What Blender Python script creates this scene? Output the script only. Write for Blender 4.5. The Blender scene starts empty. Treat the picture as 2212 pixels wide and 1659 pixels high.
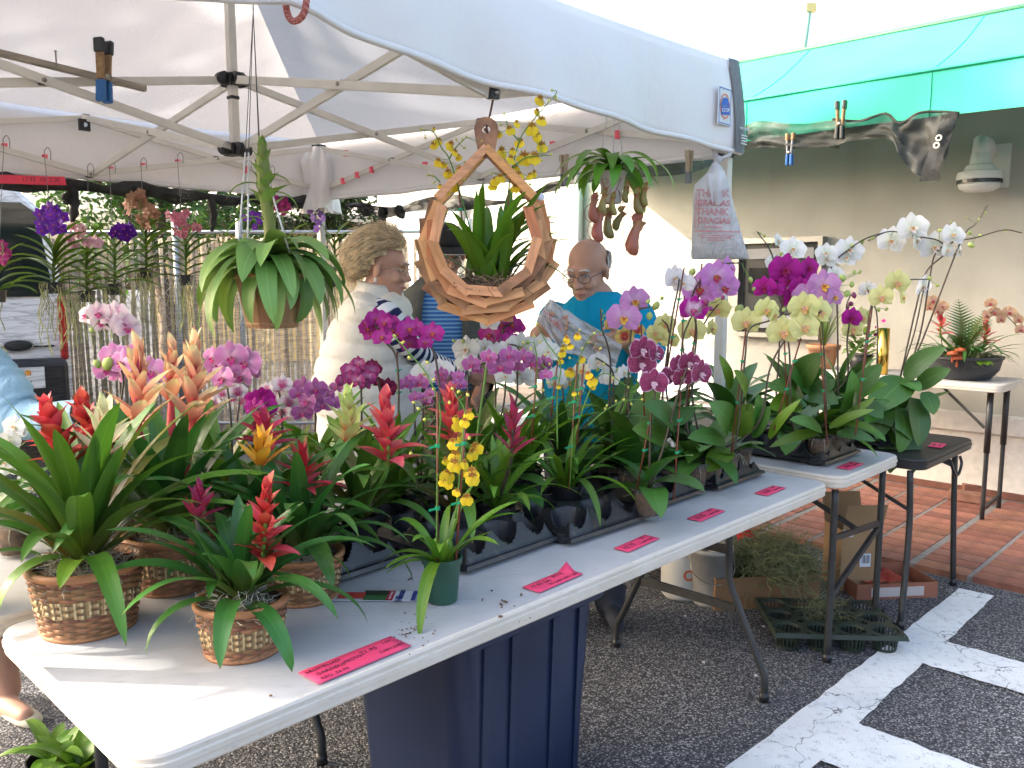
import bpy, math, random
from mathutils import Vector as Vec, Matrix as Mat
import mathutils.noise as mnoise
rad = math.radians
SC = bpy.context.scene
COL = SC.collection
# ---------------------------------------------------------------- camera
FPX, TH, HC = 1815.0, rad(7.1), 1.49          # focal length in pixels of a 2212 px wide picture, pitch, height
cd = bpy.data.cameras.new('camera'); cam = bpy.data.objects.new('camera', cd); COL.objects.link(cam)
cam.location = (0, 0, HC); cam.rotation_euler = (math.pi/2 - TH, 0, 0)
cd.sensor_width = 36; cd.lens = 36*FPX/2212; cd.clip_start = .05; cd.clip_end = 600
SC.camera = cam
# ---------------------------------------------------------------- light
SUN_EL, SUN_AZ = rad(28), rad(-4)              # the sun stands to the left (-X), a little behind the stall
tocam = Vec((-math.cos(SUN_EL)*math.cos(SUN_AZ), -math.cos(SUN_EL)*math.sin(SUN_AZ), math.sin(SUN_EL)))
world = bpy.data.worlds.new('World'); SC.world = world; world.use_nodes = True
wn = world.node_tree; bg = wn.nodes['Background']
sky = wn.nodes.new('ShaderNodeTexSky'); sky.sky_type = 'NISHITA'; sky.sun_disc = False
sky.sun_elevation = SUN_EL; sky.sun_rotation = math.atan2(tocam.x, tocam.y)
sky.air_density = 0.8; sky.dust_density = 7.0; sky.ozone_density = 0.3
wn.links.new(sky.outputs[0], bg.inputs[0]); bg.inputs[1].default_value = .15
sl = bpy.data.lights.new('sun', 'SUN'); sun = bpy.data.objects.new('sun', sl); COL.objects.link(sun)
sl.energy = 2.4; sl.angle = rad(.53); sl.color = (1, .93, .83)
sun.rotation_euler = tocam.to_track_quat('Z', 'Y').to_euler()
SC.view_settings.view_transform = 'Standard'; SC.view_settings.look = 'None'
SC.view_settings.gamma = 1; SC.view_settings.exposure = 2.5
SC.render.engine = 'CYCLES'
SC.cycles.max_bounces = 8; SC.cycles.transparent_max_bounces = 24
SC.cycles.diffuse_bounces = 5; SC.cycles.glossy_bounces = 3; SC.cycles.transmission_bounces = 6
# ---------------------------------------------------------------- coordinates
_c, _s = math.cos(TH), math.sin(TH)
def ray(u, v):
    x = (u-1106)/FPX; y = (829.5-v)/FPX
    return Vec((x, _c+y*_s, -_s+y*_c))
def at(u, v, Y):
    d = ray(u, v); return Vec((0, 0, HC)) + d*(Y/d.y)
def onz(u, v, z):
    d = ray(u, v); return Vec((0, 0, HC)) + d*((z-HC)/d.z)
PH = rad(46); TU = Vec((math.cos(PH), math.sin(PH), 0)); TV = Vec((-TU.y, TU.x, 0)); TO = Vec((-.569, 1.24, 0))
def T(u, v, z=0): return TO + TU*u + TV*v + Vec((0, 0, z))       # frame of the tables, the wall and the paving
CPH = rad(48.2); CU = Vec((math.cos(CPH), math.sin(CPH), 0)); CV = Vec((-CU.y, CU.x, 0)); CR = Vec((.935, 3.761, 0)); CS = 2.98
def K(a, b, z=0): return CR - CU*(a*CS) + CV*(b*CS) + Vec((0, 0, z))   # frame of the canopy: a along the front, b to the back
UP = Vec((0, 0, 1))
rnd = random.Random(7)
def ru(a, b): return rnd.uniform(a, b)
# ---------------------------------------------------------------- mesh builder
class MB:
    def __init__(s): s.v = []; s.f = []; s.mi = []; s.uv = []; s.cur = 0
    def add(s, vs, fs, uvs=None):
        o = len(s.v); s.v += [tuple(p) for p in vs]
        s.uv += uvs if uvs else [(.5, .5)]*len(vs)
        for f in fs: s.f.append(tuple(i+o for i in f)); s.mi.append(s.cur)
    def box(s, c, d, ax=None, ay=None, taper=1.0):
        c = Vec(c); X = Vec(ax).normalized() if ax else Vec((1, 0, 0))
        Y = Vec(ay).normalized() if ay else UP.cross(X).normalized() if abs(X.z) < .95 else Vec((0, 1, 0))
        Z = X.cross(Y).normalized(); Y = Z.cross(X)
        vs = []
        for k in (-1, 1):
            t = taper if k > 0 else 1
            for j in (-1, 1):
                for i in (-1, 1): vs.append(c + X*(i*d[0]/2*t) + Y*(j*d[1]/2*t) + Z*(k*d[2]/2))
        s.add(vs, [(0, 2, 3, 1), (4, 5, 7, 6), (0, 1, 5, 4), (2, 6, 7, 3), (0, 4, 6, 2), (1, 3, 7, 5)])
    def bar(s, a, b, w, h, up=UP):
        a = Vec(a); b = Vec(b); s.box((a+b)/2, ((b-a).length, w, h), b-a, Vec(up).cross(b-a))
    def tube(s, pts, r, n=6, cap=True):
        pts = [Vec(p) for p in pts]; m = len(pts)
        rs = r if isinstance(r, (list, tuple)) else [r]*m
        vs = []; uv = []; N = None; L = 0
        for i, p in enumerate(pts):
            t = (pts[min(i+1, m-1)] - pts[max(i-1, 0)])
            t = t.normalized() if t.length > 1e-9 else Vec((0, 0, 1))
            if N is None: N = t.orthogonal().normalized()
            N = (N - t*N.dot(t)); N = N.normalized() if N.length > 1e-6 else t.orthogonal().normalized()
            B = t.cross(N)
            if i: L += (p-pts[i-1]).length
            for k in range(n):
                a = 2*math.pi*k/n; vs.append(p + (N*math.cos(a)+B*math.sin(a))*rs[i]); uv.append((k/n, L))
        fs = [(i*n+k, i*n+(k+1) % n, (i+1)*n+(k+1) % n, (i+1)*n+k) for i in range(m-1) for k in range(n)]
        if cap: fs.append(tuple(range(n-1, -1, -1))); fs.append(tuple((m-1)*n+k for k in range(n)))
        s.add(vs, fs, uv)
    def loft(s, rings, cap=True, closed=True):
        n = len(rings[0]); m = len(rings)
        vs = [p for r in rings for p in r]
        uv = [(k/n, i/(m-1)) for i in range(m) for k in range(n)]
        kk = n if closed else n-1
        fs = [(i*n+k, i*n+(k+1) % n, (i+1)*n+(k+1) % n, (i+1)*n+k) for i in range(m-1) for k in range(kk)]
        if cap: fs.append(tuple(range(n-1, -1, -1))); fs.append(tuple((m-1)*n+k for k in range(n)))
        s.add(vs, fs, uv)
    def lathe(s, prof, n=20, c=(0, 0, 0), sx=1, sy=1, cap=False, wob=0):
        c = Vec(c); rg = []
        for i, (r, z) in enumerate(prof):
            rg.append([c + Vec((sx*r*math.cos(2*math.pi*k/n)*(1+wob*math.sin(5*k+i)), sy*r*math.sin(2*math.pi*k/n), z)) for k in range(n)])
        s.loft(rg, cap)
    def ball(s, c, r, n=10, m=6, X=None):
        c = Vec(c); r = r if isinstance(r, (tuple, list)) else (r, r, r)
        rg = []
        for i in range(m+1):
            ph = math.pi*(.02+.96*i/m) - math.pi/2
            ring = []
            for k in range(n):
                a = 2*math.pi*k/n
                q = Vec((r[0]*math.cos(ph)*math.cos(a), r[1]*math.cos(ph)*math.sin(a), r[2]*math.sin(ph)))
                ring.append(c + (X @ q if X else q))
            rg.append(ring)
        s.loft(rg)
    def grid(s, fn, nu, nv, flip=False):
        vs = [fn(i/nu, j/nv) for j in range(nv+1) for i in range(nu+1)]
        uv = [(i/nu, j/nv) for j in range(nv+1) for i in range(nu+1)]
        fs = []
        for j in range(nv):
            for i in range(nu):
                a = j*(nu+1)+i; q = (a, a+1, a+nu+2, a+nu+1); fs.append(q[::-1] if flip else q)
        s.add(vs, fs, uv)
    def poly(s, pts, z0=None, thick=None, up=UP):
        n = len(pts); pts = [Vec(p) for p in pts]
        if thick:
            s.add(pts + [p + Vec(up)*thick for p in pts], [tuple(range(n-1, -1, -1)), tuple(range(n, 2*n))] + [(k, (k+1) % n, n+(k+1) % n, n+k) for k in range(n)])
        else: s.add(pts, [tuple(range(n))])
    def mesh(s, name, mats, smooth=False):
        me = bpy.data.meshes.new(name); me.from_pydata(s.v, [], s.f)
        for m in (mats if isinstance(mats, (list, tuple)) else [mats]): me.materials.append(m)
        ul = me.uv_layers.new(name='UVMap')
        li = [0]*len(me.loops); me.loops.foreach_get('vertex_index', li)
        fl = []
        for i in li: fl += s.uv[i]
        ul.data.foreach_set('uv', fl)
        if any(s.mi): me.polygons.foreach_set('material_index', s.mi)
        if smooth: me.polygons.foreach_set('use_smooth', [True]*len(me.polygons))
        me.update(); return me
    def build(s, name, mats, parent=None, smooth=False, **kw):
        return ob(name, s.mesh(name, mats, smooth), parent, **kw)
def ob(name, me, parent=None, M=None, world=True, **tags):
    o = bpy.data.objects.new(name, me); COL.objects.link(o)
    if parent is not None:
        o.parent = parent
        o.matrix_parent_inverse = parent.matrix_basis.inverted() if world else Mat.Identity(4)
    if M is not None: o.matrix_basis = M
    tag(o, **tags); return o
def tag(o, label=None, cat=None, group=None, kind=None):
    if label: o['label'] = label
    if cat: o['category'] = cat
    if group: o['group'] = group
    if kind: o['kind'] = kind
    return o
def thing(name, label, cat, loc, group=None):
    o = bpy.data.objects.new(name, None); COL.objects.link(o); o.location = loc; o.empty_display_size = .05
    o.matrix_basis = Mat.Translation(Vec(loc)); return tag(o, label, cat, group)
def sharp(o, ang=35):
    me = o.data
    try: me.set_sharp_from_angle(angle=rad(ang))
    except Exception: pass
    return o
def bevel(o, w=.003, seg=2):
    m = o.modifiers.new('bevel', 'BEVEL'); m.width = w; m.segments = seg; m.limit_method = 'ANGLE'; m.angle_limit = rad(40); return o
def frame(p, fwd, up=UP):
    Y = Vec(fwd).normalized(); X = Y.cross(Vec(up)); X = X.normalized() if X.length > 1e-6 else Vec((1, 0, 0)); Z = X.cross(Y)
    M = Mat((X, Y, Z)).transposed().to_4x4(); M.translation = Vec(p); return M
def curve(pts, n=8):
    pts = [Vec(p) for p in pts]
    if len(pts) < 3: return [pts[0].lerp(pts[-1], i/n) for i in range(n+1)]
    P = [pts[0]*2-pts[1]] + pts + [pts[-1]*2-pts[-2]]; out = []
    for i in range(1, len(P)-2):
        a, b, c, d = P[i-1:i+3]
        for k in range(n):
            t = k/n; out.append(.5*((2*b)+(c-a)*t+(2*a-5*b+4*c-d)*t*t+(3*b-a-3*c+d)*t**3))
    out.append(pts[-1]); return out
# ---------------------------------------------------------------- materials
def rgb(h):
    if isinstance(h, str):
        c = [int(h[i:i+2], 16)/255 for i in (0, 2, 4)]
        return tuple((x/12.92 if x <= .04045 else ((x+.055)/1.055)**2.4) for x in c)
    return tuple(h)
MATS = {}
class N:
    def __init__(s, name):
        m = bpy.data.materials.new(name); m.use_nodes = True; s.m = m; s.t = m.node_tree; s.b = s.t.nodes['Principled BSDF']; s.out = s.t.nodes['Material Output']
        MATS[name] = m
    def n(s, ty, **kw):
        nd = s.t.nodes.new('ShaderNode'+ty)
        for k, v in kw.items():
            if k.startswith('i_'): nd.inputs[k[2:].replace('_', ' ')].default_value = v
            elif k.startswith('n_'): nd.inputs[int(k[2:])].default_value = v
            else: setattr(nd, k, v)
        return nd
    def l(s, a, b): s.t.links.new(a, b)
    def mix(s, f, a, b, mode='MIX'):
        nd = s.n('MixRGB', blend_type=mode)
        for i, x in enumerate((f, a, b)):
            if hasattr(x, 'is_linked'): s.l(x, nd.inputs[i])
            elif i: nd.inputs[i].default_value = (*rgb(x), 1)
            else: nd.inputs[0].default_value = x
        return nd.outputs[0]
    def ramp(s, f, stops, interp='LINEAR'):
        nd = s.n('ValToRGB'); cr = nd.color_ramp; cr.interpolation = interp
        while len(cr.elements) < len(stops): cr.elements.new(.5)
        for e, (p, c) in zip(cr.elements, stops): e.position = p; c = c if not isinstance(c, (int, float)) else (c, c, c); e.color = (*rgb(c), 1)
        s.l(f, nd.inputs[0]); return nd.outputs[0]
    def math(s, op, a, b=0, clamp=False):
        nd = s.n('Math', operation=op); nd.use_clamp = clamp
        for i, x in enumerate((a, b)):
            if hasattr(x, 'is_linked'): s.l(x, nd.inputs[i])
            else: nd.inputs[i].default_value = x
        return nd.outputs[0]
    def co(s, kind='Object', scale=(1, 1, 1)):
        tc = s.n('TexCoord'); mp = s.n('Mapping'); mp.inputs['Scale'].default_value = scale
        s.l(tc.outputs[kind], mp.inputs[0]); return mp.outputs[0]
    def noise(s, scale, detail=3, co=None, rough=.55, dist=0):
        nd = s.n('TexNoise'); nd.inputs['Scale'].default_value = scale; nd.inputs['Detail'].default_value = detail
        nd.inputs['Roughness'].default_value = rough; nd.inputs['Distortion'].default_value = dist
        s.l(co if co is not None else s.co(), nd.inputs['Vector']); return nd.outputs[0]
    def uv(s):
        nd = s.n('UVMap'); sp = s.n('SeparateXYZ'); s.l(nd.outputs[0], sp.inputs[0]); return sp.outputs[0], sp.outputs[1]
    def bump(s, h, st=.3, d=.005):
        nd = s.n('Bump'); nd.inputs['Strength'].default_value = st; nd.inputs['Distance'].default_value = d
        s.l(h, nd.inputs['Height']); s.l(nd.outputs[0], s.b.inputs['Normal']); return nd.outputs[0]
    def col(s, c):
        if hasattr(c, 'is_linked'): s.l(c, s.b.inputs['Base Color'])
        else: s.b.inputs['Base Color'].default_value = (*rgb(c), 1)
    def vary(s, c, amt):
        oi = s.n('ObjectInfo'); h = s.n('HueSaturation'); s.l(c, h.inputs['Color'])
        s.l(s.math('ADD', s.math('MULTIPLY', oi.outputs['Random'], amt*2), 1-amt), h.inputs['Value'])
        s.l(s.math('ADD', s.math('MULTIPLY', s.math('FRACT', s.math('MULTIPLY', oi.outputs['Random'], 7.3)), amt*.10), .5-amt*.05), h.inputs['Hue'])
        return h.outputs[0]
    def translucent(s, c, f):
        tr = s.n('BsdfTranslucent'); mx = s.n('MixShader'); mx.inputs[0].default_value = f
        if hasattr(c, 'is_linked'): s.l(c, tr.inputs[0])
        else: tr.inputs[0].default_value = (*rgb(c), 1)
        s.l(s.b.outputs[0], mx.inputs[1]); s.l(tr.outputs[0], mx.inputs[2]); s.l(mx.outputs[0], s.out.inputs[0]); return mx
    def see(s, f):
        """mix what is there with transparency; f = how much shows through"""
        tr = s.n('BsdfTransparent'); mx = s.n('MixShader')
        if hasattr(f, 'is_linked'): s.l(f, mx.inputs[0])
        else: mx.inputs[0].default_value = f
        src = s.out.inputs[0].links[0].from_socket
        s.l(src, mx.inputs[1]); s.l(tr.outputs[0], mx.inputs[2]); s.l(mx.outputs[0], s.out.inputs[0])
    def pr(s, rough=.5, metal=0, spec=.5, coat=0):
        s.b.inputs['Roughness'].default_value = rough; s.b.inputs['Metallic'].default_value = metal
        s.b.inputs['Specular IOR Level'].default_value = spec; s.b.inputs['Coat Weight'].default_value = coat; return s
def simple(name, c, rough=.5, metal=0, spec=.5, ns=0, na=.25, bump=0, trans=0, vary=0, coat=0, stretch=(1, 1, 1)):
    n = N(name).pr(rough, metal, spec, coat); c = rgb(c)
    out = None
    if ns:
        f = n.noise(ns, 4, n.co('Object', stretch))
        out = n.ramp(f, [(.25, tuple(x*(1-na) for x in c)), (.75, tuple(min(1, x*(1+na)) for x in c))])
        if bump: n.bump(f, bump, .004)
    if vary:
        if out is None: r = n.n('RGB'); r.outputs[0].default_value = (*c, 1); out = r.outputs[0]
        out = n.vary(out, vary)
    n.col(out if out is not None else c)
    if trans: n.translucent(out if out is not None else c, trans)
    return n.m
def leafmat(name, c, c2, rough=.34, trans=.22, base=None, tip=None, stripe=.18, vary=.25, rib=True):
    n = N(name).pr(rough, 0, .5); u, v = n.uv()
    stops = [(0, base or c), (.35, c), (.85, c2), (.965, c2), (1, tip or c2)]
    col = n.ramp(v, stops)
    if rib:
        d = n.math('ABSOLUTE', n.math('SUBTRACT', u, .5)); k = n.math('SUBTRACT', 1, n.math('MULTIPLY', d, 22), True)
        col = n.mix(n.math('MULTIPLY', k, .35), col, tuple(min(1, x*1.9+.01) for x in rgb(c2)))
    w = n.n('TexWave', i_Scale=5.0, i_Distortion=1.5); mp = n.n('Mapping'); uvn = n.n('UVMap'); mp.inputs['Scale'].default_value = (6, .4, 1)
    n.l(uvn.outputs[0], mp.inputs[0]); n.l(mp.outputs[0], w.inputs['Vector'])
    col = n.mix(n.math('MULTIPLY', w.outputs[1], stripe), col, tuple(x*.5 for x in rgb(c)), 'MIX')
    col = n.mix(n.math('MULTIPLY', n.noise(9, 3), .25), col, tuple(x*.6 for x in rgb(c2)))
    col = n.vary(col, vary); n.col(col)
    n.bump(w.outputs[1], .12, .002)
    n.translucent(n.mix(1.0, col, (1.0, 1.0, .55), 'MULTIPLY'), trans); return n.m
def petalmat(name, main, centre=None, edge=None, vein=None, vk=.6, spot=None, trans=.32, rough=.55):
    n = N(name).pr(rough, 0, .25); u, v = n.uv(); centre = centre or main
    col = n.ramp(v, [(.0, centre), (.28, centre), (.6, main), (1, main)])
    if vein:
        w = n.n('TexWave', i_Scale=1.0, i_Distortion=.8); cb = n.n('CombineXYZ')
        n.l(n.math('MULTIPLY', u, 5.5), cb.inputs[0]); n.l(n.math('MULTIPLY', v, .4), cb.inputs[1]); n.l(cb.outputs[0], w.inputs['Vector'])
        col = n.mix(n.math('MULTIPLY', n.ramp(w.outputs[1], [(.5, 0.0), (.8, 1.0)]), vk), col, vein)
    if edge:
        du = n.math('MULTIPLY', n.math('ABSOLUTE', n.math('SUBTRACT', u, .5)), 2)
        e = n.math('MAXIMUM', n.math('POWER', du, 3), n.math('POWER', v, 7))
        col = n.mix(n.ramp(e, [(.45, 0.0), (.72, 1.0)]), col, edge)
    if spot:
        k = n.ramp(n.noise(170, 2), [(.58, 0.0), (.64, 1.0)]); col = n.mix(k, col, spot)
    col = n.vary(col, .12); n.col(col); n.translucent(col, trans); return n.m
# ---------------------------------------------------------------- text turned into mesh
def text(body, size, M, mat, parent, name='lettering', align='CENTER', bold=0, depth=.0006, outline=0, shear=0, spacing=1):
    cu = bpy.data.curves.new('txt', 'FONT'); cu.body = body; cu.size = size; cu.align_x = align; cu.align_y = 'CENTER'; cu.space_character = spacing
    cu.shear = shear; cu.offset = bold; cu.resolution_u = 3
    if outline: cu.fill_mode = 'NONE'; cu.bevel_depth = outline; cu.bevel_resolution = 0
    else: cu.extrude = depth
    o = bpy.data.objects.new('txt', cu); COL.objects.link(o)
    bpy.context.view_layer.update()
    me = bpy.data.meshes.new_from_object(o.evaluated_get(bpy.context.evaluated_depsgraph_get()))
    me.name = name; bpy.data.objects.remove(o); me.materials.clear(); me.materials.append(mat)
    return ob(name, me, parent, M)
def flat(p, xdir, ydir):
    X = Vec(xdir).normalized(); Y = Vec(ydir); Y = (Y-X*Y.dot(X)).normalized(); Z = X.cross(Y)
    M = Mat((X, Y, Z)).transposed().to_4x4(); M.translation = Vec(p); return M
def onU(u, v, Uc):
    d = ray(u, v); o = Vec((0, 0, HC)); t = (Uc + TO.dot(TU) - TU.dot(o))/TU.dot(d); return o + d*t
def onB(u, v, b=1.0):      # vertical plane of the canopy's back left side (b=1)
    d = ray(u, v); o = Vec((0, 0, HC)); p = K(0, b); t = (p-o).dot(CV)/d.dot(CV); return o + d*t
def onF(u, v, a=0.0):      # vertical plane of the canopy's right side (a=0)
    d = ray(u, v); o = Vec((0, 0, HC)); p = K(a, 0); t = (p-o).dot(CU)/d.dot(CU); return o + d*t
def onb0(u, v, b=0.0): return onB(u, v, b)
# ================================================================ ground
n = N('asphalt').pr(.85, 0, .35)
co = n.co(); vo = n.n('TexVoronoi', i_Scale=150.0); n.l(co, vo.inputs['Vector'])
sp = n.n('SeparateXYZ'); n.l(vo.outputs['Color'], sp.inputs[0])
c1 = n.ramp(sp.outputs[0], [(.0, (.06, .062, .07)), (.38, (.135, .138, .15)), (.64, (.28, .28, .29)), (.88, (.5, .5, .49)), (1, (.66, .64, .6))])
c1 = n.mix(n.ramp(n.noise(1.3, 4), [(.35, 0.0), (.7, .55)]), c1, (.075, .077, .085))
c1 = n.mix(n.ramp(vo.outputs['Distance'], [(.3, 0.0), (.62, .8)]), c1, (.015, .016, .02))
n.col(c1); n.bump(vo.outputs['Distance'], .8, -.006)
m = MB(); m.poly([(-90, -60, 0), (90, -60, 0), (90, 120, 0), (-90, 120, 0)])
m.build('ground', n.m, kind='structure')
n = N('road_paint').pr(.7, 0, .3)
cx = n.co(); vo = n.n('TexVoronoi', feature='DISTANCE_TO_EDGE', i_Scale=1.9)
wob = n.n('TexNoise', i_Scale=9.0, i_Detail=5.0); n.l(cx, wob.inputs['Vector'])
va = n.n('VectorMath', operation='ADD'); vs_ = n.n('VectorMath', operation='SCALE'); vs_.inputs['Scale'].default_value = .16
n.l(wob.outputs[1], vs_.inputs[0]); n.l(cx, va.inputs[0]); n.l(vs_.outputs[0], va.inputs[1]); n.l(va.outputs[0], vo.inputs['Vector'])
crack = n.ramp(vo.outputs['Distance'], [(.0008, 1.0), (.0035, 0.0)])
fine = n.noise(190, 3); pit = n.ramp(n.math('ADD', n.math('MULTIPLY', fine, .5), n.math('MULTIPLY', n.noise(35, 4), .5)), [(.54, 0.0), (.66, .75)])
base = n.ramp(n.noise(2.5, 4), [(.3, (.60, .63, .64)), (.7, (.78, .80, .80))])
c1 = n.mix(crack, base, (.07, .075, .085)); c1 = n.mix(pit, c1, (.22, .23, .25)); n.col(c1)
n.bump(n.math('ADD', n.math('MULTIPLY', fine, .5), n.math('MULTIPLY', crack, -1)), .6, .004)
def stripe(pts_a, pts_b, seed):
    r = random.Random(seed); m = MB(); k = 60
    def edge(p, q): return [p.lerp(q, i/k) + Vec((r.uniform(-1, 1)*.004+.003*math.sin(i*.9+seed), r.uniform(-1, 1)*.004, 0)) for i in range(k+1)]
    A = edge(*pts_a); B = edge(*pts_b)
    m.add(A+B, [(i, i+1, k+2+i, k+1+i) for i in range(k)])
    m.build('painted_line', MATS['road_paint'], kind='structure')
zp = .005
stripe((T(.2, -.04, zp), T(3.83, -.11, zp)), (T(.2, -.25, zp), T(3.84, -.26, zp)), 1)
stripe((T(2.23, -.25, zp+.003), T(2.23, -1.7, zp+.003)), (T(1.93, -.25, zp+.003), T(1.93, -1.7, zp+.003)), 2)
stripe((T(3.13, -.25, zp+.003), T(3.13, -1.7, zp+.003)), (T(2.85, -.25, zp+.003), T(2.85, -1.7, zp+.003)), 3)
stripe((T(1.33, -.25, zp+.003), T(1.33, -1.7, zp+.003)), (T(1.03, -.25, zp+.003), T(1.03, -1.7, zp+.003)), 4)
# ================================================================ brick patio
grout = simple('grout', (.17, .165, .16), .9, ns=30, na=.3)
brick_m = []
for k, c in enumerate([(.20, .078, .050), (.235, .098, .062), (.17, .064, .042), (.215, .095, .068)]):
    brick_m.append(simple('brick_clay%d' % k, c, .75, ns=14, na=.35, bump=.25, vary=.15))
m = MB(); m.poly([T(3.95, -2.2, .0), T(5.74, -2.2, 0), T(5.74, 5.6, 0), T(3.95, 5.6, 0)], thick=.034)
patio = m.build('patio', [grout], kind='structure')
bm_ = []
for k in range(4):
    for w in (.30, .245):
        b = MB(); b.box((0, 0, 0), (.113, w, .030)); me = b.mesh('brick', brick_m[k]); bm_.append(me)
R3 = Mat.Rotation(PH, 4, 'Z')
for i in range(14):
    for j in range(13):
        uu = 4.005 + i*.124; vv = -1.35 + j*.27 + (j//3)*.016
        o = ob('brick', bm_[2*rnd.randrange(4)+1], patio, Mat.Translation(T(uu, vv, .022 + ru(-.0012, .0015))) @ R3)
# loose bricks under the tall table
for (u, v, z, a, cc) in ((2113, 1058, .085, .5, 0), (2085, 1075, .075, .1, 3)):
    p = onz(u, v, .06); b = MB(); b.box((0, 0, 0), (.10, .2, .06)); o = b.build('loose_brick', brick_m[cc], M=Mat.Translation(Vec((p.x, p.y, .07))) @ Mat.Rotation(PH+a, 4, 'Z'))
    bevel(o, .006); tag(o, 'red clay brick wedged under the tall table foot by the wall' if cc == 0 else 'single pale worn brick lying loose on the patio', 'brick')
# ================================================================ building with the awning
n = N('stucco').pr(.9, 0, .2); f = n.noise(3, 5); g = n.noise(160, 4)
cs = n.ramp(f, [(.3, (.35, .34, .30)), (.7, (.41, .398, .352))]); cs = n.mix(n.ramp(n.noise(2.2, 5, n.co('Object', (1, 1, .16)), dist=.4), [(.50, 0.0), (.75, .35)]), cs, (.26, .245, .205)); n.col(cs); n.bump(g, .5, .005)
stucco = n.m
stucco2 = simple('ledge_paint', (.62, .60, .54), .8, ns=20, na=.12)
greyp = simple('grey_paint', (.33, .34, .34), .5)
palebl = simple('pale_blue_paint', (.60, .70, .80), .6, ns=4, na=.1)
bld = thing('building', 'cream stucco building wall with ledge behind the stall, under the green awning', 'building', T(5.75, 2, 0))
W0 = 5.75
m = MB(); m.box(T(W0+2.5, 1.5, 1.56), (5, 11, 3.12), TU, TV); m.build('wall', stucco, bld)
m = MB(); m.box(T(W0-.035, 1.5, .53), (.07, 10.98, .13), TU, TV); m.box(T(W0-.012, 1.5, .24), (.024, 10.98, .45), TU, TV); o = m.build('ledge', stucco2, bld); bevel(o, .008)
m = MB(); m.box(T(W0-.02, -1.0, .06), (.05, 6.0, .045), TU, TV); m.build('brick_skirting', brick_m[2], bld)
m = MB(); p = onU(1249, 500, W0-.05); m.tube([(p.x, p.y, .03), (p.x, p.y, 2.9)], .042, 10); m.build('downpipe', greyp, bld, smooth=True)
m = MB(); m.box(T(W0-.03, 6.05, 1.15), (.06, 1.0, 2.26), TU, TV); o = m.build('door', palebl, bld)
m = MB(); m.box(T(W0-.07, 5.6, 1.05), (.05, .03, .12), TU, TV); m.build('handle', greyp, o)
m = MB(); m.box(T(W0-.045, 6.05, 2.30), (.09, 1.2, .08), TU, TV); m.box(T(W0-.045, 5.51, 1.15), (.09, .07, 2.25), TU, TV); m.build('door_frame', stucco2, bld)
# cash machine set in the wall
alu = simple('brushed_aluminium', (.36, .35, .32), .35, .8)
dark = simple('dark_panel', (.025, .028, .03), .25)
atm = thing('cash_machine', 'dark recessed cash machine in a pale metal frame on the cream wall', 'cash machine', T(W0, 1.82, 1.05))
m = MB()
for (v0, v1, z0, z1) in ((1.47, 2.19, 1.77, 1.81), (1.47, 2.19, 1.035, 1.07), (1.47, 1.505, 1.07, 1.77), (2.155, 2.19, 1.07, 1.77)):
    m.box(T(W0-.04, (v0+v1)/2, (z0+z1)/2), (.08, v1-v0, z1-z0), TU, TV)
m.build('frame', alu, atm)
m = MB(); m.box(T(W0-.012, 1.83, 1.42), (.02, .62, .70), TU, TV); m.build('panel', dark, atm)
m = MB(); m.box(T(W0-.03, 1.83, 1.69), (.03, .56, .08), TU, TV); o = m.build('header', simple('grey_plastic', (.20, .21, .22), .5), atm)
m = MB(); m.box(T(W0-.035, 1.95, 1.48), (.03, .26, .2), TU, TV); m.build('screen', simple('dark_glass', (.01, .013, .016), .08), atm)
m = MB(); m.box(T(W0-.05, 1.83, 1.16), (.08, .56, .10), TU, TV); m.build('shelf', MATS['grey_plastic'], atm)
# awning
n = N('awning_green').pr(.8, 0, .15); cgn = n.ramp(n.noise(1.1, 2), [(.3, (.045, .42, .27)), (.7, (.06, .50, .33))]); cgn = n.mix(n.ramp(n.noise(3.0, 5, n.co('Object', (1, 1, .35)), dist=.5), [(.45, 0.0), (.8, .45)]), cgn, (.035, .26, .18)); n.col(cgn); n.bump(n.noise(1.6, 2), .25, .05)
darkgreen = simple('awning_trim', (.02, .10, .05), .6)
aw = thing('awning', 'bright green fabric awning running along the cream building', 'awning', T(4.7, 0, 2.38))
V0, V1 = -2.6, 3.5
def awf(s, t):
    vv = V0 + (V1-V0)*s
    if t < .3: k = t/.3; uu = 4.70 + .012*math.sin(vv*5)*k*(1-k)*4; zz = 2.40 + .26*k + .006*math.sin(vv*2.3)
    else: k = (t-.3)/.7; uu = 4.70 + .92*k; zz = 2.66 + .50*k - .035*math.sin(math.pi*k) + .006*math.sin(vv*2.3)*(1-k)
    return T(uu, vv, zz)
m = MB(); m.grid(awf, 60, 20, True); o = m.build('canopy', n.m, aw, smooth=True); sharp(o, 20)
for vv in (-1.9, -.75, .45, 1.6, 2.7):
    m = MB(); m.tube([awf((vv-V0)/(V1-V0), k/14) - TU*.002 for k in range(15)], .0045, 4, False); m.build('seam', n.m, aw, smooth=True)
for vv in (V1, V0):
    m = MB(); m.poly([T(4.70, vv, 2.40), T(4.70, vv, 2.66), T(5.62, vv, 3.16), T(5.62, vv, 2.40)]); m.build('end_panel', n.m, aw)
m = MB(); m.tube([T(5.62, V0, 3.165), T(5.62, V1, 3.165)], .018, 8); m.build('top_rail', darkgreen, aw, smooth=True)
m = MB(); m.tube([T(4.695, V0, 2.665), T(4.695, V1, 2.665)], .010, 6); m.build('seam_cord', n.m, aw, smooth=True)
for vv in (V0+.05, -.6, 1.4, V1-.06):
    m = MB(); m.tube([T(4.74, vv, 2.43), T(5.7, vv, 2.45)], .014, 6); m.tube([T(4.74, vv, 2.43), T(4.74, vv, 2.62), T(5.6, vv, 3.1)], .014, 6); m.build('frame_arm', alu, aw, smooth=True)
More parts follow.
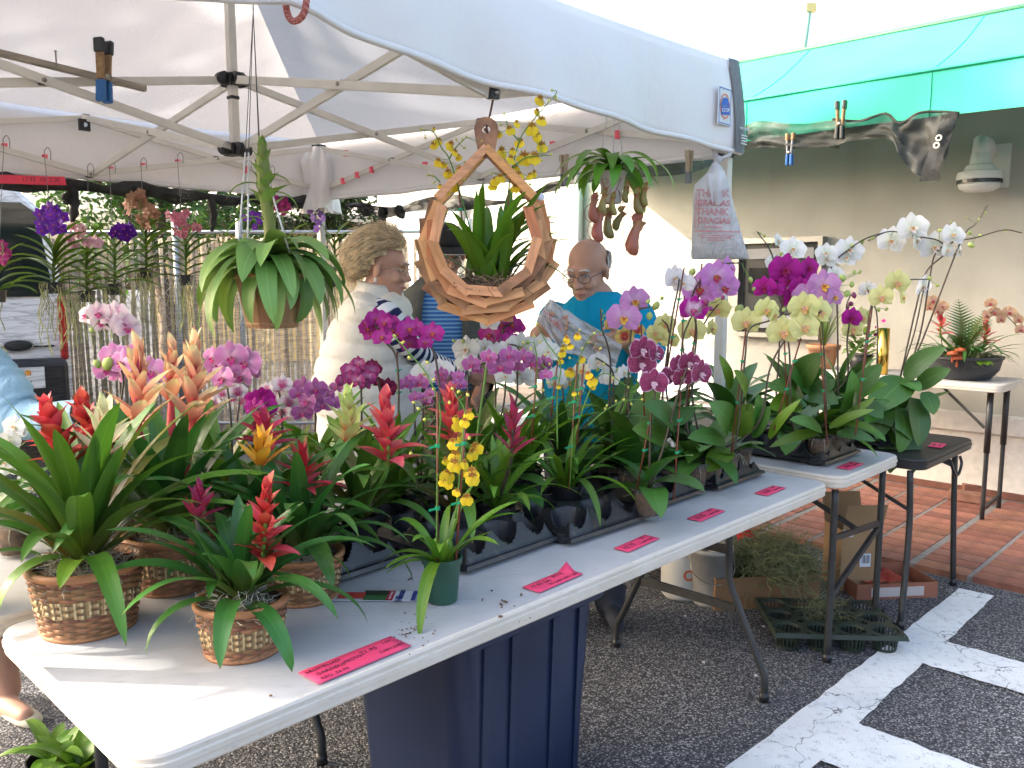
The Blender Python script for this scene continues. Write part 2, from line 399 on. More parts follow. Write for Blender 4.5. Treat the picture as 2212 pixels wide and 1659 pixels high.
# post on the roof
po = onU(1737, 100, 5.9); pt = onU(1747, 22, 5.9)
post = thing('roof_post', 'thin slanting pale green post with yellow tip on the roof', 'post', (po.x, po.y, 3.14))
m = MB(); m.tube([(po.x, po.y, 2.9), po, pt], .022, 8); m.build('shaft', simple('post_paint', (.22, .45, .33), .6), post, smooth=True)
m = MB(); m.box(pt + Vec((.012, 0, .015)), (.075, .05, .06)); m.build('tip', simple('post_tip', (.55, .45, .2), .6), post)
# dome security camera
cw = simple('camera_white', (.62, .62, .58), .45)
q = T(W0, .40, 2.28)
dc = thing('security_camera', 'white dome security camera bracketed to the cream wall', 'camera', q)
m = MB(); m.box(q + TV*-.04 + UP*-.06 - TU*.012, (.024, .17, .28), TU, TV); m.build('mounting_plate', cw, dc)
cc = q - TU*.20 + UP*-.14
m = MB(); m.tube([q + UP*.02, q - TU*.1 + UP*.07, cc + UP*.22, cc + UP*.12], [.045, .05, .052, .055], 12); m.build('bracket', cw, dc, smooth=True)
m = MB(); m.lathe([(.055, .15), (.065, .08), (.085, .07), (.095, .04), (.13, .03), (.135, 0), (.13, -.02)], 24, cc, cap=True); o = m.build('housing', cw, dc, smooth=True); sharp(o)
m = MB(); m.lathe([(.132, -.018), (.132, -.04)], 24, cc); m.build('ring', dark, dc)
m = MB(); m.lathe([(.125, -.04), (.115, -.07), (.08, -.09), (.02, -.095)], 24, cc, cap=True); m.build('dome', cw, dc, smooth=True)
# ================================================================ things beyond the stall: house with tiled roof, fence, trees, van
house = thing('house', 'low yellow house with pale tiled roof beyond the slatted fence', 'house', (-3.0, 15.5, 0))
ylw = simple('yellow_stucco', (.62, .48, .25), .9, ns=5, na=.1)
m = MB(); m.box((-3.4, 17.4, 1.25), (6.4, 4, 2.5)); m.build('wall', ylw, house)
m = MB(); m.box((-3.4, 15.37, 2.42), (6.8, .06, .22)); m.build('fascia', simple('fascia_brown', (.18, .12, .07), .7), house)
rf = None
m = MB(); m.poly([(-6.9, 15.2, 2.50), (.1, 15.2, 2.50), (.1, 17.6, 3.4), (-6.9, 17.6, 3.4)], thick=.05); rf = m.build('roof', simple('roof_pale', (.55, .50, .44), .85, ns=8, na=.25), house)
tile = MB(); tile.box((0, 0, 0), (.29, .40, .05)); tme = tile.mesh('tile', simple('roof_tile', (.62, .58, .52), .8, vary=.25))
sl_ = math.atan2(.9, 2.4)
for j in range(6):
    for i in range(22):
        t = (j+.5)/6.0; x = -6.7 + i*.31
        ob('tile', tme, rf, Mat.Translation((x, 15.2+2.4*t, 2.585+.9*t)) @ Mat.Rotation(sl_-.07, 4, 'X'))
# fence: chain link with upright slats
slatm = simple('fence_slat_m', (.68, .58, .42), .7, vary=.22, ns=20, na=.12, trans=.3)
galv = simple('galvanised', (.50, .50, .48), .45, .7)
fy = 8.0
fence = thing('slat_fence', 'tan slatted chain link fence across the back behind the dark net', 'fence', (-2.5, fy, 0))
FX0, FX1 = -5.2, -.45
sm = MB(); sm.box((0, 0, .94), (.036, .008, 1.84)); sme = sm.mesh('slat', slatm)
x = FX0
while x < FX1:
    ob('slat', sme, fence, Mat.Translation((x, fy+ru(-.012, .012), ru(0, .03))) @ Mat.Rotation(ru(-.02, .02), 4, 'Y') @ Mat.Rotation(ru(-.75, -.25), 4, 'Z')); x += .047 + ru(-.003, .003)
for x in (FX0-.06, -3.15, -2.55, -.40):
    m = MB(); m.tube([(x, fy-.03, 0), (x, fy-.03, 2.05)], .032, 8); m.build('post', galv, fence, smooth=True)
for z in (1.93, .12):
    m = MB(); m.tube([(FX0, fy-.03, z), (FX1, fy-.03, z)], .017, 6); m.build('rail', galv, fence, smooth=True)
m = MB()
for k in range(64):
    x0 = FX0 + k*.11
    for sgn in (1, -1):
        a = Vec((x0 if sgn > 0 else x0, fy-.022, .1)); b = Vec((x0+sgn*1.8, fy-.022, 1.9))
        if b.x < FX0: t = (a.x-FX0)/(a.x-b.x) if a.x > FX0 else 0; b = a.lerp(b, t)
        if b.x > FX1: t = (FX1-a.x)/(b.x-a.x) if a.x < FX1 else 0; b = a.lerp(b, max(0, t))
        if (b-a).length > .05 and a.x < FX1: m.tube([a, b], .0022, 3, False)
m.build('mesh_wire', galv, fence, kind='stuff')
# trees
bark = simple('bark', (.12, .09, .065), .9, ns=10, na=.4, bump=.6, stretch=(3, 3, .6))
lf1 = leafmat('tree_leaf', (.035, .085, .018), (.075, .16, .03), .45, .35, vary=.5)
def tree(label, x, y, h, crowns, nleaf, leaf=.10, seed=1, tr=.12, group=None):
    r = random.Random(seed)
    t = thing('tree', label, 'tree', (x, y, 0), group)
    m = MB(); m.tube(curve([(x, y, -.1), (x+.1, y, h*.2), (x-.1, y+.1, h*.45)], 4), [tr*(1.25-.05*i) for i in range(9)], 9); top = Vec((x-.1, y+.1, h*.45))
    for (c, rr, *dn) in crowns:
        c = Vec(c); m.tube(curve([top - UP*.2, top.lerp(c, .5) + Vec((r.uniform(-.2, .2), r.uniform(-.2, .2), .1)), c], 4), [tr*.6*(1-.1*i) for i in range(9)], 6)
        for k in range(5):
            e = c + Vec((r.gauss(0, 1), r.gauss(0, 1), r.gauss(0, .8))).normalized()*max(rr)*.7; m.tube([c, c.lerp(e, .5)+Vec((0, 0, .08)), e], [.035, .022, .008], 5)
    m.build('trunk', bark, t, smooth=True)
    m = MB(); tot = sum(rr[0]*rr[1]*rr[2] for _, rr, *dn in crowns)
    for (c, rr, *dn) in crowns:
        c = Vec(c); cl = []
        for k in range(max(6, int(26*(rr[0]*rr[1]*rr[2])**.5))):
            d = Vec((r.gauss(0, 1), r.gauss(0, 1), r.gauss(0, 1))).normalized()*(r.random()**.35); cl.append((c+Vec((d.x*rr[0], d.y*rr[1], d.z*rr[2])), r.uniform(.18, .38)*min(rr)**.6))
        for k in range(dn[0] if dn else int(nleaf*rr[0]*rr[1]*rr[2]/tot)):
            q, cr = r.choice(cl); p = q + Vec((r.gauss(0, 1), r.gauss(0, 1), r.gauss(0, .8)))*cr*.62
            a = Vec((r.gauss(0, 1), r.gauss(0, 1), r.gauss(0, .6)-.3)).normalized(); b = a.orthogonal().normalized(); b = Mat.Rotation(r.uniform(0, 6.3), 3, a) @ b
            s = leaf*r.uniform(.6, 1.4); w = s*.42; pc = p+a*s*.5
            if dn and any((pc-g-tocam*((pc-g).dot(tocam))).length < gr+s*.5 for g, gr in GAPS): continue
            m.add([p, p+a*s*.5+b*w*.5, p+a*s, p+a*s*.5-b*w*.5], [(0, 1, 2, 3)], [(.5, 0), (0, .5), (.5, 1), (1, .5)])
    m.build('crown', lf1, t, kind='stuff')
    return t
tree('leafy green tree behind the white van and the slatted fence', -5.2, 12.5, 4.2, [((-5.2, 12.4, 2.9), (1.5, 1.2, 1.3)), ((-6.4, 12.6, 3.2), (1.4, 1.2, 1.3)), ((-4.0, 12.6, 2.7), (1.2, 1.1, .9)), ((-5.3, 12.6, 4.0), (1.6, 1.2, 1.0))], 9000, .13, 3)
tree('low leafy green tree beside the yellow house, behind the fence', -3.0, 13.6, 3.4, [((-3.0, 13.5, 2.3), (1.2, .8, .6)), ((-2.2, 13.6, 2.1), (.9, .7, .5))], 3500, .12, 4)
# shade trees standing to the left of the stall (they throw the dappled light)
GAPS = [(T(-.03, .08+.11*k, .70), .028) for k in range(6)] + [(onz(u, v, .74), r) for u, v, r in ((150, 1497, .02), (200, 1510, .026), (260, 1530, .022), (310, 1548, .012), (170, 1458, .012), (60, 1418, .014), (620, 1590, .03))]
tree('tall dense shade tree left of the stall, nearer the table end', -12.5, 1.0, 9, [((-12.3, 1.3, 6.5), (1.3, 1.7, 1.1), 4800), ((-12.4, 3.4, 6.6), (1.3, 1.5, 1.0), 4800), ((-12.3, 2.3, 7.6), (1.2, 1.9, .75), 3000), ((-12.3, 3.8, 8.2), (1.2, 1.3, .7), 520), ((-12.2, -.3, 6.8), (1.3, 1.2, 1.2), 2500), ((-12.3, 2.15, 7.2), (1.0, .9, .5), 5200), ((-12.2, 1.6, 7.6), (1.0, .8, .5), 2400)], 0, .26, 5, .2)
tree('tall open shade tree left of the stall, beyond the dense one', -13.0, 5.9, 9.5, [((-12.9, 5.2, 8.4), (1.0, 1.2, .6), 380), ((-12.9, 7.1, 9.15), (1.0, .95, .95), 5200), ((-12.9, 5.9, 9.9), (1.0, .9, .5), 2800), ((-12.9, 4.9, 10.2), (1, .7, .5), 1600), ((-12.9, 5.8, 7.35), (.9, 1.0, .42), 2600), ((-12.9, 6.9, 7.7), (.9, .55, .5), 3000), ((-12.9, 6.15, 7.72), (.9, .9, .30), 3600), ((-12.9, 5.3, 7.3), (.9, .8, .35), 2200), ((-12.9, 7.2, 8.1), (.8, .5, .5), 3200)], 0, .26, 6, .2)
# van
vw = simple('van_white', (.78, .78, .78), .3, coat=.3)
vb = simple('van_black', (.018, .018, .02), .5)
vg = N('van_glass').pr(.06, 0, .5); vg.col((.012, .02, .018)); vg = vg.m
van = thing('van', 'white van parked behind the dark net, showing its rear window and plate', 'van', (-4.5, 6.9, 0))
vx, vy = -4.48, 6.55; hw = 1.03
def vring(y, k, z0=.42):
    return [Vec((vx+a*hw*k, y, z)) for a, z in ((-.9, z0), (.9, z0), (1.0, z0+.12), (1.0, 1.15), (.965, 1.5), (.86, 2.02), (.72, 2.16), (-.72, 2.16), (-.86, 2.02), (-.965, 1.5), (-1.0, 1.15), (-1.0, z0+.12))]
m = MB(); m.loft([vring(vy, .95, .5), vring(vy+.06, 1, .46), vring(vy+3.4, 1)]); 
m.loft([[Vec((vx+a*hw, y, z)) for a, z in ((-.95, .42), (.95, .42), (.98, h-.15), (.88, h), (-.88, h), (-.98, h-.15))] for y, h in ((vy+3.4, 1.25), (vy+4.5, 1.05), (vy+4.75, .85))])
body = m.build('body', vw, van, smooth=True); sharp(body, 30)
gp = lambda a, z, d=.02: Vec((vx+a*hw, vy-d, z))
m = MB(); m.poly([gp(-.82, 1.36), gp(.82, 1.36), gp(.90, 1.46), gp(.84, 1.98), gp(.74, 2.06), gp(-.74, 2.06), gp(-.84, 1.98), gp(-.90, 1.46)], thick=.03, up=(0, 1, 0)); m.build('rear_window', vg, van)
m = MB(); m.box(gp(.0, .68, .09), (2.0, .22, .42)); o = m.build('bumper', vb, van); bevel(o, .05, 3)
m = MB(); m.box(gp(0, .98, .005), (1.84, .03, .012)); m.build('door_seam', vb, van)
for a in (-.93, .93):
    m = MB(); m.box(gp(a*1.03, 1.12, .01), (.055, .08, .50)); o = m.build('tail_light', simple('tail_red%d' % (a > 0), (.42, .02, .02), .2), van); bevel(o, .02)
pl = MB(); pl.box(gp(.66, .76, .215), (.32, .012, .16)); po_ = pl.build('number_plate', simple('plate', (.70, .72, .70), .5), van); bevel(po_, .01)
text('TYC', .10, flat(gp(.64, .755, .2225), (1, 0, 0), (0, 0, 1)), simple('plate_ink', (.04, .14, .10), .6), po_)
m = MB(); m.ball(gp(.71, .80, .222), (.022, .004, .022), 8, 5); m.build('plate_emblem', simple('orange_ink', (.75, .33, .05), .5), po_)
m = MB(); m.ball(gp(.66, .99, .02), (.105, .016, .045), 20, 8); bd = m.build('badge', dark, van, smooth=True)
m = MB(); m.lathe([(.092, 0), (.098, .006), (.104, 0)], 24, (0, 0, 0), 1, .42); m.build('badge_ring', alu, bd, M=Mat.Translation(gp(.66, .99, .036)) @ Mat.Rotation(rad(90), 4, 'X'))
for (a, yy) in ((-.86, .75), (.86, .75), (-.86, 3.7), (.86, 3.7)):
    w = thing('wheel', None, None, (vx+a*hw, vy+yy, .36)); w.parent = van; w.matrix_parent_inverse = van.matrix_basis.inverted()
    RY = Mat.Translation((vx+a*hw, vy+yy, .36)) @ Mat.Rotation(rad(90), 4, 'Y')
    m = MB(); m.lathe([(.22, -.11), (.33, -.12), (.36, -.08), (.36, .08), (.33, .12), (.22, .11)], 24); m.build('tyre', simple('rubber%d%d' % (a > 0, yy > 1), (.02, .02, .02), .8), w, True, M=RY)
    m = MB(); m.lathe([(.03, .09), (.12, .08), (.22, .1), (.22, -.1)], 24, cap=True); m.build('rim', alu, w, True, M=RY)
m = MB(); m.box((vx-hw-.12, vy+3.2, 1.25), (.2, .1, .28)); m.box((vx+hw+.12, vy+3.2, 1.25), (.2, .1, .28)); m.build('mirror', vb, van)

# the van stands askew: its tail turned towards the stall
pv = Vec((vx+hw, vy, 0)); van.matrix_basis = Mat.Translation(pv) @ Mat.Rotation(rad(30), 4, 'Z') @ Mat.Translation(-pv) @ van.matrix_basis
# ================================================================ the canopy tent
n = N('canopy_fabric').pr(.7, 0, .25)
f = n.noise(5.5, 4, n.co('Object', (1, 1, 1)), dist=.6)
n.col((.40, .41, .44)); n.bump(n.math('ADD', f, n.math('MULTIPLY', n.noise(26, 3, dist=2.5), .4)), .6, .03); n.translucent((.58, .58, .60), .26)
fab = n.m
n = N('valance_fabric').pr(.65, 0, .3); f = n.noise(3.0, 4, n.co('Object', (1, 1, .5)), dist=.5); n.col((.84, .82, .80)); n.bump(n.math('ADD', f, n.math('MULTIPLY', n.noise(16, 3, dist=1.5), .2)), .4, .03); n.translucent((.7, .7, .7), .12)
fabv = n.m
steel = simple('frame_white', (.66, .63, .56), .4, ns=6, na=.10)
blk = simple('black_plastic', (.014, .014, .016), .38, vary=.2)
bolt = simple('bolt', (.30, .28, .24), .35, .9)
pinktape = simple('pink_tape', (.85, .12, .17), .55)
tent = thing('canopy_tent', 'white pop-up canopy tent on scissor truss frame over the orchid stall', 'canopy', K(.5, .5, 0))
ZE = 2.40; ZP = 2.90
PK = K(.5, .5, ZP)
def slope(c0, c1):
    def fn(s, t):
        e = c0.lerp(c1, s); e = e + UP*(-.035*math.sin(math.pi*s))
        p = e.lerp(PK, t); hip = abs(2*s-1)
        sag = -.085*math.sin(math.pi*t)*(1-.8*hip**2) + .010*math.sin(s*23+t*9)*math.sin(math.pi*t)*(1-hip)
        return p + UP*sag
    return fn
cor = {'R': K(0, 0, ZE), 'F': K(0, 1, ZE), 'B': K(1, 1, ZE), 'L': K(1, 0, ZE)}
for a, b in (('L', 'R'), ('R', 'F'), ('F', 'B'), ('B', 'L')):
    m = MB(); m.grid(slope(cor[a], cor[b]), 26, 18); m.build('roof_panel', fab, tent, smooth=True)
def lerpk(pts, x):
    for (a, p), (b, q) in zip(pts, pts[1:]):
        if x <= b: t = (x-a)/(b-a) if b > a else 0; t = t*t*(3-2*t)*.5+t*.5; return p+(q-p)*t
    return pts[-1][1]
def valance(fn_at, zlow, out, name='valance'):
    def fn(s, t):
        zt = ZE - .035*math.sin(math.pi*s) + .012; zb = lerpk(zlow, s)
        p = fn_at(s); w = .018*math.sin(s*17+1.3)*t + .011*math.sin(s*41+t*2)*t
        bul = .014*math.sin(math.pi*t) + .008*t
        return p + out*(.034 + bul + w) + UP*(zt + (zb-zt)*t)
    m = MB(); m.grid(fn, 70, 10); o = m.build(name, fabv, tent, smooth=True)
    sd = o.modifiers.new('solid', 'SOLIDIFY'); sd.thickness = .004
    # rolled hem along the lower edge
    hem = MB(); hem.tube([fn(i/70, 1.0) + UP*.006 for i in range(71)], .011, 6); hem.build('hem', fabv, o, smooth=True)
    return fn
vfront = valance(lambda s: K(s, 0), [(0, 2.025), (.14, 2.04), (.5, 2.065), (.69, 2.10), (.752, 2.125), (.80, 2.10), (.90, 2.055), (1, 2.06)], -CV)
valance(lambda s: K(0, s), [(0, 2.03), (.5, 2.02), (1, 2.02)], CU)
valance(lambda s: K(s, 1), [(0, 2.02), (.5, 2.03), (1, 2.0)], CV)
valance(lambda s: K(1, s), [(0, 2.06), (.5, 2.05), (1, 2.02)], -CU)
# grey corner strip with its print
greys = simple('grey_strip', (.16, .165, .17), .7, ns=40, na=.2)
def strip(s, t): 
    q = vfront(0, t); w = .075
    return q - CU*(w*s) + (-CV)*(.006) + UP*(.004*t)
m = MB(); m.grid(lambda s, t: vfront(.0, t)-CU*(.10*s)*(1-.18*t)-CV*(.008+.010*math.sin(math.pi*s))+CU*.012, 4, 12, True)
m.grid(lambda s, t: vfront(0, t)+CU*(.018)-CV*.004 + CV*(.07*s), 4, 12)
st = m.build('corner_strip', greys, tent, smooth=True)
inkw = simple('white_print', (.62, .62, .62), .7)
def on_val(a, z, d=.03): 
    s = a; t = (ZE-.035*math.sin(math.pi*s)+.012-z)/((ZE-.035*math.sin(math.pi*s)+.012)-2.03); p = vfront(s, t); return p - CV*d
text('ENTERPRISE', .0155, flat(on_val(.012, 2.125), CU, UP), inkw, st)
for k, ww in enumerate((.05, .055, .045, .05)):
    m = MB(); m.box(on_val(.012, 2.098-.011*k), (ww, .003, .005), CU); m.build('print_line', inkw, st)
# logo patch
lp = on_val(.055, 2.20, .012); LX = CU; LZ = UP
m = MB(); m.box(lp, (.108, .004, .150), LX, CV); patch = m.build('logo_patch', simple('patch_white', (.66, .67, .68), .6), tent); bevel(patch, .0015)
blue = simple('logo_blue', (.03, .07, .45), .5); orange = simple('logo_red', (.75, .16, .08), .5)
def ringm(r0, r1, n_=28, sx=1, sy=1): 
    mm = MB(); A = [(r0*math.cos(2*math.pi*k/n_)*sx, r0*math.sin(2*math.pi*k/n_)*sy, 0) for k in range(n_)]; B = [(r1*math.cos(2*math.pi*k/n_)*sx, r1*math.sin(2*math.pi*k/n_)*sy, 0) for k in range(n_)]
    mm.add(A+B, [(k, (k+1) % n_, n_+(k+1) % n_, n_+k) for k in range(n_)]); return mm
FM = flat(lp - CV*.0045, LX, LZ)
m = MB()
for (x0, x1, z0, z1) in ((-.050, .050, .068, .071), (-.050, .050, -.071, -.068), (-.050, -.047, -.068, .068), (.047, .050, -.068, .068)): m.poly([(x0, z0, 0), (x1, z0, 0), (x1, z1, 0), (x0, z1, 0)])
m.build('logo_border', blue, patch, M=FM)
ringm(.036, .041, sx=1, sy=1.25).build('logo_ring', orange, patch, M=FM); ringm(.026, .029, sx=1, sy=1.25).build('logo_ring', orange, patch, M=FM)
FM2 = flat(lp - CV*.0055, LX + LZ*.12, LZ)
m = MB(); m.poly([(-.042, .002, 0), (.038, .002, 0), (.024, .030, 0), (-.014, .034, 0)]); m.poly([(-.036, -.001, 0), (-.036, -.034, 0), (.036, -.034, 0), (.036, -.001, 0)]); m.build('logo_house', blue, patch, M=FM2)
text('E-Z UP', .021, flat(lp - CV*.0065 - UP*.017, LX + LZ*.12, LZ), MATS['patch_white'], patch, bold=.0004)
# frame
ZT, ZS, ZM, ZB = 2.355, 2.085, 2.348, 2.052
CT, CB = 2.318, 2.034
legs = []
for (a, b) in ((0, 0), (0, 1), (1, 1), (1, 0)):
    m = MB(); m.box(K(a, b, 1.19), (.042, .042, 2.34), CU, CV); m.box(K(a, b, .01), (.10, .10, .02), CU, CV); o = m.build('leg', steel, tent); bevel(o, .004)
    m = MB(); m.box(K(a, b, ZT), (.07, .07, .05), CU, CV); m.box(K(a, b, ZS), (.075, .075, .055), CU, CV); m.box(K(a, b, ZS-.05), (.055, .055, .04), CU, CV); o = m.build('bracket', blk, tent); bevel(o, .006)
def tbar(p, q, off=Vec((0, 0, 0))):
    m = MB(); m.bar(p+off, q+off, .016, .032); o = m.build('truss_bar', steel, tent); bevel(o, .003)
    mid = (p+q)/2
def joint(p, ax, s=.036, bolts=True):
    m = MB(); m.box(p, (s, .030, s), ax); o = m.build('joint', blk, tent); bevel(o, .005)
    if bolts:
        nn = UP.cross(Vec(ax)).normalized(); m = MB(); m.tube([p-nn*.024, p+nn*.024], .008, 8); m.build('bolt', bolt, o, smooth=True)
def side(A, B, inn):
    M_ = (A+B)/2; Z = lambda p, z: Vec((p.x, p.y, z)); g = inn*.012
    for P in (A, B):
        tbar(Z(P, ZT), Z(M_, ZB), g); tbar(Z(P, ZS), Z(M_, ZM), -g)
        joint((Z(P, (ZT+ZS)/2)+Z(M_, (ZM+ZB)/2))/2, (B-A), .030)
    joint(Z(M_, ZM), B-A); joint(Z(M_, ZB), B-A)
side(K(0, 0), K(0, 1), -CU); side(K(0, 1), K(1, 1), -CV); side(K(1, 1), K(1, 0), CU); side(K(1, 0), K(0, 0), CV)
for (a, b) in ((.5, 0), (.5, 1), (0, .5), (1, .5)):
    d = (K(.5, .5)-K(a, b)); g = UP.cross(d).normalized()*.012
    tbar(K(a, b, ZB), K(.5, .5, CT), g); tbar(K(a, b, ZM), K(.5, .5, CB), -g); joint((K(a, b, (ZM+ZB)/2)+K(.5, .5, (CT+CB)/2))/2, d, .030)
m = MB(); m.box(K(.5, .5, 2.43), (.034, .034, .84), CU, CV); o = m.build('mast', steel, tent); bevel(o, .004)
m = MB(); m.box(K(.5, .5, CT), (.06, .06, .05), CU, CV); m.box(K(.5, .5, CB), (.06, .06, .05), CU, CV); m.box(K(.5, .5, 2.245), (.042, .042, .016), CU, CV); o = m.build('mast_bracket', blk, tent); bevel(o, .006)
for d in (CU, -CU, CV, -CV):
    for z in (CT, CB):
        m = MB(); m.tube([K(.5, .5, z)+d*.045-UP.cross(d)*.02, K(.5, .5, z)+d*.045+UP.cross(d)*.02], .026, 12); m.build('pivot', blk, tent, smooth=True)
# pink tape marks wrapped round the truss bars
for (fn, u, v, dv) in ((onB, 240, 368, .2), (onB, 309, 360, .2), (onB, 384, 352, .2), (onB, 10, 318, -.2), (onB, 97, 342, -.2), (onF, 747, 331, .2), (onF, 918, 357, -.2), (onF, 803, 367, -.2), (onF, 772, 378, -.2), (onF, 741, 391, -.2), (onF, 962, 364, -.2), (onF, 1194, 314, -.2), (onF, 1335, 291, .2), (onB, 532, 367, .2), (onB, 583, 380, .2)):
    p = fn(u, v); ax = CU if fn is onB else CV
    m = MB(); m.box(p, (.020, .026, .038), ax); m.build('tape_mark', pinktape, tent)
# white sleeve bag round the far leg
m = MB()
def slv(s, t): a = 2*math.pi*s; r_ = (.055+.05*min(1, t*4))*(1+.38*mnoise.noise(Vec((math.cos(a)*1.7, math.sin(a)*1.7, t*2.4)))+.12*math.sin(a*7+t*5)); return K(0, 1, 2.36-.42*t*(1+.12*mnoise.noise(Vec((math.cos(a)*2, math.sin(a)*2, 9))))) + Vec((r_*math.cos(a), r_*math.sin(a), 0))
m.grid(slv, 44, 16); m.build('leg_sleeve', fabv, tent, smooth=True)
lmp = onB(182, 270, .985); m = MB(); m.box(lmp, (.055, .02, .06), CU); o = m.build('lamp_clip', blk, tent); m = MB(); m.ball(lmp-CV*.011, (.014, .004, .012), 10, 6); m.build('lens', palebl, o, smooth=True)
# lifting rope at the front edge
rp = vfront(.752, 1.0)
m = MB(); m.tube(curve([rp + UP*.42 + CU*-.03, rp + UP*.2-CV*.05, rp - CV*.055 + UP*.03, rp - UP*.035 - CV*.03, rp + CV*.03 - UP*.01, rp + CV*.04 + UP*.2], 6), .008, 8)
n = N('rope_red').pr(.8); u, v = n.uv(); w = n.math('SINE', n.math('ADD', n.math('MULTIPLY', v, 500), n.math('MULTIPLY', u, 12.56))); n.col(n.ramp(w, [(.3, (.45, .12, .10)), (.7, (.62, .26, .22))])); n.bump(w, .8, .003)
tag(m.build('rope', n.m, smooth=True), 'dusty red rope looped round the front hem of the white canopy', 'rope')
# ================================================================ dark shade nets
n = N('shade_net').pr(.8, 0, .1); n.col((.012, .013, .014))
wv = n.noise(7, 4, n.co('Object', (.5, .5, 5)), dist=2.2); th = n.noise(1.4, 3)
k = n.ramp(wv, [(.38, .90), (.50, .80), (.57, .50), (.64, .78), (.8, .86)])
tr_ = n.n('BsdfTransparent'); mx = n.n('MixShader'); n.l(n.math('SUBTRACT', k, n.math('MULTIPLY', th, .06)), mx.inputs[0]); n.l(n.b.outputs[0], mx.inputs[1]); n.l(tr_.outputs[0], mx.inputs[2]); n.l(mx.outputs[0], n.out.inputs[0])
netm = n.m
n = N('shade_net_dense').pr(.75, 0, .3); n.col(n.ramp(n.noise(12, 4), [(.3, (.012, .013, .013)), (.7, (.05, .052, .05))])); n.bump(n.noise(20, 4), .5, .02); n.b.inputs['Alpha'].default_value = 1
mx = n.n('MixShader'); tr_ = n.n('BsdfTransparent'); n.l(n.ramp(n.noise(5, 3), [(.45, .02), (.75, .35)]), mx.inputs[0]); n.l(n.b.outputs[0], mx.inputs[1]); n.l(tr_.outputs[0], mx.inputs[2]); n.l(mx.outputs[0], n.out.inputs[0])
netd = n.m
def netf(s, t):
    p = K(s, 1.0); z = 2.03 - 1.78*t
    rip = (.028*math.sin(z*26+3*math.sin(s*9))+.015*math.sin(z*61+s*30)) * (.4+.6*math.sin(s*11+z*2)**2)
    return p + CV*(.05 + .10*math.sin(math.pi*t)*(.5+.5*math.sin(s*7)) + rip) + UP*z
net = thing('shade_net', 'black see-through shade net hung along the back of the canopy', 'shade net', K(.5, 1.02, .25))
m = MB(); m.grid(netf, 60, 110); m.build('netting', netm, net, smooth=True)
m = MB(); rim = [K(s/30, 1.0, 1.985+.012*math.sin(s*1.7)+.008*math.sin(s*.6)) + CV*.035 for s in range(31)]
m.tube(rim, [.034+.010*math.sin(i*2.1)+.008*math.sin(i*.7) for i in range(31)], 8); m.build('gathered_top', netd, net, smooth=True)
for (u, v0, v1) in ((158, 395, 480), (142, 418, 440), (460, 425, 500)):
    m = MB(); a = onB(u, v0)+CV*.03; b = onB(u+3, v1)+CV*.03; m.tube(curve([a, a.lerp(b, .5)+CU*.015, b], 4), [.02, .026, .03, .025, .03, .02, .028, .016, .01][:9], 6); m.build('strap', netd, net, smooth=True)
# net bunched along the right side, and the cloth draped over the awning edge
cl1 = thing('shade_cloth', 'black shade cloth bunched under the far right hem of the canopy', 'shade cloth', K(0, .8, 1.9))
P1 = [onF(u, v) + CU*.06 for u, v in ((730, 436), (770, 437), (815, 446), (860, 440), (905, 425), (960, 418), (1010, 425), (1060, 432), (1110, 425), (1150, 405), (1200, 385))]
P2 = [onF(u, v) + CU*.04 for u, v in ((730, 452), (770, 449), (815, 470), (860, 458), (905, 452), (960, 455), (1010, 452), (1060, 442), (1110, 432), (1150, 420), (1200, 405))]
def drape(A, B, amp, seed, nu=40, nv=10, out=Vec((0, 0, 0))):
    CA = curve(A, 6); CB_ = curve(B, 6)
    def smp(c, s): x = s*(len(c)-1); i = min(int(x), len(c)-2); return c[i].lerp(c[i+1], x-i)
    def fn(s, t):
        p = smp(CA, s).lerp(smp(CB_, s), t); q = Vec((s*9+seed, t*2.5, seed)); return p + out*(amp*(mnoise.noise(q)+.5*mnoise.noise(q*2.7)))
    m = MB(); m.grid(fn, nu, nv); return m
drape(P1, P2, .05, 3, 60, 8, CU).build('cloth', netd, cl1, smooth=True)
for (a, b, c) in (((1085-270, 446), (812, 470), (808, 492)), ((845, 448), (850, 456), (858, 470)), ((770, 444), (776, 455), (785, 462))):
    m = MB(); m.tube(curve([onF(*a)+CU*.05, onF(*b)+CU*.05, onF(*c)+CU*.05], 4), [.03, .032, .034, .03, .03, .034, .03, .022, .012], 6); m.build('hanging_end', netd, cl1, smooth=True)
cl2 = thing('shade_cloth', 'dark mesh cloth clamped along the green awning with one loose corner', 'shade cloth', T(4.6, 1, 2.2))
UA = 4.60
def dp(u, v, du=0.0): return onU(u, v, UA+du)
A = [onF(1200, 385)+CU*.05, onF(1330, 345)+CU*.12, onF(1450, 330)+CU*.2, dp(1590, 285), dp(1640, 262), dp(1720, 268), dp(1800, 258), dp(1860, 262), dp(1915, 246), dp(1945, 268), dp(1985, 245), dp(2030, 242), dp(2073, 245)]
B = [onF(1200, 398)+CU*.05, onF(1330, 380)+CU*.12, onF(1450, 362)+CU*.2, dp(1590, 335), dp(1640, 318), dp(1720, 322), dp(1800, 314), dp(1860, 305), dp(1918, 300, -.05), dp(1945, 330, -.06), dp(1972, 370, -.06), dp(2003, 385, -.06), dp(2026, 391, -.06)]
n = N('mesh_cloth').pr(.7, 0, .35); n.col(n.ramp(n.noise(9, 4), [(.3, (.018, .020, .019)), (.72, (.075, .078, .07))])); n.bump(n.noise(14, 3), .5, .02)
mx = n.n('MixShader'); tr_ = n.n('BsdfTransparent'); n.l(n.ramp(n.noise(3.2, 3), [(.38, .08), (.68, .42)]), mx.inputs[0]); n.l(n.b.outputs[0], mx.inputs[1]); n.l(tr_.outputs[0], mx.inputs[2]); n.l(mx.outputs[0], n.out.inputs[0])
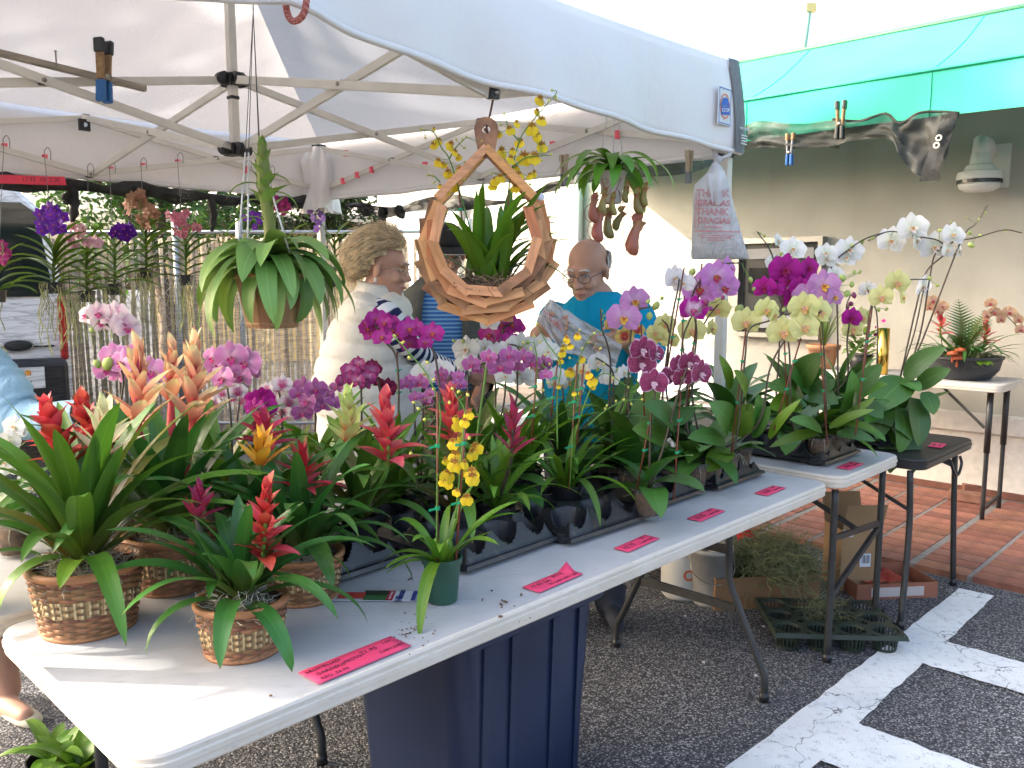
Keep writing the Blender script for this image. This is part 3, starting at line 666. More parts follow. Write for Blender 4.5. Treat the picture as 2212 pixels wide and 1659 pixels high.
drape(A, B, .075, 8, 90, 14, TU).build('cloth', n.m, cl2, smooth=True)
m = MB(); cB = curve(A[6:], 4); m.tube([p - TU*.01 for p in cB], .008, 5); m.build('hem', netd, cl2, smooth=True)
e0, e1 = A[-1], B[-1]
m = MB(); m.grid(lambda s, t: e0.lerp(e1, t) - TU*.03 + (TV*(.085*(1-s)-.0)) + TU*.02*math.sin(t*6), 3, 12); m.build('edge_band', netd, cl2, smooth=True)
for t in (.36, .47): 
    m = MB(); p = e0.lerp(e1, t) - TU*.055 + TV*.05; ringm(.009, .018, 16).build('eyelet', alu, cl2, M=flat(p, -TV, UP))
# spring clamps
rust = simple('rust_wood', (.28, .17, .08), .7, ns=60, na=.5); bluep = simple('blue_tip', (.02, .12, .33), .4)
def clamp(label, p, ax, s, m1, m2, grip, group=None, tilt=0):
    """two-jaw spring clamp hanging at p, jaws down"""
    t = thing('spring_clamp', label, 'clamp', p, group); X = Vec(ax).normalized(); Y = UP.cross(X)
    M_ = flat(p, X, UP) @ Mat.Rotation(tilt, 4, 'Z')
    for sg in (-1, 1):
        m = MB(); m.box((sg*.012*s, .045*s, 0), (.010*s, .105*s, .026*s)); o = m.build('arm', m1, t, M=M_ @ Mat.Rotation(-sg*.05, 4, 'Z')); bevel(o, .003*s)
        m = MB(); m.box((sg*.011*s, -.040*s, 0), (.015*s, .062*s, .03*s)); o = m.build('jaw', m2, t, M=M_ @ Mat.Rotation(sg*.03, 4, 'Z')); bevel(o, .004*s)
        m = MB(); m.box((sg*.013*s, .088*s, 0), (.017*s, .042*s, .032*s)); o = m.build('grip', grip, t, M=M_ @ Mat.Rotation(-sg*.05, 4, 'Z')); bevel(o, .005*s)
    m = MB(); m.tube([(0, 0, -.016*s), (0, 0, .016*s)], .010*s, 8); m.build('spring', bolt, t, M=M_, smooth=True)
ps = at(228, 166, 3.17)
clamp('rusty spring clamp with blue jaws gripping the weathered wooden lath', ps - Vec((0, .012, .005)), (.3, 1, 0), 1.25, rust, bluep, MATS['dark_panel'], tilt=-.06)
clamp('black spring clamp pinching the dark mesh to the green awning', dp(1815, 268, -.06), -TV, 1.25, rust, dark, dark)
clamp('blue tipped clamp hanging below the dark mesh on the awning', dp(1706, 330, -.02), -TV, 1.1, MATS['grey_plastic'], bluep, rust)
clamp('tan clamp with grey jaws pinching the black cloth beyond the yellow oncidium', onF(1213, 375)+CU*.02, CV*-1, .9, simple('tan_clamp', (.45, .38, .28), .6), MATS['grey_plastic'], MATS['tan_clamp'])
clamp('small clamp under the canopy corner beside the plastic bag', K(.02, .05, 1.97), CU, .8, MATS['tan_clamp'], MATS['grey_plastic'], MATS['tan_clamp'])
# wooden lath with a nail
lath = thing('wooden_lath', 'grey weathered wooden lath lying across the truss, with a nail in it', 'lath', at(150, 155, 3.2))
wood = simple('weathered_wood', (.32, .275, .22), .85, ns=8, na=.35, bump=.3, stretch=(1, 1, 8))
a, b = at(-60, 100, 2.95), at(315, 192, 3.32)
m = MB(); m.bar(a, b, .028, .022); o = m.build('stick', wood, lath); bevel(o, .002)
m = MB(); p = at(122, 140, 3.1); m.tube([p-UP*.01, p+UP*.045], .003, 6); m.tube([p+UP*.045, p+UP*.048], .006, 8); m.build('nail', bolt, lath)
# pink paper sign on the net
m = MB(); a, b = onB(-20, 388)+CV*-.03, onB(134, 392)+CV*-.03
m.grid(lambda s, t: a.lerp(b, s) + UP*(.022-.045*t) - CV*(.01*math.sin(s*7)+.02*t), 10, 3); sg = m.build('paper_sign', simple('red_paper', (.75, .05, .09), .7), smooth=True)
tag(sg, 'red paper strip with handwriting pinned along the top of the dark net', 'sign')
ink = simple('marker_ink', (.02, .016, .03), .6)
text('17.95  10  2.00', .030, flat(a.lerp(b, .62) - CV*.035 + UP*.0, b-a, UP), ink, sg, bold=-.0003, shear=.2)
# ================================================================ tables
n = N('table_plastic').pr(.5, 0, .4); f = n.noise(300, 2); g = n.noise(3, 5); sc = n.noise(14, 5, n.co('Object', (1, 5, 1)), dist=1.2)
c_ = n.ramp(g, [(.3, (.41, .415, .42)), (.7, (.49, .49, .485))]); c_ = n.mix(n.ramp(sc, [(.54, 0.0), (.74, .55)]), c_, (.34, .32, .28)); n.col(c_); n.bump(f, .25, .0015)
tabm = n.m
n = N('table_edge').pr(.55, 0, .35); g = n.noise(5, 5); d_ = n.noise(40, 4, n.co('Object', (1, 1, 6)))
c_ = n.mix(n.ramp(d_, [(.56, 0.0), (.76, .4)]), n.ramp(g, [(.3, (.58, .52, .43)), (.7, (.66, .61, .53))]), (.30, .24, .17)); n.col(c_); n.bump(n.noise(120, 2), .15, .001)
edgem = n.m
legm = simple('leg_steel', (.035, .036, .036), .45, .3, ns=20, na=.3)
blacktop = simple('black_table_plastic', (.012, .012, .013), .5, ns=200, na=.3, bump=.2)
def rrect(u0, u1, v0, v1, r, z, nseg=5):
    pts = []
    for (cu, cv, a0) in ((u1-r, v1-r, 0), (u0+r, v1-r, 90), (u0+r, v0+r, 180), (u1-r, v0+r, 270)):
        for k in range(nseg+1): a = rad(a0+90*k/nseg); pts.append(T(cu+r*math.cos(a), cv+r*math.sin(a), z))
    return pts
def table(label, u0, u1, v0, v1, z, top, edge, legs, long_u, r=.06, th=.048, group=None):
    t = thing('folding_table', label, 'table', T((u0+u1)/2, (v0+v1)/2, 0), group)
    I = lambda d, zz: rrect(u0+d, u1-d, v0+d, v1-d, max(.01, r-d), zz)
    m = MB(); nn = len(I(0, z))
    rings = [I(.03, z-th), I(.004, z-th+.001), I(0, z-th+.006), I(.001, z-.030), I(-.003, z-.028), I(-.003, z-.018), I(.001, z-.016), I(0, z-.007), I(.003, z-.002), I(.008, z)]
    m.cur = 1; m.loft(rings, cap=False); m.cur = 0
    m.add(rings[-1], [tuple(range(nn))]); m.cur = 1; m.add(rings[0], [tuple(range(nn-1, -1, -1))])
    o = m.build('table_top', [top, edge], t, smooth=True); sharp(o, 30)
    zt = z-th
    for L in legs:
        m = MB(); m.tube(curve([T(a, b, c) for a, b, c in L[0]], 5), .0135, 10); m.build('leg', legm, t, smooth=True)
        e = L[0][-1]; m = MB(); m.tube([T(e[0], e[1], .035), T(e[0], e[1], 0)], .0175, 10); m.build('foot_cap', blk, t, smooth=True)
    return t
def wish(uc, v0, v1, z, flip=False):
    vm = (v0+v1)/2
    return [([(uc, vm+s*.17, z), (uc, vm+s*.17, z*.78), (uc, vm+s*.175, z*.60), (uc, vm+s*.21, z*.48), (uc, vm+s*((v1-v0)/2-.08), z*.22), (uc, vm+s*((v1-v0)/2-.05), z*.12), (uc, vm+s*((v1-v0)/2-.05), 0.002)],) for s in (-1, 1)]
ft = table('long white plastic folding table carrying the bromeliads and orchid trays', -.02, 2.53, 0, .75, .74, tabm, edgem, wish(.11, 0, .75, .69)+wish(2.16, 0, .75, .69), True)
for uc in (.11, 2.16):
    for zz in (.31, .52):
        w_ = .205 if zz < .4 else .17
        m = MB(); m.bar(T(uc, .375-w_, zz), T(uc, .375+w_, zz), .018, .03); m.build('cross_bar', legm, ft)
m = MB(); m.tube([T(2.15, .375, .50), T(1.6, .375, .69)], .010, 8); m.tube([T(.12, .375, .50), T(.7, .375, .69)], .010, 8); m.build('brace', legm, ft, smooth=True)
t2 = table('white folding table with its short end beside the black table', 2.58, 3.19, -.02, 1.82, .75, tabm, edgem, [([(u_, v_, .69), (u_, v_, .4), (u_, v_, .002)],) for u_ in (2.62, 3.10) for v_ in (.02, 1.7)], False)
for v_ in (.02, 1.7):
    m = MB(); m.bar(T(2.62, v_, .50), T(3.10, v_, .46), .016, .022); m.bar(T(2.63, v_, .27), T(3.10, v_, .45), .016, .022); m.build('cross_bar', legm, t2)
m = MB(); m.bar(T(2.86, .02, .48), T(2.86, .45, .68), .014, .018); m.build('brace', legm, t2)
bt = table('black folding table with its short end next to the white one', 3.23, 3.95, -.10, 1.70, .725, blacktop, blacktop, [([(u_, v_, .67), (u_, v_-.01, .4), (u_+du, v_-.03, .002)],) for u_, du in ((3.25, -.10), (3.86, 0)) for v_ in (-.04, 1.6)], False)
m = MB(); m.bar(T(3.25, -.04, .5), T(3.25, .3, .66), .010, .014); m.build('brace', legm, bt)
m = MB(); m.tube(curve([T(3.62, -.09, .665), T(3.66, -.10, .60), T(3.72, -.10, .585), T(3.76, -.10, .63), T(3.76, -.09, .665)], 5), .007, 6); m.build('carry_handle', blk, bt, smooth=True)
m = MB(); m.bar(T(3.86, -.04, .60), T(3.80, .12, .67), .016, .03); m.build('hinge', legm, bt)
tall = table('tall white folding table against the wall holding the bowl planter', 4.98, 5.50, .05, 1.38, .875, tabm, edgem, [([(u_, v_, .83), (u_, v_, .5), (u_, v_, .035)],) for u_ in (5.08, 5.44) for v_ in (.13, 1.35)], False, .05)
m = MB(); m.bar(T(5.08, .13, .10), T(5.44, .13, .12), .014, .02); m.bar(T(5.08, .15, .6), T(5.08, .39, .82), .008, .016); m.build('brace', legm, tall)
for u_ in (5.08, 5.44):
    m = MB(); m.tube([T(u_, .13, .45), T(u_, .13, .83)], .018, 10); m.build('leg_sleeve', legm, tall, smooth=True)
lt = table('white folding table behind the bromeliad baskets, next to the person in light blue', -.75, 1.10, .80, 1.42, .74, tabm, edgem, wish(-.5, .80, 1.42, .69)+wish(.85, .80, 1.42, .69), True)
woodtab = simple('worn_wood_top', (.40, .30, .22), .8, ns=9, na=.3)
ct = table('pale worn table of white moth orchids beyond the shoppers', 2.35, 4.3, 2.25, 2.85, .74, woodtab, edgem, [([(u_, v_, .69), (u_, v_, .4), (u_, v_, .002)],) for u_ in (2.5, 4.2) for v_ in (2.3, 2.8)], True, .04)
# ================================================================ black nursery trays
def traymesh(nu, nv, pitch, r, h=.082, res=.0036):
    w, d = nu*pitch, nv*pitch; ex = .006
    X = int((w+2*ex)/res); Yn = int((d+2*ex)/res); m = MB(); hh = .022
    cs = [((i-(nu-1)/2)*pitch, (j-(nv-1)/2)*pitch) for i in range(nu) for j in range(nv)]
    def z(x, y):
        e = min(w/2+ex-abs(x), d/2+ex-abs(y))
        zz = hh if e < .010 else min(h, hh + (e-.010)/.030*(h-hh)*1.0)
        q = min(math.hypot(x-a, y-b) for a, b in cs)
        sad = -.012*(math.cos((x+w/2)/pitch*2*math.pi)+math.cos((y+d/2)/pitch*2*math.pi)-2)*-.25
        zz = zz + (sad if e > .04 else 0)
        if q < r: 
            k = (r-q)/(r*.32); zz = min(zz, max(.008, h*1.02 - min(1, k)*h*.95)) if q > r*.5 else .008
            if e < .012: zz = max(zz, hh)
        return zz
    vs = []
    for j in range(Yn+1):
        for i in range(X+1):
            x = -w/2-ex + i*(w+2*ex)/X; y = -d/2-ex + j*(d+2*ex)/Yn; zz = z(x, y)
            if i in (0, X) or j in (0, Yn): zz = hh
            vs.append((x, y, zz))
    m.add(vs, [(j*(X+1)+i, j*(X+1)+i+1, (j+1)*(X+1)+i+1, (j+1)*(X+1)+i) for j in range(Yn) for i in range(X)])
    # skirt down to the table, with feet
    a, b = w/2+ex, d/2+ex
    P = [(-a, -b), (a, -b), (a, b), (-a, b)]; Q = [(-a-.004, -b-.004), (a+.004, -b-.004), (a+.004, b+.004), (-a-.004, b+.004)]
    m.add([(x, y, hh) for x, y in P]+[(x, y, .012) for x, y in Q], [(k, (k+1) % 4, 4+(k+1) % 4, 4+k) for k in range(4)])
    for sx in (-1, 0, 1):
        for sy in (-1, 1): m.lathe([(.03, .03), (.028, 0)], 10, (sx*(w/2-.02), sy*(d/2-.05), 0), cap=True)
    return m
n = N('tray_plastic').pr(.32, 0, .5); g = n.noise(6, 4); dd = n.noise(45, 4)
n.col(n.mix(n.ramp(dd, [(.58, 0.0), (.72, .35)]), n.ramp(g, [(.3, (.010, .011, .014)), (.7, (.018, .020, .026))]), (.12, .105, .08)))
n.l(n.ramp(g, [(.3, .25), (.7, .5)]), n.b.inputs['Roughness'])
traym = n.m
TR = {}
def tray(label, uc, vc, z, kind='a', rot=0, group=None):
    if kind not in TR:
        TR[kind] = {'a': traymesh(3, 4, .118, .054), 'b': traymesh(3, 4, .112, .050), 'c': traymesh(2, 3, .125, .056)}[kind].mesh('nursery_tray', traym, True)
        TR[kind].set_sharp_from_angle(angle=rad(40))
    o = ob('nursery_tray', TR[kind], M=Mat.Translation(T(uc, vc, z)) @ Mat.Rotation(PH+rot, 4, 'Z')); tag(o, label, 'tray', group); return o
tray('black plastic nursery tray beside the green pot of yellow oncidium, cells mostly empty', 1.085, .49, .741, 'a', .02)
tray('black nursery tray holding red bromeliads behind the two wicker baskets', .72, .62, .741, 'c', .05)
tray('black nursery tray with oncidium leaves drooping over its front', 1.455, .44, .741, 'a', -.02)
tray('black nursery tray of moth orchids in clear pots, with a leaf hanging in front', 1.86, .47, .741, 'b', .0)
tray('black nursery tray of yellow moth orchids at the end of the long table', 2.27, .455, .741, 'b', .01)
tray('black nursery tray of moth orchids on the white table end', 2.88, .33, .751, 'b', .0)
tray('black nursery tray under the broad leaved orchids on the black table', 3.55, .32, .726, 'b', .0)
# ================================================================ pots
green_pot = simple('green_pot', (.018, .075, .048), .4, ns=10, na=.15)
barkm = simple('bark_mix', (.13, .075, .04), .9, ns=60, na=.6, bump=.8)
n = N('clear_plastic').pr(.12, 0, .6); n.col((.22, .23, .21)); mx = n.n('MixShader'); mx.inputs[0].default_value = .84; tr_ = n.n('BsdfTransparent'); n.l(n.b.outputs[0], mx.inputs[1]); n.l(tr_.outputs[0], mx.inputs[2]); n.l(mx.outputs[0], n.out.inputs[0])
clearm = n.m
rootm = simple('root_grey', (.27, .26, .18), .7, ns=40, na=.3)
potme = {}
def potmesh(r, h, mat, key):
    if key not in potme:
        m = MB(); m.lathe([(r*.55, .0), (r*.74, .002), (r*.80, h*.3), (r*.92, h*.86), (r*1.0, h*.86), (r*1.02, h), (r*.96, h), (r*.90, h*.86)], 24); potme[key] = m.mesh('pot', mat, True); potme[key].set_sharp_from_angle(angle=rad(35))
        m = MB(); m.lathe([(r*.70, .01), (r*.86, h*.8), (r*.6, h*.84), (.004, h*.86)], 16, wob=.03, cap=True); potme[key+'s'] = m.mesh('potting_bark', barkm, True)
    return potme[key], potme[key+'s']
def pot(parent, p, kind='clear', r=.052, h=.10):
    mt = {'clear': clearm, 'green': green_pot, 'black': blk, 'white': MATS['camera_white']}[kind]
    a, b = potmesh(r, h, mt, '%s%.3f%.3f' % (kind, r, h))
    ob('pot', a, parent, Mat.Translation(p)); ob('potting_bark', b, parent, Mat.Translation(p) @ Mat.Rotation(ru(0, 6), 4, 'Z'))
def roots(parent, p, r, nr, L, down=True, mat=None, name='root', th=.0022):
    for k in range(nr):
        a = ru(0, 6.28); d = Vec((math.cos(a), math.sin(a), 0)); q = Vec(p) + d*r*.7
        pts = [q, q + d*L*.3 + UP*L*ru(.05, .25), q + d*L*ru(.4, .6) - UP*L*ru(.1, .3), q + d*L*ru(.4, .8) + Vec((ru(-.2, .2)*L, ru(-.2, .2)*L, -L*ru(.3, .8)))]
        m = MB(); m.tube(curve(pts, 4), [th]*12+[th*.5], 5); m.build(name, mat or rootm, parent, smooth=True)
# wicker baskets
wk = [simple('wicker_dark', (.20, .085, .036), .6, ns=30, na=.4, vary=.3), simple('wicker_mid', (.27, .125, .055), .6, ns=30, na=.4, vary=.3)]
straw = N('straw_braid').pr(.65); u, v = straw.uv(); w = straw.math('SINE', straw.math('MULTIPLY', u, 6.283*46)); straw.col(straw.ramp(w, [(.2, (.33, .22, .10)), (.7, (.60, .45, .24))])); straw.bump(w, .7, .004); straw = straw.m
rimm = simple('basket_rim', (.36, .16, .065), .55, ns=12, na=.3, stretch=(1, 1, 8))
stakem = simple('basket_stake', (.20, .115, .055), .6, ns=40, na=.3, stretch=(8, 8, 1))
moss = simple('dry_moss_m', (.33, .32, .25), .9, vary=.3)
moss_g = simple('moss_green_m', (.15, .16, .075), .9, vary=.3)
def strands(p, r, h, nst, seed, sx=1, sy=1, L=.06, th=.0011):
    r_ = random.Random(seed); m = MB()
    for k in range(nst):
        a = r_.uniform(0, 6.28); rr = r*math.sqrt(r_.random()); q = Vec(p)+Vec((rr*math.cos(a)*sx, rr*math.sin(a)*sy, h*r_.random()*(1-(rr/r)**2*.8)))
        pts = [q]; d = Vec((r_.gauss(0, 1), r_.gauss(0, 1), r_.gauss(0, .5))).normalized()
        for i in range(4): d = (d + Vec((r_.gauss(0, .7), r_.gauss(0, .7), r_.gauss(0, .5)-.05))).normalized(); pts.append(pts[-1]+d*L*.3)
        m.tube(pts, th, 3, False)
    return m
def basket(label, p, r, h, seed, bands=(.42, .60), nrow=15, yaw=0):
    t = thing('wicker_basket', label, 'basket', p); p = Vec(p); rb = r*.80
    R = lambda z: rb + (r-rb)*(z/h)**.8
    ns = 26
    for k in range(ns):
        a = 2*math.pi*k/ns + yaw; d = Vec((math.cos(a), math.sin(a), 0)); tn = Vec((-d.y, d.x, 0)); m = MB()
        def sf(s, tt): z = h*tt; return p + d*(R(z)+.0016) + tn*((s-.5)*.011) + UP*z
        m.grid(sf, 1, 6); m.build('stake', stakem, t)
    for j in range(nrow):
        z = h*(.04 + .84*j/(nrow-1)); band = bands[0]*h < z < bands[1]*h; pts = []
        kk = ns*4
        for k in range(kk+1):
            a = 2*math.pi*k/kk + yaw; und = .0030*math.cos(ns/2*2*math.pi*k/kk + (j % 2)*math.pi)
            d = Vec((math.cos(a), math.sin(a), 0)); pts.append(p + d*(R(z)+und+.001) + UP*(z+.0012*mnoise.noise(Vec((k*.3, j, seed)))))
        m = MB(); hz = h*.84/(nrow-1)*.54
        def rf_(s, tt): 
            i = min(int(round(s*kk)), kk); q = pts[i]; d = (q-p); d.z = 0; d.normalize(); ph = (tt-.5)*2.6
            return q + d*(.0022*math.cos(ph)) + UP*(hz*math.sin(ph)/math.sin(1.3))
        m.grid(rf_, kk, 3); m.build('braid' if band else 'weaver', straw if band else wk[j % 2], t, smooth=True)
    m = MB(); m.lathe([(R(h*.88)+.004, h*.89), (r+.006, h*.90), (r+.007, h*.98), (r+.003, h*1.0), (r-.006, h*.99), (r-.007, h*.88)], 40, p); m.build('rim', rimm, t, smooth=True)
    m = MB(); m.lathe([(rb-.005, .002), (rb+.006, 0), (rb+.008, .006), (rb+.002, .011)], 40, p); m.build('foot_ring', rimm, t, smooth=True)
    m = MB(); m.lathe([(rb-.004, .004), (r-.010, h*.86), (.002, h*.88)], 24, p); m.build('liner', barkm, t, smooth=True)
    strands(p+UP*h*.84, r*.72, h*.14, 340, seed, L=r*.5, th=.0009).build('moss', moss, t, kind='stuff')
    return t
B1 = T(.125, .61, .741); B2 = T(.30, .262, .741); B3 = T(.545, .425, .741); B4 = T(.36, .72, .741)
basket('larger wicker basket of red and cream bromeliads at the table end', B1, .112, .150, 1, (.36, .60), 18)
basket('small wicker basket with one red bromeliad, standing alone in front', B2, .088, .112, 2, (.26, .62), 14, .1)
basket('wicker basket half hidden behind the small one, near the flyer', B3, .092, .112, 3, (.36, .66), 14)
basket('wicker basket of tall peach bromeliads behind the larger basket', B4, .105, .14, 4, (.36, .62), 16)
# ================================================================ paper on the table
pink = simple('pink_paper', (.80, .055, .15), .6)
def sign(label, u, v, w, h, a, lines, z=.7425, curl=0.0):
    p = T(u, v, z); X = Mat.Rotation(a, 3, 'Z') @ TU; Y = UP.cross(X)
    m = MB()
    def fn(s, t): return p + X*((s-.5)*w) + Y*((t-.5)*h) + UP*(.0012 + curl*max(0, s-.8)*5*max(0, t-.5)*2)
    m.grid(fn, 10, 4); o = m.build('price_sign', pink, smooth=True); tag(o, label, 'price sign')
    sd = o.modifiers.new('solid', 'SOLIDIFY'); sd.thickness = .0006; sd.offset = 1
    for (tx, s, dx, dy) in lines:
        text(tx, s, flat(p + X*(dx*w) + Y*(dy*h) + UP*.0028, X, Y), ink, o, bold=-s*.012, shear=.15, depth=.0002)
sign('long pink price sign headed bromeliad gardens on the white table', .43, .052, .225, .068, .02, [('BROMELIAD', .015, -.30, .28), ('GARDENS', .015, -.28, -.02), ('REG. 24.95', .014, -.30, -.32), ('NOW', .016, -.03, .05), ('21.95', .019, .16, .15), ('1.00', .013, .38, .25), ('CASH DISC', .0125, .34, -.2)])
sign('pink price sign with a curled corner in front of the empty tray cells', 1.03, .060, .175, .055, .04, [('17.95 EA', .020, -.25, .1), ('3/21.95', .016, .2, .25), ('.95 CASH DISC 1.00', .013, .12, -.25)], curl=.02)
sign('pink price sign marked 15.75 below the drooping oncidium leaf', 1.42, .085, .165, .05, .06, [('15.75', .026, -.25, 0), ('.75', .018, .28, .25), ('CASH DISC', .014, .22, -.2)])
sign('pink price sign marked 15.75 between two other signs, ahead of the clear pots', 1.815, .098, .16, .05, .05, [('15.75', .026, -.25, 0), ('.75', .016, .25, .25), ('CASH DISC', .014, .22, -.2)])
sign('pink price sign marked 23.00 near the far end of the long table', 2.245, .098, .15, .05, .03, [('23.00', .026, -.2, 0), ('1.00', .014, .3, .25), ('CASH DISC', .014, .25, -.2)])
sign('pink price sign on the short end of the white side table', 2.80, .040, .15, .055, .02, [('25.00', .024, -.2, 0), ('1.00', .014, .28, .25), ('CASH DISC', .014, .22, -.2)], .7525)
sign('pink price sign on the black table', 3.62, -.03, .12, .06, .12, [('28.00', .018, 0, .2), ('CASH', .016, 0, -.2)], .7275)
# flyer
fp = T(.66, .295, .7425); fx = Vec((1, -.02, 0)).normalized(); fyv = UP.cross(fx)
pfly = simple('flyer_paper', (.60, .63, .68), .3)
m = MB(); m.box(fp + UP*.001, (.225, .062, .0012), fx, fyv); fl = m.build('flyer', pfly); tag(fl, 'glossy campaign flyer with red and blue panels lying by the green pot', 'flyer')
def panel(x0, x1, y0, y1, c, nm, lift=.0004): 
    m = MB(); z = UP*(.0018+lift); q = lambda x, y: fp + fx*(x*.225) + fyv*(y*.062) + z
    m.poly([q(x0, y0), q(x1, y0), q(x1, y1), q(x0, y1)]); return m.build(nm, simple('flyer_'+nm, c, .3), fl)
panel(-.5, .12, -.5, .5, (.45, .48, .50), 'photo_panel'); panel(-.40, -.12, -.35, .3, (.50, .06, .04), 'red_figure', .0008); panel(-.12, .12, -.5, -.0, (.05, .14, .05), 'green_figure', .0008); panel(-.14, .12, .0, .5, (.03, .05, .03), 'dark_panel', .0006)
panel(.12, .19, -.5, .5, (.45, .03, .04), 'red_panel'); panel(.38, .5, -.5, .5, (.03, .05, .26), 'blue_panel'); panel(-.5, -.47, -.5, .5, (.45, .03, .04), 'red_edge', .0008)
text('Hillman', .024, flat(fp + fx*.058 + UP*.0026, fyv, -fx), simple('flyer_ink', (.02, .03, .18), .3), fl, bold=.0005, depth=.0002)
text('Vote Change', .009, flat(fp + fx*.0345 + UP*.0028, fyv, -fx), pfly, fl, depth=.0002); text('for City Council', .008, flat(fp + fx*.098 + UP*.0026, fyv, -fx), pfly, fl, depth=.0002)
# crumbs of potting soil
m = MB()
for (u, v, nn, sp) in ((895, 1360, 30, 26), (870, 1375, 12, 14), (1085, 1303, 6, 8), (1100, 1300, 4, 20), (884, 1250, 3, 3), (1045, 1296, 2, 3), (530, 1455, 2, 60), (1300, 1270, 8, 150)):
    for k in range(nn):
        p = onz(u+rnd.gauss(0, sp), v+rnd.gauss(0, sp*.7), .742); s = ru(.0007, .0026) if nn > 6 else ru(.002, .005); m.ball(p+UP*s*.5, (s*ru(.7, 1.5), s, s*.7), 5, 3)
m.build('soil_crumbs', barkm, label='dark crumbs of potting soil scattered on the white table', cat='soil', kind='stuff')
# ================================================================ under the tables
navy = simple('navy_plastic', (.006, .014, .045), .42, ns=4, na=.2)
tub = thing('storage_tub', 'large navy blue plastic tub under the long white table', 'tub', T(1.05, .40, 0))
def trr(k, z, r=.07): 
    u0, u1, v0, v1 = .80+.05*(1-k), 1.37-.05*(1-k), .16+.03*(1-k), .66-.03*(1-k); return rrect(u0, u1, v0, v1, r, z, 6)
m = MB(); m.loft([trr(0, .0), trr(.02, .01), trr(.8, .60), trr(.82, .605)], cap=False); m.add(trr(0, .0), [tuple(range(27, -1, -1))]); o = m.build('shell', navy, tub, smooth=True); sharp(o)
m = MB()
def ro(d, z): return rrect(.805-d, 1.365+d, .165-d, .655+d, .08, z+.16, 6)
m.loft([ro(.0, .43), ro(.028, .435), ro(.030, .49), ro(.018, .50), ro(-.005, .50), ro(-.01, .44)], cap=False); o = m.build('rim', navy, tub, smooth=True); sharp(o)
for uu in (.90, 1.0, 1.16, 1.27):
    m = MB(); m.loft([[T(uu-w/2, .168+.032*(1-k), z), T(uu+w/2, .168+.032*(1-k), z), T(uu+w/2, .152+.032*(1-k), z), T(uu-w/2, .152+.032*(1-k), z)] for k, z, w in ((.02, .03, .02), (.8, .58, .028))]); m.build('rib', navy, tub)
# cardboard boxes
card = simple('cardboard', (.20, .11, .05), .85, ns=6, na=.12, bump=.05); card2 = simple('cardboard_light', (.30, .19, .095), .85, ns=6, na=.12)
def obox(label, p, w, d, h, yaw, mt, flaps=0):
    t = thing('cardboard_box', label, 'box', p); X = Vec((math.cos(yaw), math.sin(yaw), 0)); Y = Vec((-X.y, X.x, 0)); p = Vec(p)
    for (a, b, c) in ((X, Y, 1), (X, Y, -1), (Y, X, 1), (Y, X, -1)):
        ln = w if a is X else d; of = (d if a is X else w)/2; m = MB(); m.box(p + b*(c*(of-.0025)) + UP*h/2, (ln - (0 if a is X else .011), .005, h), a, b); m.build('side', mt, t)
    m = MB(); m.box(p + UP*.003, (w-.012, d-.012, .005), X, Y); m.build('bottom', mt, t)
    for k in range(flaps):
        s = 1 if k % 2 else -1; m = MB(); q = p + Y*(s*d/2) + UP*h; e = Y*(s*.3) + UP*.95; m.grid(lambda a_, b_: q + X*((a_-.5)*w) + e*(b_*.14), 1, 1); m.build('flap', mt, t)
    return t, X, Y
yb = rad(20)
bx1, X1, Y1 = obox('low open cardboard box of tangled grey-green moss under the table', T(3.0, .52, 0)+Vec((.0, .10, 0)), .50, .36, .15, PH-rad(90)+rad(52), card)
strands(T(3.0, .52, .12)+Vec((.08, .06, 0)), .19, .20, 1100, 11, .95, .85, .13, .0017).build('spanish_moss', moss_g, label='heap of stringy grey-green moss in the low cardboard box', cat='moss', kind='stuff')
m = MB(); pm = onz(1775, 1300, .13)
strands(pm - UP*.10, .06, .14, 160, 12, 1, 1, .12, .0010).build('hanging_moss', moss_g, label='wisp of moss trailing over the box edge to the ground', cat='moss', kind='stuff')
pb = onz(1880, 1280, 0)
bx2, X2, Y2 = obox('tall light cardboard box with taped flaps and a barcode, behind a table leg', Vec((pb.x-.05, pb.y+.12, 0)), .20, .18, .30, PH-rad(40), card2, 2)
m = MB(); m.box(Vec((pb.x-.05, pb.y+.12, .15)) - Y2*.093 + X2*.02, (.055, .002, .065), X2, Y2); lb = m.build('barcode_label', pfly, bx2)
for k in range(7):
    m = MB(); m.box(Vec((pb.x-.05, pb.y+.12, .155)) - Y2*.0945 + X2*(.004+k*.006), (.0012+.0012*(k % 3), .001, .04), X2, Y2); m.build('bar_line', ink, lb)
for s in (-.07, .07):
    m = MB(); m.box(Vec((pb.x-.05, pb.y+.12, .285)) - Y2*.0915 + X2*s, (.05, .001, .035), X2, Y2); m.build('tape', pfly, bx2)
bx3, X3, Y3 = obox('flat reddish cardboard tray lying by the patio edge', T(3.58, .17, 0), .40, .28, .075, PH-rad(40), simple('card_red', (.26, .10, .06), .85, ns=6, na=.2))
m = MB(); m.box(T(3.58, .17, .035) + UP*0 - Y3*.1415 , (.26, .002, .045), X3, Y3); m.build('label_strip', simple('label_grey', (.45, .40, .38), .7), bx3)
m = MB(); m.grid(lambda s, t: T(3.60, .20, .05) + X3*((s-.5)*.22) + Y3*((t-.5)*.16) + UP*(.03*mnoise.noise(Vec((s*4, t*4, 1)))), 8, 8); m.build('red_wrap', simple('red_plastic', (.35, .03, .025), .4), bx3, smooth=True)
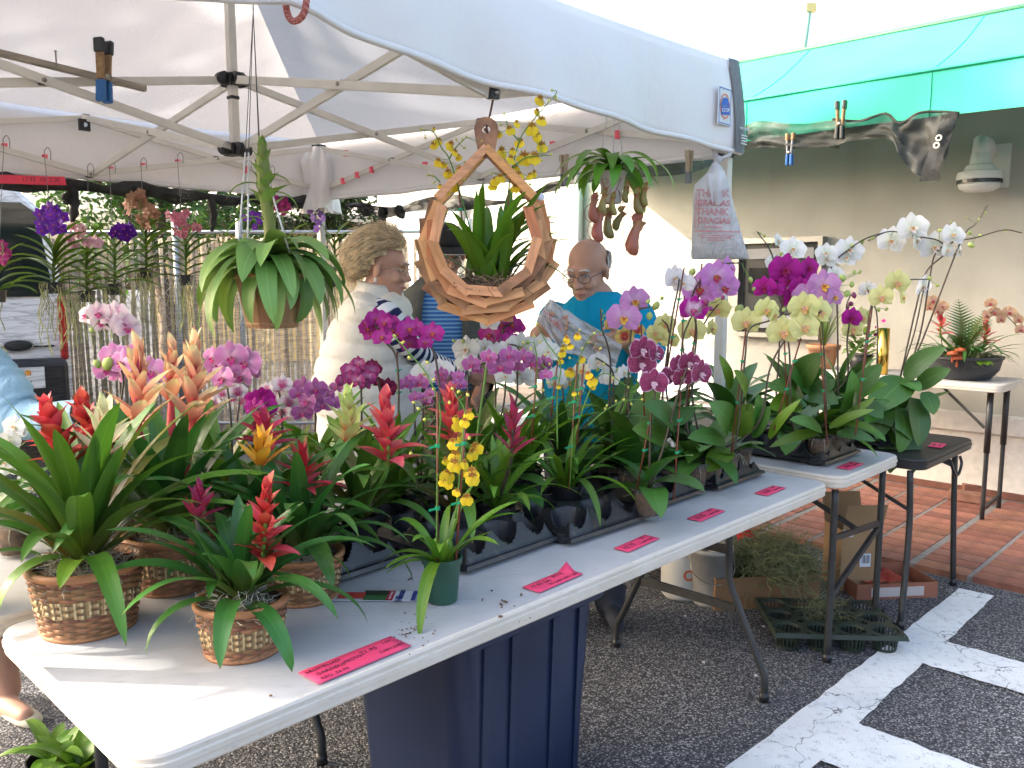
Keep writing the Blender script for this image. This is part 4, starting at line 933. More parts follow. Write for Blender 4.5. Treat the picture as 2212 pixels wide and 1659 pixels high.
# slotted pot tray on the ground
st_ = thing('pot_carrier', 'dark green slotted tray with twelve round holes lying on the asphalt', 'tray', T(2.83, .16, 0))
gm = simple('carrier_green', (.018, .030, .020), .5, ns=8, na=.4)
cyaw = PH - rad(90) + rad(40); CX = Vec((math.cos(cyaw), math.sin(cyaw), 0)); CY = Vec((-CX.y, CX.x, 0)); cp = onz(1785, 1372, 0)
pit = .128; hz = .085; deck = MB(); hr = .054; n_ = 20
for i in range(4):
    for j in range(3):
        c = cp + CX*((i-1.5)*pit) + CY*((j-1)*pit); ci = []; sq = []
        for k in range(n_):
            a = 2*math.pi*k/n_; ca, sa = math.cos(a), math.sin(a); ci.append(c + (CX*ca+CY*sa)*hr + UP*hz); mm_ = max(abs(ca), abs(sa)); sq.append(c + (CX*ca+CY*sa)*(pit/2/mm_) + UP*hz)
        deck.add(ci+sq, [(k, n_+k, n_+(k+1) % n_, (k+1) % n_) for k in range(n_)])
        cup = MB()
        for k in range(n_):
            a = 2*math.pi*k/n_; d = CX*math.cos(a)+CY*math.sin(a); cup.bar(c + d*hr + UP*hz, c + d*hr*.8 + UP*.01, .006, .003, d)
        cup.lathe([(hr, hz), (hr*.97, hz-.012)], n_, c); cup.lathe([(hr*.82, .018), (hr*.8, .004), (.002, .004)], n_, c); cup.build('cup', gm, st_)
a, b = 2*pit, 1.5*pit
rr_ = [cp + CX*x + CY*y for x, y in ((-a, -b), (a, -b), (a, b), (-a, b))]
deck.add([p + UP*hz for p in rr_] + [p + UP*(hz-.018) + (p-cp).normalized()*.008 for p in rr_], [(k, 4+k, 4+(k+1) % 4, (k+1) % 4) for k in range(4)])
deck.build('deck', gm, st_)
# white bottle, bucket, crate and bits further under the table
wplas = simple('milky_plastic', (.55, .55, .52), .4)
p = onz(1475, 1285, 0); bk = thing('plastic_jug', 'white plastic jug with orange lettering under the table', 'jug', p)
m = MB(); m.lathe([(.09, 0), (.105, .02), (.105, .17), (.09, .21), (.035, .25), (.03, .28)], 24, p, cap=True); m.build('body', wplas, bk, smooth=True)
m = MB(); m.lathe([(.033, .275), (.033, .30), (.002, .302)], 16, p); m.build('cap', orange, bk, smooth=True)
text('OX', .07, flat(p + Vec((.03, -.107, .13)), (1, 0, 0), UP), simple('orange_print', (.65, .16, .05), .6), bk, bold=.002)
p = onz(1532, 1300, 0); bk = thing('bucket', 'grey dirty bucket next to the plastic jug under the table', 'bucket', p)
m = MB(); m.lathe([(.075, 0), (.08, .01), (.098, .25), (.104, .25), (.104, .27), (.09, .27), (.072, .02)], 24, p, cap=True); m.build('body', simple('grey_bucket', (.33, .32, .30), .6, ns=9, na=.3), bk, smooth=True)
m = MB(); m.tube(curve([p+Vec((-.1, 0, .25)), p+Vec((-.09, -.07, .16)), p+Vec((0, -.11, .12)), p+Vec((.09, -.07, .16)), p+Vec((.1, 0, .25))], 5), .003, 5); m.build('handle', bolt, bk, smooth=True)
p = T(3.05, 1.0, 0); cr = thing('plastic_crate', 'black mesh crate standing behind the box of moss', 'crate', p)
for k in range(7):
    m = MB(); m.bar(p + TU*-.2 + TV*.1 + UP*(.02+.03*k), p + TU*.25 + TV*.1 + UP*(.02+.03*k), .006, .010); m.bar(p + TU*-.2 - TV*.12 + UP*(.02+.03*k), p + TU*.25 - TV*.12 + UP*(.02+.03*k), .006, .010); m.bar(p + TU*-.2 - TV*.117 + UP*(.02+.03*k), p - TU*.2 + TV*.097 + UP*(.02+.03*k), .006, .010); m.build('slat', blk, cr)
for uu in (-.2, -.05, .1, .25):
    m = MB(); m.box(p + TU*uu - TV*.124 + UP*.11, (.01, .006, .22), TU, TV); m.box(p + TU*uu + TV*.104 + UP*.11, (.01, .006, .22), TU, TV); m.build('upright', blk, cr)
m = MB(); q = onz(1612, 1165, .26); m.grid(lambda s, t: q + Vec(((s-.5)*.09, (t-.5)*.04, .02*math.sin(s*3)+.02*t)), 4, 3); tag(m.build('red_card', simple('red_card_m', (.55, .02, .02), .6), smooth=True), 'small red card lying on the black crate under the table', 'card')
# soft plastic bag scrunched under the end of the long table
q = T(2.50, .28, .63); m = MB(); m.ball((0, 0, 0), (.055, .05, .07), 14, 10); 
m.v = [tuple(Vec(v)*(1+.35*mnoise.noise(Vec(v)*40))) for v in m.v]
n = N('thin_bag').pr(.3, 0, .4); n.col((.60, .52, .50)); n.translucent((.6, .5, .5), .4); n.see(.45)
tag(m.build('scrunched_bag', n.m, M=Mat.Translation(q), smooth=True), 'scrunched clear plastic bag tucked under the end of the long table', 'bag')
# a few pebbles
m = MB()
for (u, v) in ((1480, 1330), (1520, 1430), (1633, 1459), (1170, 1560), (1650, 1353)):
    m.ball(onz(u, v, .004), (.008, .006, .005), 6, 4)
m.build('pebbles', simple('pebble', (.5, .47, .42), .8), label='pale pebbles lying on the asphalt under the tables', cat='pebbles', kind='stuff')
# ================================================================ plant materials
GB = leafmat('brom_leaf', (0.058, 0.142, 0.018), (0.079, 0.215, 0.023), .30, .22, base=(0.157, 0.138, 0.029), tip=(0.167, 0.091, 0.032))
GBd = leafmat('brom_leaf_dark', (0.034, 0.120, 0.022), (0.053, 0.177, 0.032), .28, .18, base=(0.131, 0.133, 0.027), tip=(0.192, 0.109, 0.038))
GBl = leafmat('brom_leaf_light', (0.115, 0.248, 0.023), (0.157, 0.319, 0.032), .32, .28)
GBz = leafmat('brom_leaf_bronze', (0.153, 0.122, 0.026), (0.128, 0.213, 0.032), .30, .2, base=(0.204, 0.075, 0.026))
GP = leafmat('phal_leaf', (0.044, 0.128, 0.019), (0.066, 0.177, 0.024), .38, .15, vary=.3)
GPl = leafmat('phal_leaf_light', (0.089, 0.183, 0.014), (0.125, 0.248, 0.020), .36, .22, vary=.25)
GO = leafmat('oncidium_leaf', (0.089, 0.215, 0.016), (0.121, 0.274, 0.021), .34, .28)
GT = leafmat('airplant_leaf', (0.158, 0.294, 0.068), (0.210, 0.375, 0.095), .45, .24, stripe=.08)
GV = leafmat('vanda_leaf', (0.082, 0.153, 0.017), (0.124, 0.220, 0.021), .36, .24)
GN = leafmat('pitcher_leaf', (0.108, 0.276, 0.026), (0.140, 0.340, 0.032), .32, .3)
stemg = simple('stem_green', (.10, .22, .03), .5); stemd = simple('stem_dark', (.06, .045, .028), .5, ns=30, na=.4)
stake_m = simple('stake_brown', (.16, .038, .018), .5, ns=20, na=.3); stake_g = simple('stake_green', (.06, .09, .035), .6)
clip = simple('green_clip', (.0, .28, .12), .4)
budm = simple('bud_green', (.34, .42, .10), .5, vary=.2); budy = simple('bud_yellow', (.55, .52, .09), .5, vary=.2); budp = simple('bud_purple', (.25, .04, .12), .5, vary=.2)
def bractmat(name, base, mid, tip, end=None):
    n = N(name).pr(.42, 0, .4); u, v = n.uv(); c = n.ramp(v, [(0, base), (.45, mid), (.85, tip), (1, end or tip)])
    w = n.n('TexWave', i_Scale=4.0, i_Distortion=1.0); mp = n.n('Mapping'); uvn = n.n('UVMap'); mp.inputs['Scale'].default_value = (6, .3, 1); n.l(uvn.outputs[0], mp.inputs[0]); n.l(mp.outputs[0], w.inputs['Vector'])
    c = n.mix(n.math('MULTIPLY', w.outputs[1], .18), c, tuple(x*.45 for x in rgb(base))); c = n.vary(c, .22); n.col(c); n.bump(w.outputs[1], .15, .001); n.translucent(c, .28); return n.m
BR = {'red': bractmat('bract_red', (.40, .03, .025), (.58, .05, .045), (.62, .10, .09)),
      'crim': bractmat('bract_crimson', (.30, .012, .02), (.40, .02, .03), (.30, .02, .03)),
      'coral': bractmat('bract_coral', (.50, .06, .05), (.64, .07, .09), (.68, .15, .14)),
      'pink': bractmat('bract_pink', (.50, .04, .06), (.66, .06, .12), (.50, .05, .10)),
      'cream': bractmat('bract_cream', (.62, .22, .10), (.74, .68, .42), (.66, .68, .40), (.45, .60, .20)),
      'peach': bractmat('bract_peach', (.62, .17, .10), (.72, .36, .22), (.70, .62, .32), (.50, .10, .06)),
      'yell': bractmat('bract_yellow', (.70, .22, .02), (.78, .42, .03), (.76, .40, .05), (.55, .06, .03)),
      'lime': bractmat('bract_lime', (.74, .20, .08), (.58, .62, .25), (.40, .58, .15), (.50, .66, .25)),
      'mag': bractmat('bract_magenta', (.30, .05, .05), (.42, .03, .09), (.34, .03, .10)),
      'till': bractmat('bract_airplant', (.34, .40, .12), (.26, .40, .08), (.18, .32, .06), (.3, .2, .1))}
OPEN = {'peach': (.80, 1.42, .22), 'cream': (.75, 1.4, .3), 'lime': (.80, 1.42, .15), 'yell': (.70, 1.35, .25), 'mag': (.7, 1.4, .2)}
def leafmesh(L, W, a0, a1, p=1.0, kind='strap', nl=11, fold=.28, twist=0.0, side=0.0, mat=None, name='leaf'):
    x = z = 0; y = 0; vs = []; uv = []; ns = (-1, -.5, 0, .5, 1)
    for i in range(nl+1):
        t = i/nl; a = a0+(a1-a0)*t**p
        if i: x += math.cos(a)*L/nl; z += math.sin(a)*L/nl; y += side*L/nl*t
        if kind == 'strap': w = W*min(1, .60+.9*t)*max(0, 1-t**3.6)**.8
        elif kind == 'oval': w = W*math.sin(math.pi*min(1, .07+.93*t**.85))**.65 if t < 1 else 0
        elif kind == 'bract': w = W*(.55+.9*t if t < .35 else 1)*max(0, 1-max(0, (t-.3)/.7)**1.9)*.95
        else: w = W*math.sin(math.pi*min(1, .10+.90*t))**.8
        w *= .5; nx, nz = -math.sin(a), math.cos(a); tw = twist*t
        for s in ns:
            d = fold*w*abs(s)**1.3; ly = s*w*math.cos(tw); ln = d + s*w*math.sin(tw)
            vs.append((x+nx*ln, y+ly, z+nz*ln)); uv.append((.5+s/2, t))
    m = MB(); k = len(ns); m.add(vs, [(i*k+j, i*k+j+1, (i+1)*k+j+1, (i+1)*k+j) for i in range(nl) for j in range(k-1)], uv)
    return m.mesh(name, mat, True)
def leaf(parent, p, az, *a, roll=0, tiltx=0, name='leaf', **k):
    return ob(name, leafmesh(*a, name=name, **k), parent, Mat.Translation(Vec(p)) @ Mat.Rotation(az, 4, 'Z') @ Mat.Rotation(roll, 4, 'X'))
def bracts(parent, p0, p1, n, L, W, mat, lo=.40, hi=1.38, curl=.45, s0=0.0, shrink=.55, name='bract', top=True, jag=.0):
    p0, p1 = Vec(p0), Vec(p1); ax = (p1-p0).normalized(); q = UP.rotation_difference(ax).to_matrix().to_4x4()
    pool = []
    for k in range(4):
        el = lo + (hi-lo)*(k/3.0); l = L*(1-(1-shrink)*(k/3.0)); pool.append([leafmesh(l*f, W*f*(1-.25*k/3), el, el-curl*(1-k/3*.6)*g, 1.0, 'bract', 6, .34, mat=mat, name=name) for f, g in ((1, 1), (.85, .6), (1.08, 1.3))])
    for i in range(n):
        s = i/(n-1); k = min(3, int(s*4)); p = p0.lerp(p1, s0+(1-s0)*s*(.93))
        ob(name, pool[k][i % 3], parent, Mat.Translation(p) @ q @ Mat.Rotation(i*2.399+.4, 4, 'Z') @ Mat.Rotation(rnd.uniform(-.12, .12), 4, 'Y'))
def bromeliad(label, base, n, L, W, mat, infl=(), group=None, potk=None, spread=1.0, seed=0, lo=.55, rstem=.006, phase=0):
    base = Vec(base); t = thing('bromeliad', label, 'bromeliad', base, group)
    b = base
    if potk: pot(t, base, *potk); b = base + UP*potk[2]*.82
    for i in range(n):
        s = (i+.5)/n; a0 = lo + (1.45-lo)*s**.8; droop = (2.0-1.45*s)*spread*ru(.75, 1.2); l = L*ru(.8, 1.1)*(.72+.42*math.sin(math.pi*(s*.8+.12)))
        az = i*2.399 + phase; d = Vec((math.cos(az), math.sin(az), 0))
        leaf(t, b + d*.010*(1-s) + UP*(.012*s), az, l, W*ru(.85, 1.1), a0, a0-droop, ru(1.1, 1.7), 'strap', 12, .22, twist=ru(-.35, .35), side=ru(-.25, .25), mat=GBz if (mat is GB and i % 5 == 1) else mat)
    for (u, vb, vt, Y, kind, nb, bl, bw) in infl:
        p0 = at(u[0], vb, Y); p1 = at(u[1], vt, Y)
        m = MB(); m.tube(curve([b, b.lerp(p0, .5)*1.0, p0, p1], 4), [rstem]*8+[rstem*.7]*4+[rstem*.3], 7); m.build('flower_stem', {'peach': BR['coral'], 'mag': stemd}.get(kind, stemg), t, smooth=True)
        lo_, hi_, cu_ = OPEN.get(kind, (.45, 1.38, .45)); bracts(t, p0, p1, int(nb*1.25), bl*(1.0 if kind == 'peach' else 1.22), bw*1.5, BR[kind], lo_, hi_, cu_)
    return t
# ================================================================ flower meshes (shared by all alike flowers), facing -Y
def petal(m, ang, L, W, cup=.15, back=0.0, shape='round', nl=5, off=.0):
    d = Vec((math.cos(ang), 0, math.sin(ang))); sd = Vec((-d.z, 0, d.x)); vs = []; uv = []; ns = (-1, -.5, 0, .5, 1)
    for i in range(nl+1):
        t = i/nl
        if shape == 'round': w = W*math.sin(math.pi*(.10+.82*t**.75))**.6 if t < 1 else W*.28
        elif shape == 'kid': w = W*(.22+.9*math.sin(math.pi*min(.80, .08+.74*t)))*(1 if t < .98 else .55)
        else: w = W*math.sin(math.pi*(.12+.80*t))**.75
        for s in ns:
            r = L*t; yy = -cup*L*(t*t-.3*t) + back + .10*W*abs(s)**2*(1 if cup > 0 else -1) - .03*L*math.sin(s*3+t*4)
            r2 = r - (abs(s)**2)*L*.10*t
            vs.append(d*(off+r2) + sd*(s*w/2) + Vec((0, yy, 0))); uv.append((.5+s/2, t))
    k = len(ns); m.add(vs, [(i*k+j, i*k+j+1, (i+1)*k+j+1, (i+1)*k+j) for i in range(nl) for j in range(k-1)], uv)
def phalmesh(name, pm, lipm, S=1.0, wid=1.0):
    m = MB()
    for a in (90, 215, 325): petal(m, rad(a), .48*S, .36*S*wid, .10, .012*S, 'oval')
    for a in (8, 172): petal(m, rad(a), .50*S, .58*S*wid, .14, .0, 'kid')
    m.cur = 1
    petal(m, rad(270), .20*S, .16*S, .9, -.03*S, 'oval', 4); petal(m, rad(215), .13*S, .12*S, 1.1, -.04*S, 'oval', 3); petal(m, rad(325), .13*S, .12*S, 1.1, -.04*S, 'oval', 3)
    m.ball((0, -.06*S, .01*S), (.028*S, .055*S, .028*S), 6, 4)
    return m.mesh('flower', [pm, lipm], True)
def vandamesh(pm, lipm, S=1.0):
    m = MB()
    for a in (90, 160, 20): petal(m, rad(a), .48*S, .40*S, .12, 0, 'round')
    for a in (235, 305): petal(m, rad(a), .50*S, .46*S, .10, .01*S, 'round')
    m.cur = 1; petal(m, rad(270), .20*S, .14*S, .8, -.02*S, 'oval', 3); m.ball((0, -.04*S, 0), (.03*S, .04*S, .03*S), 6, 4)
    return m.mesh('flower', [pm, lipm], True)
def oncmesh(yel, brn, S=1.0):
    m = MB(); petal(m, rad(250), .62*S, .58*S, .12, 0, 'kid'); petal(m, rad(290), .62*S, .58*S, .12, 0, 'kid'); m.cur = 1
    for a in (90, 40, 140, 5, 175): petal(m, rad(a), .30*S, .15*S, .15, .01*S, 'oval', 3)
    m.ball((0, -.03*S, -.02*S), (.07*S, .05*S, .07*S), 6, 4); return m.mesh('flower', [yel, brn], True)
def budmesh(mt):
    m = MB(); m.lathe([(.0015, -.5), (.24, -.32), (.36, -.05), (.33, .2), (.17, .42), (.01, .5)], 8, cap=True); return m.mesh('bud', mt, True)
WHT = (.78, .77, .74)
lipy = petalmat('lip_yellow', (.74, .45, .06), (.60, .18, .05)); lipr = petalmat('lip_red', (.42, .03, .09), (.55, .25, .06)); lipw = petalmat('lip_white', (.75, .66, .62), (.72, .42, .10)); lipm_ = petalmat('lip_magenta', (.50, .02, .20), (.6, .3, .3))
FM_ = {}
def fk(key, pm, lip, wid=1.0): FM_[key] = phalmesh(key, pm, lip, 1.0, wid)
fk('white', petalmat('p_white', WHT, (.72, .74, .62)), lipw); fk('cream', petalmat('p_cream', (.77, .76, .68), (.66, .68, .40)), lipy)
fk('yellow', petalmat('p_yellow', (.74, .72, .30), (.70, .66, .26)), petalmat('lip_orange', (.72, .36, .14), (.75, .55, .40)))
fk('lav', petalmat('p_lavender', (.62, .26, .60), (.68, .42, .62), vein=(.52, .16, .50), vk=.3), lipr)
fk('mag', petalmat('p_magenta', (.42, .012, .26), (.34, .01, .18)), petalmat('lip_dark', (.30, .01, .09), (.3, .02, .05)))
fk('magw', petalmat('p_magenta_white', (.42, .012, .26), (.70, .50, .62), edge=(.55, .10, .42)), lipm_)
fk('stripe', petalmat('p_striped', (.66, .36, .60), (.70, .50, .62), vein=(.44, .07, .36), vk=.8), lipy)
fk('dark', petalmat('p_dark_edge', (.25, .012, .08), (.20, .01, .06), edge=(.66, .44, .60), spot=(.62, .35, .5)), petalmat('lip_pw', (.66, .40, .50), (.7, .6, .6)))
fk('spot', petalmat('p_spotted', WHT, WHT, spot=(.40, .02, .14)), lipw)
fk('pale', petalmat('p_pale_pink', (.76, .62, .64), (.70, .40, .52)), lipm_); fk('pink', petalmat('p_pink', (.66, .26, .50), (.70, .40, .55), vein=(.55, .12, .40), vk=.4, edge=(.72, .45, .62)), lipm_)
fk('mauve', petalmat('p_mauve', (.46, .13, .36), (.50, .20, .38), edge=(.62, .36, .54), vein=(.34, .05, .24), vk=.5), lipm_, .85)
fk('wine', petalmat('p_wine', (.38, .05, .20), (.55, .25, .42), edge=(.20, .01, .08), vein=(.3, .02, .14), vk=.5), lipm_, .95)
fk('maroon', petalmat('p_maroon', (.16, .008, .045), (.22, .02, .08)), lipm_); fk('orchid', petalmat('p_orchid', (.44, .03, .27), (.50, .08, .32), vein=(.30, .01, .16), vk=.4), lipr, .92)
fk('yred', petalmat('p_yellow_red', (.72, .55, .16), (.50, .05, .05), spot=(.5, .06, .05)), lipr); fk('tan', petalmat('p_tan', (.62, .42, .24), (.6, .38, .3), vein=(.5, .26, .18), vk=.4), lipr)
fk('wpink', petalmat('p_white_pink', (.76, .70, .72), (.60, .25, .38)), lipm_, .9)
VM = {}
for k_, c, ce, vn in (('purple', (.17, .030, .46), (.26, .06, .55), (.10, .01, .32)), ('vpink', (.66, .40, .48), (.70, .5, .52), (.55, .2, .35)), ('violet', (.075, .006, .24), (.14, .02, .33), None), ('vtan', (.42, .24, .15), (.45, .28, .18), (.34, .14, .10)), ('vrose', (.50, .17, .26), (.60, .33, .36), (.40, .06, .15)), ('vmag', (.36, .02, .16), (.4, .05, .2), None), ('vlav', (.30, .17, .56), (.40, .26, .62), (.20, .08, .42))):
    VM[k_] = vandamesh(petalmat('v_'+k_, c, ce, vein=vn), lipm_ if k_ != 'vtan' else lipr)
ONC = oncmesh(petalmat('onc_yellow', (.80, .60, .02), (.80, .55, .03), trans=.25), petalmat('onc_brown', (.42, .26, .04), (.38, .10, .02)))
BUD = budmesh(budm); BUDY = budmesh(budy); BUDP = budmesh(budp)
def flower(parent, me, p, size, yaw=0.0, pitch=0.0, roll=0.0, name='flower'):
    return ob(name, me, parent, Mat.Translation(Vec(p)) @ Mat.Rotation(yaw, 4, 'Z') @ Mat.Rotation(pitch, 4, 'X') @ Mat.Rotation(roll, 4, 'Y') @ Mat.Scale(size, 4))
def bud(parent, p, s, me=None): return ob('bud', me or BUD, parent, Mat.Translation(Vec(p)) @ Mat.Rotation(ru(-.9, .9), 4, 'X') @ Mat.Rotation(ru(-.9, .9), 4, 'Y') @ Mat.Scale(s, 4))
PHS = {}
def leafpt(parent, p0, p1, W, sag=.12, mat=None, fold=.14, turn=0.0, nl=10):
    """broad leaf from p0 to p1, its face turned up and outwards"""
    p0, p1 = Vec(p0), Vec(p1); d = p1-p0; L = d.length; nrm = Vec((turn, -.75, .65)); sd = d.cross(nrm).normalized(); nn = sd.cross(d).normalized(); vs = []; uv = []; ns = (-1, -.5, 0, .5, 1)
    for i in range(nl+1):
        t = i/nl; c = p0 + d*t + nn*(sag*L*math.sin(math.pi*t)) ; w = W*math.sin(math.pi*min(1, .07+.93*t**.85))**.65*.5 if t < 1 else 0
        for s in ns: vs.append(c + sd*(s*w) + nn*(fold*w*abs(s)**1.4)); uv.append((.5+s/2, t))
    m = MB(); k = len(ns); m.add(vs, [(i*k+j, i*k+j+1, (i+1)*k+j+1, (i+1)*k+j) for i in range(nl) for j in range(k-1)], uv); m.build('leaf', mat or GP, parent, smooth=True)
def nearest(pts, p): return min(pts, key=lambda q: (q-p).length)
def phal(label, base, Y, spikes, kind, size, nleaf=5, L=.20, W=.075, potk=('clear', .052, .095), lmat=None, group=None, yaw=0.0, buds=(), stakes=(), bk=None, cat='orchid', stem=None, jit=.03, lo=.25, dr=1.1, spread=.45, aer=2, laz=0):
    """base: world point under the pot; spikes: [(stem polyline in picture points, [flower picture points])] at distance Y"""
    base = Vec(base); t = thing('moth_orchid', label, cat, base, group); b = base
    if potk: pot(t, base, *potk); b = base + UP*potk[2]*.85
    az0 = ru(0, 3.1) + laz
    for i in range(nleaf):
        az = az0 + (i % 2)*math.pi + ru(-.75, .75); a0 = lo + .75*(i/max(1, nleaf-1)) + ru(-.1, .1)
        leaf(t, b + UP*.006*i, az, L*ru(.8, 1.15), W*ru(.88, 1.1), a0, a0-dr*ru(.7, 1.2), 1.2, 'oval', 9, .16, twist=ru(-.3, .3), side=ru(-.2, .2), mat=lmat or GP)
    for (path, fl) in spikes:
        pts = [b + UP*.01] + [at(u, v, Y) for u, v in path]
        if len(path) > 1 and (pts[1]-b).length > .25: pts.insert(1, b.lerp(pts[1], .45) + Vec((ru(-.02, .02), ru(-.02, .02), .02)))
        cv = curve(pts, 5); m = MB(); m.tube(cv, [.0034*(1-.5*i/len(cv))+.0008 for i in range(len(cv))], 6); sp = m.build('spike', stem or stemd, t, smooth=True)
        for f in fl:
            u, v = f[:2]; sz = size*1.13*(f[2] if len(f) > 2 else 1)*ru(.85, 1.12); p = at(u, v, Y + ru(-jit, jit)); q = nearest(cv, p)
            yw = yaw + (f[3] if len(f) > 3 else ru(-.45, .45))
            m = MB(); m.tube(curve([q, q.lerp(p, .5)+UP*.008+Vec((0, .012, 0)), p+Vec((0, .006, 0))], 3), .0013, 4, False); m.build('pedicel', stemg, t, smooth=True)
            flower(t, FM_[kind], p, sz, yw, ru(-.25, .15), ru(-.15, .15))
    for (u, v, s) in buds:
        p = at(u, v, Y+ru(-.02, .02)); q = min((nearest([at(*x, Y) for x in pa], p) for pa, _ in spikes), key=lambda z: (z-p).length) if spikes else p
        m = MB(); m.tube([q, p], .0012, 4, False); m.build('pedicel', stemg, t, smooth=True); bud(t, p, s, bk)
    for (u0, v0, u1, v1) in stakes:
        a, c = at(u0, v0, Y), at(u1, v1, Y+.01); a2 = b.copy() if v0 > 2000 else a; m = MB(); m.tube([a2, c], .0028, 6); sk = m.build('stake', stake_m, t, smooth=True)
        for f_ in (.45, .75): q = a2.lerp(c, f_); m = MB(); m.tube([q-UP*.004, q+UP*.004], .0065, 8); m.bar(q, q+Vec((.012, 0, .003)), .004, .004); m.build('clip', clip, t)
    if aer: roots(t, b, (potk[1] if potk else .04), aer, .06, th=.0016)
    PHS[label] = t; return t
def bs(u, Y, z=.755): return Vec(((u-1106)/FPX*(Y*_c-(z-HC)*_s), Y, z))
# ================================================================ bromeliads
bromeliad('red and cream bromeliads with long arching leaves in the larger basket', B1+UP*.125, 34, .41, .050, GB, [((150, 100), 1010, 880, 1.80, 'red', 26, .075, .032), ((205, 178), 985, 870, 1.95, 'red', 20, .075, .034), ((218, 222), 995, 895, 1.78, 'cream', 14, .095, .022)], spread=.85, lo=.75, phase=.5)
for (az, L, a0, a1, p) in ((-2.3, .24, 1.0, -1.5, 1.0), (-1.35, .20, 1.0, -.5, .8), (-.9, .36, 1.25, .95, 1), (-1.9, .40, 1.35, .2, 1.4), (-2.7, .36, 1.0, -.4, 1.2), (2.9, .38, 1.1, -.2, 1.2), (-.6, .34, 1.2, .9, 1), (.2, .30, .8, .0, 1)):
    leaf([o for o in COL.objects if o.name == 'bromeliad'][0], B1+UP*.13, az, L, .048, a0, a1, p, 'strap', 14, .25, mat=GB if L > .3 else GBl)
bromeliad('tall peach bromeliads with three yellow-tipped heads behind the larger basket', B4+UP*.115, 26, .42, .060, GBd, [((300, 300), 930, 760, 2.0, 'peach', 17, .125, .030), ((415, 420), 925, 750, 2.0, 'peach', 18, .125, .032), ((370, 372), 880, 755, 2.12, 'peach', 12, .10, .026)], spread=.8, lo=.7, rstem=.012, phase=1.1)
bromeliad('bromeliad with a red tiered spike in the small front basket', B2+UP*.095, 24, .27, .042, GBd, [((567, 577), 1215, 1050, 1.62, 'red', 24, .062, .024)], spread=1.15, lo=.35, phase=-.9)
bromeliad('small dusky magenta bromeliad sharing the small front basket', B2+Vec((-.045, .03, .095)), 9, .20, .030, GBd, [((425, 430), 1125, 1065, 1.69, 'mag', 12, .055, .017)], spread=.8, lo=.8)
bromeliad('orange-yellow and dark red bromeliads behind the small front basket', B3+UP*.095, 24, .33, .050, GBd, [((562, 562), 1015, 960, 1.93, 'yell', 11, .085, .022), ((655, 655), 1065, 985, 1.93, 'crim', 18, .085, .016)], spread=1.0, lo=.55, phase=.3)
bromeliad('pink-red bromeliad with one broad starry head above the orange one', T(.62, .62, .755), 14, .30, .040, GB, [((568, 568), 970, 915, 2.12, 'pink', 16, .085, .028)], potk=('black', .055, .10), spread=.9)
bromeliad('red bromeliad with a tall single spike in the tray behind the flyer', T(.82, .58, .755), 16, .33, .044, GB, [((838, 832), 1005, 865, 2.08, 'coral', 20, .085, .032)], potk=('black', .055, .10), spread=.95, phase=.8)
bromeliad('lime-topped bromeliad with orange base beside the tall red spike', T(.70, .66, .755), 14, .32, .042, GB, [((752, 752), 965, 862, 2.12, 'lime', 18, .08, .026)], potk=('black', .055, .10), spread=.9, phase=2)
bromeliad('coral red bromeliad between the two brown stakes', bs(985, 2.30), 14, .32, .040, GB, [((978, 975), 960, 850, 2.28, 'coral', 16, .080, .034)], potk=('black', .055, .10), spread=.9, phase=.2)
bromeliad('young green bromeliad with a thin dusky pink head in the empty-celled tray', T(1.17, .40, .755), 20, .27, .034, GBl, [((1105, 1110), 985, 880, 2.26, 'mag', 12, .075, .020)], potk=('black', .052, .09), spread=.85, lo=.6, phase=.4)
bromeliad('leafy green bromeliad without a flower behind the small front basket', T(.50, .60, .755), 16, .33, .044, GBd, [], potk=('black', .055, .10), spread=.9)
bromeliad('glossy green bromeliad without a flower in the tray by the red spike', T(.95, .66, .755), 16, .33, .042, GB, [], potk=('black', .055, .10), spread=1.0, phase=1)
bromeliad('green bromeliad leaves at the table end behind the larger basket', T(-.05, .92, .745), 16, .36, .044, GB, [], potk=('black', .06, .11), spread=1.0, phase=.6)
